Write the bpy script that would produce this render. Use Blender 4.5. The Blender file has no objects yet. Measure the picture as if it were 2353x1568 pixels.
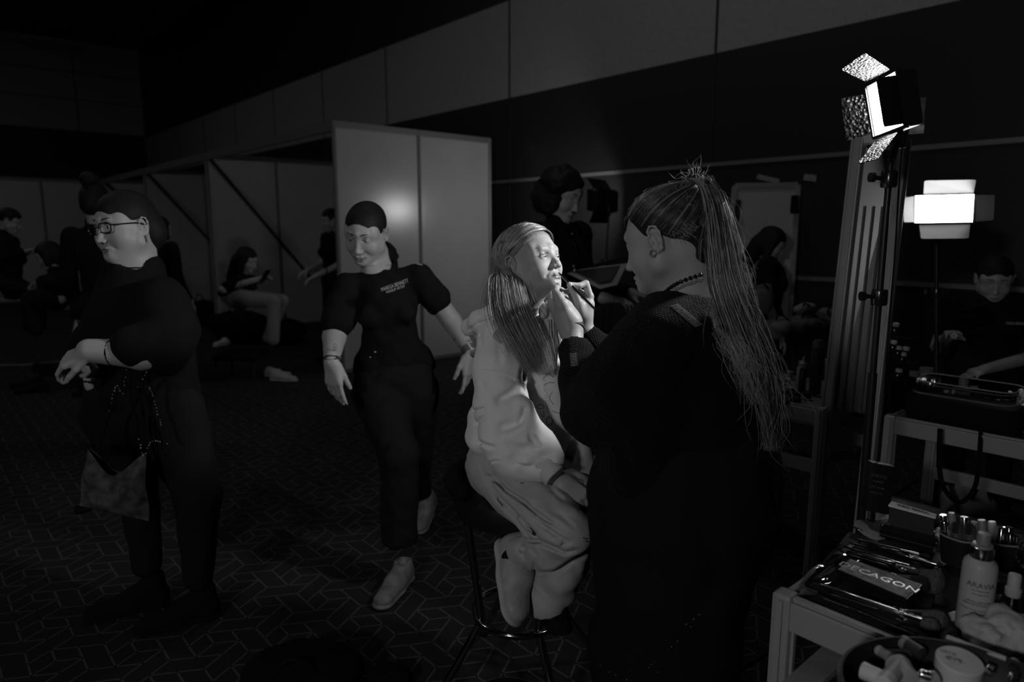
import bpy, bmesh, math, random
import numpy as np
from mathutils import Vector, Matrix
random.seed(7); rng = np.random.default_rng(7)
SC = bpy.context.scene
COL = SC.collection
# ------------------------------------------------------------------ camera model
FPX = 1569.0; PITCH = math.radians(9.2); CH = 1.45
cP, sP = math.cos(PITCH), math.sin(PITCH)
def ray(u, v):
    x = (u-1176.5)/FPX; y = (784-v)/FPX
    return np.array([x, cP+y*sP, -sP+y*cP])
def P(u, v, d):                       # point seen at a pixel at optical depth d
    return np.array([0, 0, CH])+ray(u, v)*d
def G(u, v, z=0.0):                   # point on the horizontal plane z
    r = ray(u, v); return np.array([0, 0, CH])+r*((z-CH)/r[2])
def V3(*a): return np.array(a, float)
def nrm(a): a = np.asarray(a, float); return a/np.linalg.norm(a)
ANG = math.radians(41.5)
AX = V3(-math.sin(ANG), math.cos(ANG), 0)      # along the long wall, away from the camera
BX = V3(math.cos(ANG), math.sin(ANG), 0)       # towards the long wall
ZX = V3(0, 0, 1)
def AB(a, b, z=0): return AX*a+BX*b+ZX*z
# ------------------------------------------------------------------ materials
def mat(name, c, rough=0.6, metal=0.0, spec=0.4, bump=None, var=0.0, vscale=8, sheen=0, emit=0, alpha=None, trans=0, sss=0, coat=0):
    m = bpy.data.materials.new(name); m.use_nodes = True
    nt = m.node_tree; b = nt.nodes['Principled BSDF']
    b.inputs['Base Color'].default_value = (c, c, c, 1)
    b.inputs['Roughness'].default_value = rough; b.inputs['Metallic'].default_value = metal
    b.inputs['Specular IOR Level'].default_value = spec
    b.inputs['Sheen Weight'].default_value = sheen
    b.inputs['Coat Weight'].default_value = coat
    if trans: b.inputs['Transmission Weight'].default_value = trans; b.inputs['IOR'].default_value = 1.25
    if sss:
        b.inputs['Subsurface Weight'].default_value = sss; b.inputs['Subsurface Radius'].default_value = (.012, .012, .012)
        b.inputs['Subsurface Scale'].default_value = 1.0
    if alpha is not None: b.inputs['Alpha'].default_value = alpha
    if emit:
        b.inputs['Emission Color'].default_value = (1, 1, 1, 1); b.inputs['Emission Strength'].default_value = emit
    tc = nt.nodes.new('ShaderNodeTexCoord')
    if var:
        n = nt.nodes.new('ShaderNodeTexNoise'); n.inputs['Scale'].default_value = vscale; n.inputs['Detail'].default_value = 5
        nt.links.new(tc.outputs['Object'], n.inputs['Vector'])
        r = nt.nodes.new('ShaderNodeValToRGB')
        lo, hi = max(0, c*(1-var)), min(1, c*(1+var))
        r.color_ramp.elements[0].color = (lo, lo, lo, 1); r.color_ramp.elements[1].color = (hi, hi, hi, 1)
        r.color_ramp.elements[0].position = .3; r.color_ramp.elements[1].position = .7
        nt.links.new(n.outputs['Fac'], r.inputs['Fac']); nt.links.new(r.outputs['Color'], b.inputs['Base Color'])
    if bump:
        kind, sc, st = bump
        if kind == 'noise': t = nt.nodes.new('ShaderNodeTexNoise'); t.inputs['Scale'].default_value = sc; t.inputs['Detail'].default_value = 6; out = t.outputs['Fac']
        elif kind == 'voronoi': t = nt.nodes.new('ShaderNodeTexVoronoi'); t.inputs['Scale'].default_value = sc; out = t.outputs['Distance']
        else:
            t = nt.nodes.new('ShaderNodeTexWave'); t.inputs['Scale'].default_value = sc; t.inputs['Distortion'].default_value = 1.2; t.bands_direction = 'Z'; out = t.outputs['Fac']
        nt.links.new(tc.outputs['Object'], t.inputs['Vector'])
        bp = nt.nodes.new('ShaderNodeBump'); bp.inputs['Strength'].default_value = st; bp.inputs['Distance'].default_value = 0.004
        nt.links.new(out, bp.inputs['Height']); nt.links.new(bp.outputs['Normal'], b.inputs['Normal'])
    return m
# ------------------------------------------------------------------ mesh builder
def frame_to(d):
    d = nrm(d); a = V3(0, 0, 1) if abs(d[2]) < .9 else V3(1, 0, 0)
    x = nrm(np.cross(a, d)); y = np.cross(d, x)
    return x, y, d
class MB:
    def __init__(s): s.v = []; s.f = []; s.mi = []; s.n = 0; s.cur = 0
    def add(s, vs, fs):
        s.v.append(np.asarray(vs, float).reshape(-1, 3)); s.f += [tuple(i+s.n for i in f) for f in fs]
        s.mi += [s.cur]*len(fs); s.n += len(s.v[-1]); return s
    def box(s, c, size, ax=None, bev=0.0):
        ax = ax or (V3(1, 0, 0), V3(0, 1, 0), V3(0, 0, 1)); c = np.asarray(c, float)
        hx, hy, hz = [q/2 for q in size]
        b = min(bev, hx*.9, hy*.9, hz*.9)
        if b <= 0:
            vs = [c+ax[0]*hx*i+ax[1]*hy*j+ax[2]*hz*k for i in (-1, 1) for j in (-1, 1) for k in (-1, 1)]
            return s.add(vs, [(0, 1, 3, 2), (4, 6, 7, 5), (0, 4, 5, 1), (2, 3, 7, 6), (0, 2, 6, 4), (1, 5, 7, 3)])
        bm = bmesh.new(); bmesh.ops.create_cube(bm, size=1)
        for w in bm.verts: w.co = Vector((w.co.x*2*hx, w.co.y*2*hy, w.co.z*2*hz))
        bmesh.ops.bevel(bm, geom=bm.edges[:], offset=b, segments=2, profile=.6, affect='EDGES')
        bm.verts.ensure_lookup_table()
        vs = [c+ax[0]*w.co.x+ax[1]*w.co.y+ax[2]*w.co.z for w in bm.verts]
        fs = [tuple(w.index for w in f.verts) for f in bm.faces]; bm.free(); return s.add(vs, fs)
    def boxe(s, p, q, w, h, up=ZX, bev=0.0):         # box along p->q
        p = np.asarray(p, float); q = np.asarray(q, float); d = nrm(q-p); x = nrm(np.cross(d, up)); y = np.cross(x, d)
        return s.box((p+q)/2, (np.linalg.norm(q-p), w, h), (d, x, y), bev)
    def tube(s, pts, r, n=10, cap=True):
        pts = [np.asarray(p, float) for p in pts]; m = len(pts); rs = r if hasattr(r, '__len__') else [r]*m
        vs = []; x = None
        for i, p in enumerate(pts):
            d = nrm(pts[min(i+1, m-1)]-pts[max(i-1, 0)])
            if x is None: x = frame_to(d)[0]
            else:
                x = x-d*np.dot(x, d); x = nrm(x)
            y = np.cross(d, x)
            for k in range(n):
                a = 2*math.pi*k/n; vs.append(p+(x*math.cos(a)+y*math.sin(a))*rs[i])
        fs = [(i*n+k, i*n+(k+1) % n, (i+1)*n+(k+1) % n, (i+1)*n+k) for i in range(m-1) for k in range(n)]
        if cap: fs += [tuple(reversed(range(n))), tuple(range((m-1)*n, m*n))]
        return s.add(vs, fs)
    def lathe(s, prof, base=(0, 0, 0), axis=ZX, n=28, sx=1, sy=1, X=None, ring=False):
        if ring: prof = list(prof)+[prof[0]]
        base = np.asarray(base, float); x, y, d = frame_to(axis)
        if X is not None: x = nrm(X); y = np.cross(d, x)
        vs = []
        for r, h in prof:
            for k in range(n):
                a = 2*math.pi*k/n; vs.append(base+d*h+(x*math.cos(a)*sx+y*math.sin(a)*sy)*r)
        m = len(prof)
        fs = [(i*n+k, i*n+(k+1) % n, (i+1)*n+(k+1) % n, (i+1)*n+k) for i in range(m-1) for k in range(n)]
        if prof[0][0] > 1e-5 and not ring: fs.append(tuple(reversed(range(n))))
        if prof[-1][0] > 1e-5 and not ring: fs.append(tuple(range((m-1)*n, m*n)))
        return s.add(vs, fs)
    def sphere(s, c, r, n=14, m=8, R=None, rad=(1, 1, 1)):
        R = np.eye(3) if R is None else R; vs = []; c = np.asarray(c, float)
        for i in range(m+1):
            t = math.pi*i/m
            for k in range(n):
                a = 2*math.pi*k/n
                q = V3(math.sin(t)*math.cos(a)*rad[0], math.sin(t)*math.sin(a)*rad[1], math.cos(t)*rad[2])*r
                vs.append(c+R@q)
        fs = [(i*n+k, (i+1)*n+k, (i+1)*n+(k+1) % n, i*n+(k+1) % n) for i in range(m) for k in range(n)]
        return s.add(vs, fs)
    def slab(s, quad, th, nrmdir=None):                 # quad of 4 world points with thickness
        q = [np.asarray(p, float) for p in quad]; n = nrm(np.cross(q[1]-q[0], q[3]-q[0])) if nrmdir is None else nrm(nrmdir)
        vs = [p+n*th/2 for p in q]+[p-n*th/2 for p in q]
        return s.add(vs, [(0, 1, 2, 3), (7, 6, 5, 4), (0, 4, 5, 1), (1, 5, 6, 2), (2, 6, 7, 3), (3, 7, 4, 0)])
    def prism(s, pts, h):                              # closed outline (world), extruded by vector h
        pts = [np.asarray(p, float) for p in pts]; n = len(pts); h = np.asarray(h, float)
        vs = pts+[p+h for p in pts]
        fs = [tuple(reversed(range(n))), tuple(range(n, 2*n))]+[(i, (i+1) % n, n+(i+1) % n, n+i) for i in range(n)]
        return s.add(vs, fs)
    def obj(s, name, mats, parent=None, smooth=True, fix=True):
        return mkobj(name, np.concatenate(s.v), s.f, mats, parent, smooth, s.mi, fix)
CREATED = []
def rootloc(o):
    L = np.zeros(3)
    while o is not None: L = L+np.array(o.location); o = o.parent
    return L
def mkobj(name, vs, fs, mats, parent=None, smooth=True, mi=None, fix=False, angle=40):
    me = bpy.data.meshes.new(name)
    L = rootloc(parent)
    vs = np.asarray(vs, float)-L
    if isinstance(fs, np.ndarray):
        nf = len(fs); me.vertices.add(len(vs)); me.vertices.foreach_set('co', vs.astype('f').ravel())
        k = fs.shape[1]; me.loops.add(nf*k); me.loops.foreach_set('vertex_index', fs.astype('i').ravel())
        me.polygons.add(nf); me.polygons.foreach_set('loop_start', np.arange(0, nf*k, k, dtype='i')); me.update(calc_edges=True)
    else:
        me.from_pydata([tuple(v) for v in vs], [], fs)
    if not isinstance(mats, (list, tuple)): mats = [mats]
    for m in mats: me.materials.append(m)
    if mi is not None and len(mats) > 1: me.polygons.foreach_set('material_index', np.asarray(mi, 'i'))
    if fix:
        bm = bmesh.new(); bm.from_mesh(me); bmesh.ops.recalc_face_normals(bm, faces=bm.faces[:]); bm.to_mesh(me); bm.free()
    if smooth:
        me.polygons.foreach_set('use_smooth', np.ones(len(me.polygons), bool))
        if smooth is True and not isinstance(fs, np.ndarray): me.set_sharp_from_angle(angle=math.radians(angle))
    me.update()
    o = bpy.data.objects.new(name, me); COL.objects.link(o)
    if parent is not None: o.parent = parent
    CREATED.append(o)
    return o
def tag(o, label=None, cat=None, group=None, kind=None):
    if label: o['label'] = label
    if cat: o['category'] = cat
    if group: o['group'] = group
    if kind: o['kind'] = kind
    return o
def thing(name, label, cat, loc=(0, 0, 0), group=None):
    o = bpy.data.objects.new(name, None); COL.objects.link(o); o.location = tuple(float(q) for q in loc); o.empty_display_size = .1
    return tag(o, label, cat, group)
def struct(o): o['kind'] = 'structure'; return o
def copy_tree(o, parent=None):
    c = o.copy(); COL.objects.link(c); c.parent = parent
    for ch in list(o.children): copy_tree(ch, c)
    return c
def text_mesh(txt, size, origin, xdir, ydir, m, parent, name='lettering', depth=.0006, align='CENTER', condense=1.0):
    cu = bpy.data.curves.new('t', 'FONT'); cu.body = txt; cu.size = size; cu.align_x = align; cu.align_y = 'CENTER'; cu.extrude = depth; cu.resolution_u = 2
    to = bpy.data.objects.new('t', cu); COL.objects.link(to); dg = bpy.context.evaluated_depsgraph_get(); dg.update()
    me = bpy.data.meshes.new_from_object(to.evaluated_get(dg)); bpy.data.objects.remove(to); bpy.data.curves.remove(cu)
    n = len(me.vertices); co = np.zeros(n*3, 'f'); me.vertices.foreach_get('co', co); co = co.reshape(-1, 3).astype(float)
    x = nrm(xdir); y = nrm(np.asarray(ydir, float)-x*np.dot(x, ydir)); z = np.cross(x, y)
    w = np.asarray(origin, float)+np.outer(co[:, 0]*condense, x)+np.outer(co[:, 1], y)+np.outer(co[:, 2], z)
    w -= rootloc(parent); me.vertices.foreach_set('co', w.astype('f').ravel()); me.materials.clear(); me.materials.append(m); me.update()
    me.name = name; o = bpy.data.objects.new(name, me); COL.objects.link(o); o.parent = parent; CREATED.append(o); return o
# ------------------------------------------------------------------ implicit surfaces
def smin(a, b, k):
    if k <= 0: return np.minimum(a, b)
    h = np.clip(.5+.5*(b-a)/k, 0, 1); return b*(1-h)+a*h-k*h*(1-h)
def surfnets(Vv, xs, ys, zs, keep=None):
    ins = Vv < 0
    nx, ny, nz = Vv.shape
    sl = [(i, j, k) for i in (0, 1) for j in (0, 1) for k in (0, 1)]
    cs = [ins[i:nx-1+i, j:ny-1+j, k:nz-1+k] for i, j, k in sl]
    anyi = np.logical_or.reduce(cs); alli = np.logical_and.reduce(cs); mask = anyi & ~alli
    if keep is not None: mask &= keep
    I, J, K = np.nonzero(mask)
    if len(I) == 0: return np.zeros((0, 3)), np.zeros((0, 4), int)
    idx = -np.ones(mask.shape, int); idx[I, J, K] = np.arange(len(I))
    cv = np.stack([Vv[I+i, J+j, K+k] for i, j, k in sl], 1)
    ed = [(a, b) for a in range(8) for b in range(a+1, 8) if sum(x != y for x, y in zip(sl[a], sl[b])) == 1]
    acc = np.zeros((len(I), 3)); cnt = np.zeros(len(I)); off = np.array(sl, float)
    for a, b in ed:
        m = (cv[:, a] < 0) != (cv[:, b] < 0)
        t = np.where(m, cv[:, a]/np.where(m, cv[:, a]-cv[:, b], 1), 0)
        acc += np.where(m[:, None], off[a]+(off[b]-off[a])*t[:, None], 0); cnt += m
    q = acc/cnt[:, None]
    h = xs[1]-xs[0]
    vs = np.stack([xs[0]+(I+q[:, 0])*h, ys[0]+(J+q[:, 1])*h, zs[0]+(K+q[:, 2])*h], 1)
    F = []
    for ax in range(3):
        a, b = [s_ for s_ in range(3) if s_ != ax]
        s0 = [slice(1, n-1) for n in Vv.shape]; s0[ax] = slice(0, Vv.shape[ax]-1)
        s1 = list(s0); s1[ax] = slice(1, Vv.shape[ax])
        e0 = ins[tuple(s0)]; e1 = ins[tuple(s1)]; ii = np.nonzero(e0 != e1)
        g = [ii[0]+s0[0].start, ii[1]+s0[1].start, ii[2]+s0[2].start]; sgn = e0[ii]
        def cell(da, db):
            c = [g[0].copy(), g[1].copy(), g[2].copy()]; c[a] = c[a]-1+da; c[b] = c[b]-1+db
            return idx[c[0], c[1], c[2]]
        qd = np.stack([cell(0, 0), cell(1, 0), cell(1, 1), cell(0, 1)], 1)
        flip = sgn if ax != 1 else ~sgn
        qd = np.where(flip[:, None], qd, qd[:, ::-1]); ok = (qd >= 0).all(1); F.append(qd[ok])
    return vs, np.concatenate(F)
class SDF:
    def __init__(s): s.ops = []
    def cap(s, a, b, ra, rb=None, k=.02, m='+', flat=None):
        # flat=(direction, factor): squash the cross-section along a direction
        a = np.asarray(a, float); b = np.asarray(b, float); rb = ra if rb is None else rb; R = max(ra, rb)*(1.6 if flat else 1)
        s.ops.append(('c', m, k, np.minimum(a, b)-R, np.maximum(a, b)+R, (a, b, ra, rb, flat))); return s
    def chain(s, pts, rs, k=.015, m='+', flat=None):
        if not hasattr(rs, '__len__'): rs = [rs]*len(pts)
        for i in range(len(pts)-1): s.cap(pts[i], pts[i+1], rs[i], rs[i+1], k, m, flat)
        return s
    def ell(s, c, r, R=None, k=.02, m='+'):
        c = np.asarray(c, float); r = np.asarray(r, float)*np.ones(3); R = np.eye(3) if R is None else R
        e = np.sqrt(((R*r[None, :])**2).sum(1)); s.ops.append(('e', m, k, c-e, c+e, (c, r, R))); return s
    def half(s, p, n, k=.01):     # remove everything on the side n points to
        s.ops.append(('h', '-', k, None, None, (np.asarray(p, float), nrm(n)))); return s
    def ops_from(s, o): s.ops += o.ops; return s
    def _f(s, op, X, Y, Z):
        t = op[5]
        if op[0] == 'c':
            a, b, ra, rb, flat = t; ab = b-a; L = max(ab@ab, 1e-9)
            px, py, pz = X-a[0], Y-a[1], Z-a[2]
            h = np.clip((px*ab[0]+py*ab[1]+pz*ab[2])/L, 0, 1)
            qx, qy, qz = px-h*ab[0], py-h*ab[1], pz-h*ab[2]
            if flat:
                d, fc = flat; w = (qx*d[0]+qy*d[1]+qz*d[2])*(fc-1)
                qx, qy, qz = qx+d[0]*w, qy+d[1]*w, qz+d[2]*w
            return np.sqrt(qx*qx+qy*qy+qz*qz)-(ra+(rb-ra)*h)
        if op[0] == 'e':
            c, r, R = t; px, py, pz = X-c[0], Y-c[1], Z-c[2]
            l = [(px*R[0, i]+py*R[1, i]+pz*R[2, i])/r[i] for i in range(3)]
            k0 = np.sqrt(l[0]**2+l[1]**2+l[2]**2); k1 = np.sqrt((l[0]/r[0])**2+(l[1]/r[1])**2+(l[2]/r[2])**2)
            return k0*(k0-1)/np.maximum(k1, 1e-6)
        p, n = t; return -((X-p[0])*n[0]+(Y-p[1])*n[1]+(Z-p[2])*n[2])
    def bounds(s):
        lo = np.min([o[3] for o in s.ops if o[1] == '+'], 0); hi = np.max([o[4] for o in s.ops if o[1] == '+'], 0); return lo, hi
    def field(s, xs, ys, zs, disp=None):
        Vv = np.full((len(xs), len(ys), len(zs)), .3, 'f'); h = xs[1]-xs[0]
        for op in s.ops:
            if op[3] is None: sx = sy = sz = slice(None)
            else:
                mg = op[2]+3.5*h
                i0 = [max(0, int(np.searchsorted(g, l-mg))) for g, l in zip((xs, ys, zs), op[3])]
                i1 = [int(np.searchsorted(g, l+mg)) for g, l in zip((xs, ys, zs), op[4])]
                if any(b_-a_ < 1 for a_, b_ in zip(i0, i1)): continue
                sx, sy, sz = [slice(a_, b_) for a_, b_ in zip(i0, i1)]
            X = xs[sx, None, None]; Y = ys[None, sy, None]; Z = zs[None, None, sz]
            d = s._f(op, X, Y, Z); cur = Vv[sx, sy, sz]
            Vv[sx, sy, sz] = smin(cur, d, op[2]) if op[1] == '+' else -smin(-cur, d, op[2])
        if disp is not None:
            m = np.abs(Vv) < .045; I, J, K = np.nonzero(m); Vv[I, J, K] += disp(xs[I], ys[J], zs[K]).astype('f')
        return Vv
    def tri(s, res, boxes=(), disp=None, bb=None):
        lo, hi = s.bounds() if bb is None else bb; out = []
        def run(lo, hi, res, holes):
            g = [np.arange(l-2.5*res, h_+3*res, res) for l, h_ in zip(lo, hi)]
            Vv = s.field(*g, disp=disp); keep = None
            if holes:
                c = [(q[:-1]+q[1:])/2 for q in g]; keep = np.ones([len(q) for q in c], bool)
                for bl, bh, br in holes:
                    a_ = [(q > l+br) & (q < h_-br) for q, l, h_ in zip(c, bl, bh)]
                    keep &= ~(a_[0][:, None, None] & a_[1][None, :, None] & a_[2][None, None, :])
            v, f = surfnets(Vv, *g, keep=keep)
            return v, f
        v, f = run(lo, hi, res, [(b[0], b[1], res*.6) for b in boxes]); out.append((v, f))
        for b in boxes:
            g = [np.arange(l, h_+b[2]*.5, b[2]) for l, h_ in zip(b[0], b[1])]
            out.append(surfnets(s.field(*g, disp=disp), *g))
        vs = []; fs = []; n = 0
        for v, f in out:
            if len(v): vs.append(v); fs.append(f+n); n += len(v)
        return np.concatenate(vs), np.concatenate(fs)
    def obj(s, name, mats, parent=None, res=.01, boxes=(), disp=None, mi=None, bb=None, relax=1):
        v, f = s.tri(res, boxes, disp, bb)
        for _ in range(relax):
            acc = np.zeros_like(v); cnt = np.zeros(len(v))
            for i in range(4):
                a_, b_ = f[:, i], f[:, (i+1) % 4]
                for c in range(3): acc[:, c] += np.bincount(a_, v[b_, c], len(v))
                cnt += np.bincount(a_, minlength=len(v))
            ok = cnt > 0; v[ok] = .5*v[ok]+.5*acc[ok]/cnt[ok, None]
        m = mi(v[f].mean(1)) if mi else None
        return mkobj(name, v, f, mats, parent, smooth='all', mi=m)
def crease(lines):
    """pressed folds of cloth: each line is ([(u, v), ...], depth of the valley in m, half width in m), laid where the cloth is seen to fold"""
    prep = []
    for pts, A, w in lines: prep.append(([np.array(p, float) for p in pts], A, w*FPX/1.85))
    def f(x, y, z):
        yy, zz = y, z-CH; d = yy*cP-zz*sP; u = 1176.5+FPX*x/d; v = 784-FPX*(yy*sP+zz*cP)/d; out = 0
        for pts, A, w in prep:
            best = np.full(len(u), 1e9); sg = np.zeros(len(u)); wn = np.zeros(len(u)); L = [np.linalg.norm(b-a) for a, b in zip(pts, pts[1:])]; tot = sum(L); acc = 0
            for (a, b), l in zip(zip(pts, pts[1:]), L):
                t = b-a; h = ((u-a[0])*t[0]+(v-a[1])*t[1])/(l*l); hc_ = np.clip(h, 0, 1); qx, qy = u-a[0]-hc_*t[0], v-a[1]-hc_*t[1]; dd = np.hypot(qx, qy); m = dd < best
                best = np.where(m, dd, best); sg = np.where(m, np.sign(t[0]*qy-t[1]*qx), sg); wn = np.where(m, (acc+hc_*l)/tot, wn); acc += l
            e = np.clip(np.minimum(wn, 1-wn)*5, 0, 1); e = e*e*(3-2*e)
            s_ = best*sg; out = out+A*e*(np.exp(-(best/w)**2)-.55*np.exp(-((s_+1.7*w)/(1.3*w))**2)-.35*np.exp(-((s_-1.7*w)/(1.3*w))**2))
        return out
    return f
def folds(amp, freq, seed=0, direction=None, ridge=True):
    r = np.random.default_rng(seed); W = [nrm(r.normal(size=3)) for _ in range(6)]; ph = r.uniform(0, 6, 6)
    def f(x, y, z):
        s_ = 0
        wx = .35*np.sin(freq*.45*(W[4][0]*x+W[4][1]*y+W[4][2]*z)+ph[4])+.25*np.sin(freq*.8*(W[5][0]*x+W[5][1]*y+W[5][2]*z)+ph[5])
        for i in range(4):
            w = W[i] if direction is None else nrm(np.asarray(direction)*3+W[i]*.7)
            q = freq*(.6+.35*i)*(w[0]*x+w[1]*y+w[2]*z)+ph[i]+wx*3
            s_ = s_+((1-np.abs(np.sin(q*.5))*2)*.8 if ridge else np.sin(q))/(1+.5*i)
        return amp*s_
    return f
# ------------------------------------------------------------------ people
M_SKIN = mat('skin', .36, .5, spec=.35, bump=('noise', 220, .08), sss=.12)
M_LIP = mat('lips', .2, .35, spec=.5)
M_BROW = mat('eyebrow_hair', .035, .8)
M_EYEW = mat('eye_white', .55, .15, spec=.6)
M_IRIS = mat('iris', .10, .1, spec=.7)
M_PUPIL = mat('pupil', .005, .05, spec=.8)
M_HAIRD = mat('dark_hair', .010, .62, spec=.2, bump=('noise', 90, .4))
M_HAIRL = mat('fair_hair', .34, .34, metal=.2, spec=.6, var=.35, vscale=260)
M_HL = [mat('fair_hair_a', .12, .4, spec=.6), mat('fair_hair_b', .28, .34, spec=.6, metal=.2), mat('fair_hair_c', .55, .32, spec=.7, metal=.2)]
M_HB = [mat('brown_hair_a', .015, .35, spec=.8), mat('brown_hair_b', .05, .30, spec=1.0), mat('brown_hair_highlight', .42, .30, spec=1.0)]  # the lightest strands paint in the lamp's highlight on the hair
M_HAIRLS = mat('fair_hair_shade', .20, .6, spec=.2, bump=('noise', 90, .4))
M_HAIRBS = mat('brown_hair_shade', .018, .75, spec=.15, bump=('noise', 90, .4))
M_HAIRB = mat('brown_hair', .06, .26, metal=.0, spec=1.0, coat=1.0)
M_BLACK = mat('black_cloth', .008, .9, spec=.12, bump=('noise', 260, .3))
M_BLACK2 = mat('black_trouser_cloth', .010, .85, spec=.15, bump=('noise', 300, .3))
M_NAIL = mat('nail_polish', .02, .15, spec=.7)
def faceframe(f, roll=0):
    y = nrm(f); x = nrm(np.cross(y, ZX)); z = np.cross(x, y)
    if roll:
        c, s_ = math.cos(roll), math.sin(roll); x, z = x*c+z*s_, z*c-x*s_
    return np.stack([x, y, z], 1)       # columns: subject's right, forward, up
def head_sdf(S, c, R, s=1.0, child=False, open_mouth=0, smile=0, ears=True, nose=1.0, lids=.0045, fat=0.0):
    zc = lambda z: z if (not child or z > .0105) else .0105+(z-.0105)*.84
    L = lambda x, y, z: c+R@(V3(x, y, zc(z))*s)
    nz = .006 if child else 0
    def e(x, y, z, rx, ry, rz, k=.02, m='+', rot=None): S.ell(L(x, y, z), V3(rx, ry, rz)*s, R if rot is None else R@rot, k*s, m)
    e(0, -.010, .038, .076, .100, .083)
    e(0, .034, -.018, .060+fat, .060, .084, .03)
    jw = .050+fat-(0.004 if child else 0)
    for q in (-1, 1):
        S.cap(L(q*jw, .012, -.052), L(q*.012, .074, -.088), .019*s, .015*s, .03*s)
        S.cap(L(q*jw, .008, -.05), L(q*.062, -.005, -.01), .017*s, .016*s, .025*s)
        e(q*.040, .056, -.030, .025+fat*.6, .027, .027+fat*.5, .022)
        e(q*.052, .052, .028, .014, .02, .022, .02)
    e(0, .083, -.088, .0155, .0125, .014, .014)
    S.cap(L(-.034, .080, .033), L(.034, .080, .033), .0095*s, None, .014*s)
    S.cap(L(0, .084, .028), L(0, .088, .036), .010*s, None, .012*s)
    for q in (-1, 1):
        e(q*.032, .099, .013, .0155, .0125, .0110, .010, '-')
        ez = .0105
        e(q*.0315, .0765, ez, .0150, .0142, .0138, .003)                       # lids
        e(q*.0318, .0915, ez-.001, .0125, .0105, lids, .0018, '-')             # opening
        if True:
            S.cap(L(q*.020, .089, ez+.0075), L(q*.043, .080, ez+.0070), .0016*s, .0012*s, .003*s, '-')
    S.cap(L(0, .0865, .020), L(0, .106-.007*(1-nose), -.028+nz), .0072*s, .0088*s, .009*s)
    e(0, .1085-.006*(1-nose), -.0325+nz, .0115*(.4+.6*nose), .0110*nose, .0095, .008)
    for q in (-1, 1):
        e(q*.0115, .0985, -.0365+nz, .0075, .0100, .0070, .005)
        e(q*.0062, .1075-.004*(1-nose), -.0425+nz, .0036, .0055, .0045, .0025, '-')
        S.cap(L(q*(.018+.004*smile), .092, -.040), L(q*(.032+.008*smile), .082, -.062), .0022*s, .0022*s, .010*s, '-')
    S.cap(L(0, .0955, -.047), L(0, .0965, -.055), .0026*s, None, .004*s, '-')
    e(0, .070, -.066, .028, .026, .018, .014)                                  # muzzle
    w = .0225+.006*smile; up = .004*smile; bk = .004*smile
    for q in (-1, 1):
        S.chain([L(q*w, .0845-bk, -.0655+up), L(q*.009, .0965, -.0612), L(0, .0965, -.0628)], [.0022*s, .0046*s, .0044*s], .0035*s)
        S.chain([L(q*w*.9, .0845-bk, -.0675+up), L(q*.008, .0945, -.0738), L(0, .0950, -.0742)], [.0022*s, .0056*s, .0058*s], .0035*s)
        S.chain([L(q*(w+.001), .0885-bk, -.0663+up), L(q*.008, .1005, -.0676), L(0, .101, -.0680)], [.0010*s, .0012*s, .0012*s], .002*s, '-')
    if open_mouth: e(0, .098, -.0685, .013, .016, .0035+.006*open_mouth, .002, '-')
    e(0, .100, -.0815, .012, .0040, .0035, .006, '-')
    if ears:
        for q in (-1, 1):
            a = math.radians(-14); rt = np.array([[1, 0, 0], [0, math.cos(a), -math.sin(a)], [0, math.sin(a), math.cos(a)]])
            cc = L(q*.077, -.006, .0)
            RR = R@rt
            E = lambda x, y, z: cc+RR@(V3(q*x, y, z)*s)
            S.ell(E(.003, .0, .002), V3(.0045, .0165, .0285)*s, RR, .006*s)
            S.ell(E(.007, .003, .001), V3(.0055, .0105, .0195)*s, RR, .004*s, '-')
            rim = [E(.006, .010, .010), E(.009, .008, .024), E(.012, -.003, .031), E(.013, -.015, .024), E(.012, -.018, .008), E(.009, -.013, -.010), E(.006, -.004, -.024), E(.004, .006, -.026)]
            S.chain(rim, [.0026*s, .0028*s, .003*s, .0032*s, .003*s, .0030*s, .0045*s, .0042*s], .003*s)
            S.chain([E(.007, .002, .017), E(.008, -.008, .006), E(.007, -.004, -.010)], .0022*s, .003*s)
            S.ell(E(.006, .012, -.004), V3(.003, .0038, .006)*s, RR, .003*s)
            S.ell(E(.004, .003, -.003), V3(.006, .004, .007)*s, RR, .003*s, '-')
    return L
def face_mi(c, R, s, smile=0, brow=True, child=False):
    def f(p):
        q = (p-c)@R/s
        if child: q[:, 2] = np.where(q[:, 2] < .0105, .0105+(q[:, 2]-.0105)/.84, q[:, 2])
        mi = np.zeros(len(p), 'i')
        w = .0225+.006*smile
        lz = -.0675+.004*smile*(np.abs(q[:, 0])/w)**2
        th = .0098*np.sqrt(np.clip(1-(q[:, 0]/w)**2, 0, 1))*np.where(q[:, 2] > lz, .85, 1.0)
        mi[(np.abs(q[:, 0]) < w) & (np.abs(q[:, 2]-lz) < th) & (q[:, 1] > .07) & (q[:, 1] < .115)] = 1
        if brow:
            ax_ = np.abs(q[:, 0]); bz = .034+.004*np.sin(np.clip((ax_-.014)/.034, 0, 1)*2.2)
            bt = .0030*np.clip(1.25-(ax_-.014)/.034, .25, 1)
            mi[(ax_ > .014) & (ax_ < .049) & (np.abs(q[:, 2]-bz) < bt) & (q[:, 1] > .05) & (q[:, 1] < .12)] = 2
        return mi
    return f
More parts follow.
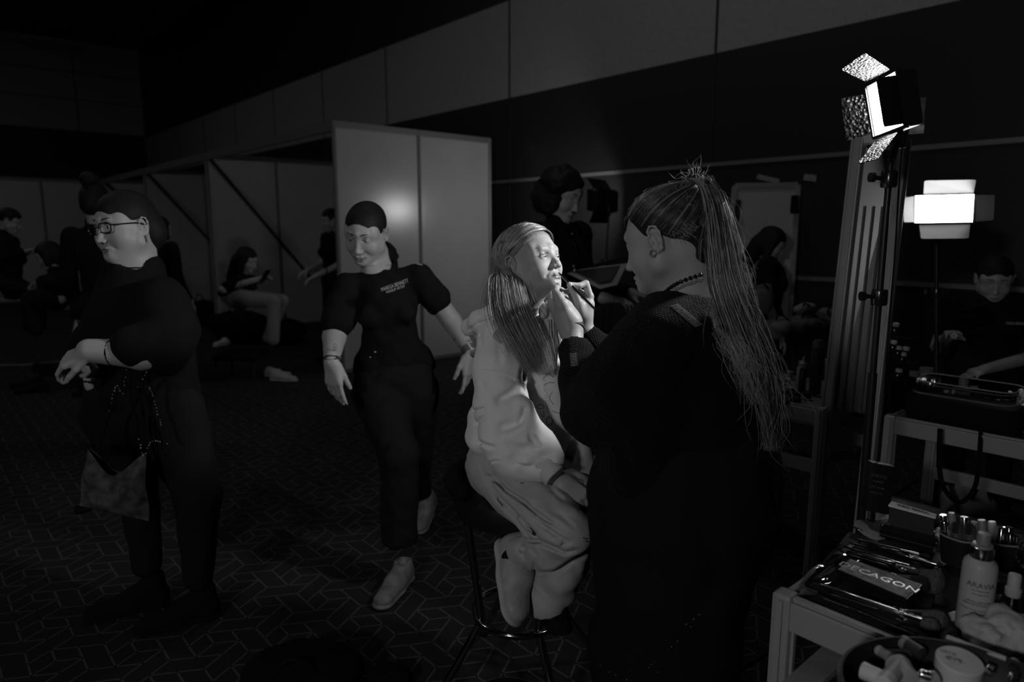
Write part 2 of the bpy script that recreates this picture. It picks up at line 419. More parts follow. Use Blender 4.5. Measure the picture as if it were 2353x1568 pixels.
def brow_hairs(root, L, m, zb=.034, r=.0004, n=46, seed=1):
    g = np.random.default_rng(seed); st = []
    for q in (-1, 1):
        for i in range(n):
            t = g.uniform(0, 1); x = .014+.034*t; y = .0925-.016*t*t+.0006; z = zb+.0040*math.sin(t*2.2)+g.normal()*.0013*(1.2-t*.8)
            st.append(resample([L(q*x, y, z), L(q*(x+.003), y+.0006, z+.0014*(1-1.5*t)), L(q*(x+.006), y-.0006, z+.0012*(.6-1.5*t))], 5))
    ribbons(st, np.full(len(st), r), 'eyebrows', m, root)
def add_eyes(root, L, R, s, look=(0, 0)):
    for q, nm in ((-1, 'eye'), (1, 'eye')):
        m = MB(); cc = L(q*.0315, .0765, .0105); gy = nrm(V3(look[0], 1, look[1])); X, Y, D = frame_to(R@gy)
        n = 20; ths = [0, .15, .25, .40, .54, .6, .9, 1.3, 1.7]
        r = .0130*s; vs = [cc+D*r]; fs = []; mi = []
        for t in ths[1:]:
            for k in range(n):
                a = 2*math.pi*k/n; bul = 1.03 if t < .5 else 1.0
                vs.append(cc+(D*math.cos(t)+(X*math.cos(a)+Y*math.sin(a))*math.sin(t))*r*bul)
        for k in range(n): fs.append((0, 1+k, 1+(k+1) % n)); mi.append(2)
        for i in range(len(ths)-2):
            for k in range(n):
                fs.append((1+i*n+k, 1+(i+1)*n+k, 1+(i+1)*n+(k+1) % n, 1+i*n+(k+1) % n)); mi.append(2 if i < 1 else 1 if i < 3 else 0)
        m.add(vs, fs); m.mi = mi; m.obj('eye', [M_EYEW, M_IRIS, M_PUPIL], root)
FING = [(.090, .028, (.040, .025, .020), .0085), (.093, .0095, (.044, .028, .021), .0088), (.088, -.009, (.040, .026, .020), .0083), (.079, -.027, (.031, .020, .018), .0073)]
def hand_sdf(S, W, X, N, side=1, s=1.0, curl=(.35, .4, .45, .5), spread=.08, thumb=(.55, .35), k=.004):
    """W wrist, X towards the fingers, N out of the back of the hand, side=+1 if the thumb lies along cross(N, X)"""
    X = nrm(X); N = nrm(N-X*np.dot(N, X)); Y = np.cross(N, X)*side; tips = []
    at = lambda x, y, z: W+(X*x+Y*y+N*z)*s
    S.cap(at(-.02, 0, 0), at(.02, .003, 0), .024*s, .024*s, .015*s, flat=(N, 1.25))
    for x, y, l, r in FING:
        S.cap(at(.018, y*.62, 0), at(x-.004, y, -.001), .0155*s, .0125*s, .012*s)
    S.ell(at(.045, .022, -.012), V3(.032, .014, .013)*s, np.stack([X, Y, N], 1), .012*s)
    for i, (x, y, l, r) in enumerate(FING):
        p = at(x, y, 0); a = 0; c = curl[i]; pts = [p]; d0 = nrm(X+Y*spread*(1.2-i*.85))
        for j, le in enumerate(l):
            a += c*(1.0, 1.15, .8)[j]; d = d0*math.cos(a)-N*math.sin(a); p = p+d*le*s; pts.append(p)
        S.cap(pts[0], pts[1], r*1.05*s, r*.98*s, .006*s); S.cap(pts[1], pts[2], r*.98*s, r*.9*s, k*s); S.cap(pts[2], pts[3], r*.9*s, r*.72*s, k*s)
        tips.append((pts[3], nrm(pts[3]-pts[2]), nrm(N*math.cos(a)+d0*math.sin(a)), r*s))
    b = at(.022, .024, -.010); t1, t2 = thumb
    d1 = nrm(X*math.cos(t1)+Y*math.sin(t1)-N*.25); p1 = b+d1*.042*s
    d2 = nrm(X*math.cos(t1-t2)+Y*math.sin(t1-t2)-N*.35); p2 = p1+d2*.032*s; p3 = p2+nrm(d2-N*.15)*.024*s
    S.cap(b, p1, .0135*s, .0105*s, .012*s); S.cap(p1, p2, .0105*s, .0098*s, k*s); S.cap(p2, p3, .0098*s, .0078*s, k*s)
    tips.append((p3, nrm(p3-p2), nrm(N+Y*.6*1), .0078*s))
    return tips
def nails(root, tips, m=None, ln=.010, name='fingernail'):
    for p, d, n, r in tips:
        x = np.cross(d, n); mb = MB(); R = np.stack([x, d, n], 1)
        mb.sphere(p+n*r*.62+d*r*.35, 1, 10, 6, R, (r*.72, ln, r*.22)); mb.obj(name, m or M_NAIL, root)
def bodyframe(shR, shL, hip):
    X = nrm(shR-shL); U = nrm((shR+shL)/2-hip); Y = nrm(np.cross(U, X)); X = np.cross(Y, U)
    return np.stack([X, Y, U], 1)         # right, forward, up
def torso_sdf(S, shR, shL, hip, inf=0.0, w=1.0, bust=1.0, k=.05, waist=1.0, dpt=1.0, neck=None):
    R = bodyframe(shR, shL, hip); mid = (shR+shL)/2; H = np.linalg.norm(mid-hip); sw = np.linalg.norm(shR-shL)/2
    at = lambda x, y, z: hip+R@V3(x, y, z)
    S.ell(at(0, .0, H*.72), (sw*.86+inf, .105*dpt+inf, .17*H/.5+inf), R, k)
    S.ell(at(0, .0, H*.38), (sw*.74*waist+inf, .092*dpt*waist+inf, .15+inf), R, k)
    S.ell(at(0, -.01, .0), (.165*w+inf, .112*dpt+inf, .13+inf), R, k)
    for q, sh in ((1, shR), (-1, shL)):
        S.cap(at(q*.045, -.01, H*.99), sh-R[:, 2]*.012, .045+inf, .047+inf, .04)
        if bust: S.ell(at(q*.075, .085*dpt, H*.62), V3(.07, .055, .065)*bust+inf, R, .03)
        S.ell(at(q*.085*w, -.065*dpt, -.03), V3(.088*w, .085, .10)+inf, R, .04)
    return R
def shoe_parts(root, heel, toe, m_up, m_sole, s=1.0, up=ZX, high=.075, collar=True, lace=None):
    """low trainer from heel to toe; the sole lies in the plane through heel and toe, up is out of it"""
    heel = np.asarray(heel, float); toe = np.asarray(toe, float); d = nrm(toe-heel); up = nrm(up-d*np.dot(up, d)); x = np.cross(d, up); Ln = np.linalg.norm(toe-heel)
    at = lambda a, b, c: heel+d*a*Ln+x*b*s+up*c*s
    S = SDF()
    S.cap(at(.10, 0, .040), at(.45, .0, .038), .036*s, .038*s, .02, flat=(up, 1.0)); S.cap(at(.45, 0, .034), at(.86, 0, .026), .040*s, .036*s, .02, flat=(up, 1.35))
    S.cap(at(.12, 0, .04), at(.14, 0, high), .034*s, .036*s, .02); S.cap(at(.2, 0, high*.8), at(.5, 0, .045), .030*s, .032*s, .02)
    S.ell(at(.15, 0, high+.022), V3(.030, .024, .035)*s, np.stack([d, x, up], 1), .008, '-')
    S.half(at(0, 0, .018), -up, .002)
    o = S.obj('shoe', m_up, root, res=.004*max(s, .8), relax=1)
    so = SDF(); so.cap(at(.10, 0, .014), at(.5, 0, .014), .040*s, .036*s, .02, flat=(up, 2.6)); so.cap(at(.5, 0, .013), at(.88, 0, .013), .043*s, .040*s, .02, flat=(up, 2.9))
    so.obj('sole', m_sole, o if False else root, res=.004*max(s, .8))
    if lace:
        mb = MB()
        for i in range(5):
            t = .36+.07*i; h = .078-.007*i-.012*(i > 3)
            mb.tube([at(t, -.026, h-.014), at(t+.02, 0, h+.001), at(t, .026, h-.014)], .0025*s, 6)
        mb.obj('laces', lace, root)
    return at
def ribbons(strands, rad, name, m, root, n=3, shares=None):
    """many thin tapered tubes as one mesh. strands: list of (k,3) arrays of equal k"""
    A = np.stack(strands); Ns, K, _ = A.shape
    T = np.gradient(A, axis=1); T /= np.linalg.norm(T, axis=2, keepdims=True)+1e-9
    ref = np.where(np.abs(T[..., 2:3]) < .9, V3(0, 0, 1), V3(1, 0, 0)); X = np.cross(ref, T); X /= np.linalg.norm(X, axis=2, keepdims=True)+1e-9; Y = np.cross(T, X)
    rr = np.asarray(rad)[:, None, None]*np.interp(np.linspace(0, 1, K), [0, .08, .7, 1], [.6, 1, .9, .25])[None, :, None]
    ring = np.stack([A+(X*math.cos(2*math.pi*k/n)+Y*math.sin(2*math.pi*k/n))*rr for k in range(n)], 2)
    vs = ring.reshape(-1, 3); b = (np.arange(Ns)[:, None]*K+np.arange(K-1)[None, :]).reshape(-1)*n
    fs = np.concatenate([np.stack([b+k, b+(k+1) % n, b+n+(k+1) % n, b+n+k], 1) for k in range(n)])
    mi = None
    if isinstance(m, (list, tuple)):
        per = rng.choice(len(m), Ns, p=shares or [1/len(m)]*len(m)); mi = np.tile(np.repeat(per, K-1), n)
    return mkobj(name, vs, fs, m, root, smooth='all', mi=mi)
from mathutils.bvhtree import BVHTree
def surf_of(*objs):
    """returns a function: the point of these surfaces met by the sight line through a pixel, lifted a little"""
    vs = []; fs = []; n = 0
    for o in objs:
        me = o.data; c_ = np.zeros(len(me.vertices)*3, 'f'); me.vertices.foreach_get('co', c_); c_ = c_.reshape(-1, 3)+rootloc(o.parent); vs += [Vector(p) for p in c_.tolist()]; fs += [[i+n for i in p.vertices] for p in me.polygons]; n += len(c_)
    tr = BVHTree.FromPolygons(vs, fs); cam_ = V3(0, 0, CH)
    def f(u, v, d=2.0, off=.001):
        r = nrm(ray(u, v)); loc, nn, i, dist = tr.ray_cast(Vector(cam_), Vector(r))
        return P(u, v, d) if loc is None or abs(dist-d*np.linalg.norm(ray(u, v))) > .35 else np.array(loc)-r*off
    return f
def resample(pts, K):
    pts = np.asarray(pts, float); n = len(pts)
    # Catmull-Rom
    P0 = np.vstack([2*pts[0]-pts[1], pts, 2*pts[-1]-pts[-2]]); t = np.linspace(0, n-1-1e-6, K); i = t.astype(int); f = (t-i)[:, None]
    a, b, c, d = P0[i], P0[i+1], P0[i+2], P0[i+3]
    return .5*((2*b)+(-a+c)*f+(2*a-5*b+4*c-d)*f**2+(-a+3*b-3*c+d)*f**3)
def text_rows(root, rows, m, name='lettering'):
    for t, sz, o, x, y in rows: text_mesh(t, sz, o, x, y, m, root, name)
# ------------------------------------------------------------------ room
BW = 5.5; AW = 22.0; ZC = 7.0
M_WBLK = mat('black_wall_cladding', .020, .45, spec=.35, bump=('noise', 14, .05))
M_WGRY = mat('pale_wall_board', .34, .8, var=.08, vscale=30, bump=('noise', 180, .2))
M_SEAM = mat('wall_seam', .02, .8)
M_RAIL = mat('metal_wall_strip', .30, .35, metal=.6)
M_CEIL = mat('ceiling_paint', .03, .9)
M_CEIL2 = mat('ceiling_soffit', .10, .9)
M_FLOOR = mat('dark_carpet', .024, .95, spec=.1, bump=('noise', 500, .5))
M_FLINE = mat('carpet_line_yarn', .08, .95, spec=.1, bump=('noise', 500, .5))
def plane_obj(name, quads, mats, mi=None):
    m = MB()
    for i, q in enumerate(quads):
        m.cur = mi[i] if mi else 0; m.add(q, [tuple(range(len(q)))])
    return struct(m.obj(name, mats, smooth=False, fix=False))
def slab_ab(m, a0, a1, b0, b1, z0, z1):
    m.box(AB((a0+a1)/2, (b0+b1)/2, (z0+z1)/2), (abs(a1-a0), abs(b1-b0), abs(z1-z0)), (AX, BX, ZX))
# long wall (right): three bands at one plane, seams, two metal strips
def wall_bands(name, bands, along0, along1, mk):
    m = MB()
    for z0, z1, i in bands: m.cur = i; mk(m, z0, z1)
    return struct(m.obj(name, [M_WBLK, M_WGRY], smooth=False))
wall_bands('wall_right', [(0, 2.98, 0), (2.98, 4.05, 1), (4.05, ZC, 0)], 0, 0, lambda m, z0, z1: slab_ab(m, -4, AW+.2, BW, BW+.15, z0, z1))
wall_bands('wall_back', [(0, 4.1, 0), (4.1, ZC, 1)], 0, 0, lambda m, z0, z1: slab_ab(m, AW, AW+.15, -14, BW, z0, z1))
m = MB(); slab_ab(m, -4, AW, -14.15, -14, 0, ZC); struct(m.obj('wall_left', M_WBLK, smooth=False))
m = MB(); slab_ab(m, -4.15, -4, -14, BW, 0, ZC); struct(m.obj('wall_front', M_WBLK, smooth=False))
m = MB(); slab_ab(m, -4, AW, -14, BW, ZC, ZC+.15); struct(m.obj('ceiling', M_CEIL, smooth=False))
# soffit ring under the ceiling at the far end, dropped edge of the coffer
m = MB(); slab_ab(m, AW-3.2, AW-2.9, -14, 1.2, ZC-.55, ZC); slab_ab(m, 4, AW-2.9, 1.2, 1.5, ZC-.55, ZC); slab_ab(m, AW-2.9, AW, -14, BW, ZC-.6, ZC-.5); slab_ab(m, 4, AW-2.9, 1.5, BW, ZC-.6, ZC-.5)
struct(m.obj('trim_1', M_CEIL2, smooth=False))
def seam_at(u, v):    # a coordinate on the long wall under a pixel
    r = ray(u, v); t = BW/(r@BX); return (r*t)@AX
m = MB()
for u, v in ((888, 200), (1171, 200), (1641, 200)):
    a = seam_at(u, v); slab_ab(m, a-.012, a+.012, BW-.004, BW+.01, .1, 4.05)
s1 = seam_at(1171, 200); s2 = seam_at(1641, 200)
for q in (s2-(s1-s2), s2-2*(s1-s2)): slab_ab(m, q-.012, q+.012, BW-.004, BW+.01, .1, 4.05)
for i in range(6): a = seam_at(888, 200)+2.0*(i+1); slab_ab(m, a-.012, a+.012, BW-.004, BW+.01, .1, 4.05)
for i in range(6): b = BW-1.6-2.2*i; slab_ab(m, AW-.004, AW+.01, b-.015, b+.015, 4.1, 6.3)
for z in (4.9, 5.6): slab_ab(m, AW-.004, AW+.01, -13, BW, z-.012, z+.012)
struct(m.obj('trim_2', M_SEAM, smooth=False))
m = MB()
for z in (2.03, 1.065): slab_ab(m, -4, AW, BW-.018, BW, z-.017, z+.017)
struct(m.obj('trim_3', M_RAIL, smooth=False))
m = MB(); slab_ab(m, -4, AW, BW-.015, BW, 0, .1); struct(m.obj('baseboard_right', M_WBLK, smooth=False))
# carpet: a slab and its woven line pattern (rhombus lattice of long bricks and small cubes)
m = MB(); slab_ab(m, -4, AW, -14, BW, -.1, 0)
O = V3(-.59026, 2.46731, 0); th = math.radians(11.5); s_ = .0845
ea = V3(math.cos(th), math.sin(th), 0)*s_; eb = V3(math.cos(th-math.pi/3), math.sin(th-math.pi/3), 0)*s_
segs = [((0, 0), (2, 0)), ((0, 0), (0, -2)), ((0, 0), (-2, 2)), ((1, 1), (-1, 1)), ((1, 1), (3, -1)), ((1, 1), (1, 3)), ((2, 2), (2, 1)), ((2, 2), (3, 2)), ((2, 2), (1, 3))]
vs = []; fs = []
ij = [(i, j) for i in range(-70, 50) for j in range(-90, 20)]
cen = np.array([O+3*i*ea+3*j*eb for i, j in ij])
ok = (cen[:, 1] > .6) & (cen[:, 1] < 11.5) & (np.abs(cen[:, 0]) < cen[:, 1]*.95+1.2) & (cen@BX < BW-.3) & (cen@BX > -10)
W2 = .0036
for (i, j), o in zip(np.array(ij)[ok], cen[ok]):
    for a, b in segs:
        p = o+ea*a[0]+eb*a[1]; q = o+ea*b[0]+eb*b[1]; d = nrm(q-p); n = np.cross(ZX, d)*W2; k = len(vs)
        p = p-d*W2*.5; q = q+d*W2*.5
        vs += [p-n, q-n, q+n, p+n]; fs.append((k, k+1, k+2, k+3))
vs = np.array(vs); vs[:, 2] = .0012
m.cur = 1; m.add(vs, fs)
struct(m.obj('floor', [M_FLOOR, M_FLINE], smooth=False))
# ------------------------------------------------------------------ exhibition booths
M_PANEL = mat('white_laminate_panel', .40, .24, spec=.6, var=.04, vscale=3)
M_PANELF = mat('white_laminate_panel_far', .46, .5, spec=.3, var=.04, vscale=3)
M_ALU = mat('anodised_aluminium', .32, .45, metal=.12, bump=('noise', 40, .05))
M_ALUD = mat('aluminium_profile_dull', .20, .5, metal=.4)
def partition(label, a, b0, npan, w=.97, h=2.5, m=None, brace=False, axis='b', group=None, z0=0):
    D, N_ = (BX, AX) if axis == 'b' else (-BX if False else BX, AX)
    if axis == 'a': D, N_ = AX, BX
    base = AB(a, b0) if axis == 'b' else AB(a, b0)
    t = thing('exhibition_partition', label, 'partition', base, group)
    for i in range(npan):
        p = base+D*(i*w+w/2)
        mb = MB(); mb.box(p+ZX*(h/2), (w-.045, .008, h-.10), (D, N_, ZX)); mb.obj('wall_panel', m or M_PANEL, t, smooth=False)
    for i in range(npan+1):
        mb = MB(); mb.lathe([(.02, 0), (.02, h)], base+D*i*w, ZX, 8); mb.obj('upright_post', M_ALUD, t)
    mb = MB(); mb.box(base+D*npan*w/2+ZX*(h-.03), (npan*w, .03, .06), (D, N_, ZX)); mb.obj('top_rail', M_ALUD, t, smooth=False)
    mb = MB(); mb.box(base+D*npan*w/2+ZX*.03, (npan*w, .03, .04), (D, N_, ZX)); mb.obj('bottom_rail', M_ALUD, t, smooth=False)
    if brace:
        mb = MB(); mb.tube([base+ZX*(h-.08)-N_*.03+D*.05, base+D*(w*1.45)-N_*.03+ZX*.75], .022, 8); mb.obj('diagonal_brace', M_SEAM, t)
    return t
partition('nearest bright white two-panel partition with a lamp glow on it', 6.27, 3.24, 2, .98, 2.5)
for a, lb in ((10.0, 'white booth partition with diagonal brace, directly left of the nearest bright partition'), (13.2, 'white braced booth partition behind the seated phone user, further down the row'), (16.4, 'farthest white braced partition above the dark bun of hair')):
    partition(lb, a, 3.24, 2, .98, 2.5, M_PANELF, True, group=None)
for i, (b, n, lb) in enumerate(((-.7, 4, 'white partition row along the far end, behind the bun of dark hair'), (-4.7, 4, 'white partition row at the far left edge behind the seated group'))):
    partition(lb, 17.0, b, n, .98, 2.5, M_PANELF)
# fascia beams over the booth fronts
for a0, a1, lb in ((6.27, 10.0, 'aluminium fascia beam over the first booth opening'), (10.0, 13.2, 'aluminium fascia beam over the second booth opening'), (13.2, 17.0, 'aluminium fascia beam over the farthest booth openings')):
    mb = MB(); slab_ab(mb, a0, a1, 3.22, 3.26, 2.40, 2.5); tag(mb.obj('fascia_beam', M_ALUD, smooth=False), lb, 'beam')
# back partitions of the booths, parallel to the long wall
for a0, n, lb in ((10.05, 3, 'white back panels closing the second booth'), (13.25, 3, 'white back panels closing the farthest booth')):
    partition(lb, a0, 5.22, n, .98, 2.5, M_PANELF, axis='a')
# round ceiling dish at the upper left
c = G(115, 100, 6.1); t = thing('ceiling_dish_lamp', 'round unlit dish lamp under the ceiling at the upper left', 'ceiling lamp', c)
mb = MB(); mb.lathe([(.0, .12), (.25, .10), (.62, .0), (.66, .0), (.66, -.03), (.62, -.03), (.0, -.03)], c, ZX, 36); mb.obj('dish', mat('dish_white', .5, .6), t)
mb = MB(); mb.lathe([(.03, .1), (.03, ZC-c[2]-.5)], c, ZX, 10); mb.obj('hanging_rod', M_SEAM, t)
# floor cable, left edge
pts = [G(-60, 852), G(0, 843), G(60, 842), G(110, 836), G(160, 832), G(215, 828)]
mb = MB(); mb.tube([p+ZX*.012 for p in resample(pts, 24)], .012, 8); tag(mb.obj('floor_cable', mat('grey_cable', .14, .6)), 'pale cable lying across the carpet at the left edge', 'cable')
# ------------------------------------------------------------------ the seated girl
M_HOOD = mat('pale_fleece', .80, .9, spec=.15, sheen=.15, bump=('noise', 500, .25))
M_JOG = mat('grey_jersey', .42, .92, spec=.1, sheen=.1, bump=('noise', 420, .3))
M_WHITE = mat('white_cotton', .55, .85, spec=.15, bump=('noise', 400, .2))
M_SHOEW = mat('pale_leather', .34, .5, spec=.35, var=.12, vscale=40)
M_SOLEW = mat('pale_rubber', .42, .7)
M_SPARK = mat('rhinestone', .8, .08, metal=.9)
M_INK = mat('dark_thread', .03, .8)
M_SILVER = mat('polished_silver', .75, .15, metal=1)
M_GOLDM = mat('dull_silver', .45, .3, metal=.9)
def girl():
    s = .915
    hc = P(1219, 612, 1.955)
    yaw = math.radians(-42); pt = math.radians(16)
    f = V3(math.cos(yaw)*math.cos(pt), math.sin(yaw)*math.cos(pt), math.sin(pt))
    R = faceframe(f, roll=math.radians(2))
    root = thing('person', 'seated young girl with long fair hair, pale hoodie and joggers, having lips painted', 'person', P(1190, 1090, 2.0)*V3(1, 1, 0)+ZX*.0)
    S = SDF(); L = head_sdf(S, hc, R, s, child=True, lids=.0040, nose=.72)
    nb = P(1185, 735, 2.02)                              # neck base
    S.cap(hc+R@(V3(0, -.030, -.035)*s), nb, .046, .050, .03)
    S.cap(hc+R@(V3(0, .012, -.07)*s), nb+V3(.02, -.015, 0), .028, .034, .03)
    shR = P(1155, 782, 1.90); shL = P(1245, 775, 2.16); hip = P(1165, 1075, 2.03)
    T = torso_sdf(S, shR, shL, hip+ZX*.05, inf=-.05, bust=0, w=.72)
    # forearms and hands in the lap
    elR = P(1180, 1010, 1.88); wrR = P(1280, 1098, 1.80); S.cap(shR, elR, .035, .03); S.cap(elR, wrR, .03, .021)
    elL = P(1310, 985, 2.12); wrL = P(1342, 1040, 1.92); S.cap(shL, elL, .035, .03); S.cap(elL, wrL, .03, .021)
    tips = hand_sdf(S, wrR+nrm(wrR-elR)*.01, nrm(V3(.75, -.25, -.6)), nrm(V3(-.1, -.7, .7)), 1, .80, (.5, .6, .6, .7))
    tips += hand_sdf(S, wrL, nrm(V3(.1, -.4, -.9)), nrm(V3(.4, -.8, .3)), -1, .80, (.3, .4, .4, .5))
    lo = L(0, 0, 0)-.135; hi = L(0, 0, 0)+.15; lo[2] = hc[2]-.125; hi[2] = hc[2]+.125
    hb = [(w+V3(.03, -.02, -.06)-.11, w+V3(.03, -.02, -.06)+.09, .003) for w in (wrR,)]
    S.obj('body', [M_SKIN, M_LIP, M_BROW], root, res=.007, boxes=[(lo, hi, .00175)]+hb, mi=face_mi(hc, R, s, brow=False, child=True), relax=1)
    add_eyes(root, L, R, s, look=(-.25, -.25))
    brow_hairs(root, L, mat('fair_brow', .16, .7))
    # eyelashes
    mb = MB()
    for q in (-1, 1):
        for i in range(9):
            t = i/8; x = q*(.0215+.0205*t); y = .0905-.006*t*t; z = .0145+.0012*math.sin(t*3.1)
            mb.tube([L(x, y, z), L(x+q*.0015, y+.004, z-.0005), L(x+q*.003, y+.0065, z+.0012)], [.0003, .00025, .0001], 4)
    mb.obj('eyelashes', M_BROW, root)
    # ---- hair: shell + locks + strands
    H = SDF(); l = lambda x, y, z: L(x, y, z)
    H.ell(l(0, -.014, .038), V3(.0835, .1065, .0915)*s, R, .01)
    H.half(l(0, 0, .02), R@V3(0, .607, -.795), .006)
    H.ell(l(0, -.050, -.005), V3(.078, .060, .072)*s, R, .02); H.cap(l(0, -.055, .0), l(0, -.068, -.07), .055*s, .048*s, .03)
    # part the hair: open the forehead and face
    H.ell(l(.080, .016, -.012), V3(.030, .036, .036)*s, R, .010, '-')       # her right ear stays free
    lockA = [l(.078, -.035, .01), P(1163, 640, 1.90), P(1172, 700, 1.87), P(1192, 752, 1.85), P(1220, 805, 1.84), P(1240, 850, 1.84)]
    lockB = [l(.06, -.075, .0), P(1152, 640, 1.99), P(1149, 690, 2.0), P(1150, 735, 2.01), P(1152, 770, 1.98)]
    lockC = [l(-.06, .02, -.02), P(1268, 690, 2.02), P(1262, 740, 2.0), P(1272, 800, 1.98), P(1288, 860, 1.97), P(1296, 900, 1.97)]
    fl = (nrm(V3(.35, .85, 0)), 1.8)
    H.chain(lockA, [.016, .020, .022, .022, .017, .005], .02, flat=fl); H.chain(lockB, [.026, .024, .027, .028, .020], .02)
    H.chain(lockC, [.012, .014, .014, .013, .012, .005], .02, flat=fl)
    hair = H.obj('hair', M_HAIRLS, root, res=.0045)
    # strands over the scalp following the shell
    st = []; K = 30
    def onskull(d, infl=.0):    # d in head frame direction from skull centre
        d = nrm(d); return l(*(V3(0, -.014, .038)+d*V3(.0865+infl, .1095+infl, .0945+infl)))
    part0 = [V3(-.12, .70, .70), V3(-.06, .35, .94), V3(0, .0, 1), V3(0, -.35, .93)]
    for i in range(3600):
        t = rng.uniform(-.45, 2.6); j = max(0, int(t)); u = t-j; pd = part0[j]*(1-u)+part0[min(j+1, 3)]*u; t = max(t, 0)
        sd = 1 if rng.uniform() < .72 else -1
        back = rng.uniform(0, 1)*(.35+.25*j)
        ed = V3(sd*1, .13-1.35*back, .12-.5*back-.06*rng.uniform()) if sd > 0 else V3(-1, -.12-.9*back, -.3)
        inf = rng.uniform(0, .0022)+.0016*(1+math.sin(t*37+back*21))
        pts = []
        for w in np.linspace(0.02, 1, 8):
            om = math.acos(np.clip(nrm(pd)@nrm(ed), -1, 1)); d = (math.sin((1-w)*om)*nrm(pd)+math.sin(w*om)*nrm(ed))/math.sin(om)
            d = d+V3(0, -.22*math.sin(w*math.pi)*min(1, back*2)*(1 if sd > 0 else .2), .0); pts.append(onskull(d, inf+.0015))
        lk = (lockA if back < .62 else lockB) if sd > 0 else lockC
        wd = .026 if lk is not lockC else .013
        if sd > 0 and back < .45: pts.append(l(.090, -.030-.012*rng.uniform(), .012)); pts.append(l(.088, -.040-.014*rng.uniform(), -.018))
        off = rng.normal(size=3)*wd*V3(.8, .6, .3); m = np.linspace(0, 1, len(lk)-1)
        ln = int(rng.integers(len(lk)-1, len(lk)+1)) if lk is not lockB else len(lk)
        for q, pp in enumerate(lk[1:ln]): pts.append(pp+off*(.8, 1.05, 1.15, 1.05, .85, .6, .5)[q]+rng.normal(size=3)*.0012)
        st.append(resample(pts, K))
    for lk, cnt, wd in ((lockA, 0, .026), (lockB, 0, .028), (lockC, 90, .012)):
        for i in range(cnt):
            off = rng.normal(size=3)*wd*V3(.85, .55, .3)
            pts = [p+off*(.8+.5*q/len(lk)*rng.uniform(.2, 1.4))+rng.normal(size=3)*.0012 for q, p in enumerate(lk)]
            pts.append(pts[-1]+(lk[-1]-lk[-2])*rng.uniform(.1, .7)+rng.normal(size=3)*.006); st.append(resample(pts, K))
    ribbons(st, rng.uniform(.0004, .0008, len(st)), 'hair_strands', M_HL, root, shares=[.35, .4, .25])
    # fine flyaway hair around the crown
    st = []
    for i in range(60):
        d = nrm(V3(rng.uniform(-.6, .6), rng.uniform(-.9, .7), rng.uniform(.5, 1))); p = onskull(d); q = onskull(d+rng.normal(size=3)*.25, .004+.010*rng.uniform())
        st.append(resample([p, (p+q)/2+R[:, 2]*.004, q], 8))
    ribbons(st, np.full(60, .00025), 'flyaway_hair', M_HAIRL, root)
    # ---- hoodie
    def g(u, v, d): return P(u, v, d)
    C = SDF()
    C.chain([g(1195, 775, 2.02), g(1190, 850, 2.03), g(1182, 950, 2.05), g(1182, 1035, 2.05)], [.090, .108, .118, .108], .03, flat=(nrm(V3(.6, .8, 0)), 1.12))
    C.chain([g(1235, 790, 2.00), g(1258, 870, 1.98), g(1262, 960, 1.96), g(1255, 1035, 1.97)], [.048, .058, .064, .055], .03)
    C.chain([g(1165, 768, 1.96), g(1215, 768, 2.12)], .058, .04)
    # collar opening around the neck
    C.cap(g(1192, 690, 2.02), g(1190, 745, 2.02), .060, .052, .015, '-')
    C.cap(g(1262, 720, 1.86), g(1270, 850, 1.84), .022, .012, .012, '-')
    # right sleeve (near)
    C.chain([g(1150, 792, 1.95), g(1145, 850, 1.90)], [.066, .070], .035)
    C.chain([g(1146, 858, 1.885), g(1152, 930, 1.86), g(1170, 1000, 1.84), g(1196, 1040, 1.83)], [.066, .070, .074, .074], .028)
    C.chain([g(1196, 1040, 1.83), g(1230, 1042, 1.81), g(1255, 1062, 1.79)], [.074, .068, .046], .025)
    C.cap(g(1202, 940, 1.80), g(1215, 985, 1.79), .028, .035, .03)                # blouson of the elbow crease
    # creases of the sleeve
    for a, b, r, k in (((1186, 905, 1.785), (1150, 925, 1.78), .010, .022), ((1206, 950, 1.755), (1150, 985, 1.765), .010, .026), ((1240, 1010, 1.735), (1180, 1060, 1.75), .009, .03), ((1268, 1045, 1.74), (1205, 1085, 1.745), .009, .024)):
        C.cap(g(*a), g(*b), r, None, k, '-')
    # cuff
    CF = SDF(); ca, cb = g(1252, 1070, 1.775), g(1284, 1104, 1.755); CF.cap(ca, cb, .034, .033, .004); CF.half(g(1276, 1096, 1.757), cb-ca, .003)
    CF.obj('cuff', mat('ribbed_cuff', .72, .9, spec=.1, bump=('wave', 90, .6)), root, res=.0035)
    # left sleeve
    C.chain([g(1262, 795, 2.14), g(1305, 900, 2.16), g(1325, 990, 2.08), g(1338, 1025, 1.98)], [.06, .062, .058, .042], .03)
    # folds at the back waist, hem
    C.chain([g(1085, 1006, 2.02), g(1100, 1018, 1.96), g(1130, 1012, 1.93)], [.016, .022, .02], .02)
    C.chain([g(1100, 1040, 2.04), g(1140, 1060, 1.94), g(1175, 1062, 1.92)], [.024, .026, .02], .02)
    C.cap(g(1108, 965, 2.03), g(1118, 1000, 2.0), .045, .05, .03)
    # hood bunched behind the neck
    C.chain([g(1092, 762, 2.10), g(1080, 752, 2.04), g(1100, 735, 1.98), g(1132, 722, 1.94), g(1160, 722, 1.93)], [.020, .022, .024, .025, .02], .018)
    C.chain([g(1105, 752, 1.98), g(1135, 742, 1.92), g(1172, 742, 1.90), g(1205, 760, 1.88)], [.018, .021, .020, .012], .016)
    C.chain([g(1240, 700, 2.10), g(1262, 735, 2.02), g(1268, 770, 1.93)], [.018, .018, .014], .016)
    C.chain([g(1120, 770, 2.06), g(1150, 740, 2.08), g(1200, 725, 2.12)], [.03, .035, .03], .02)
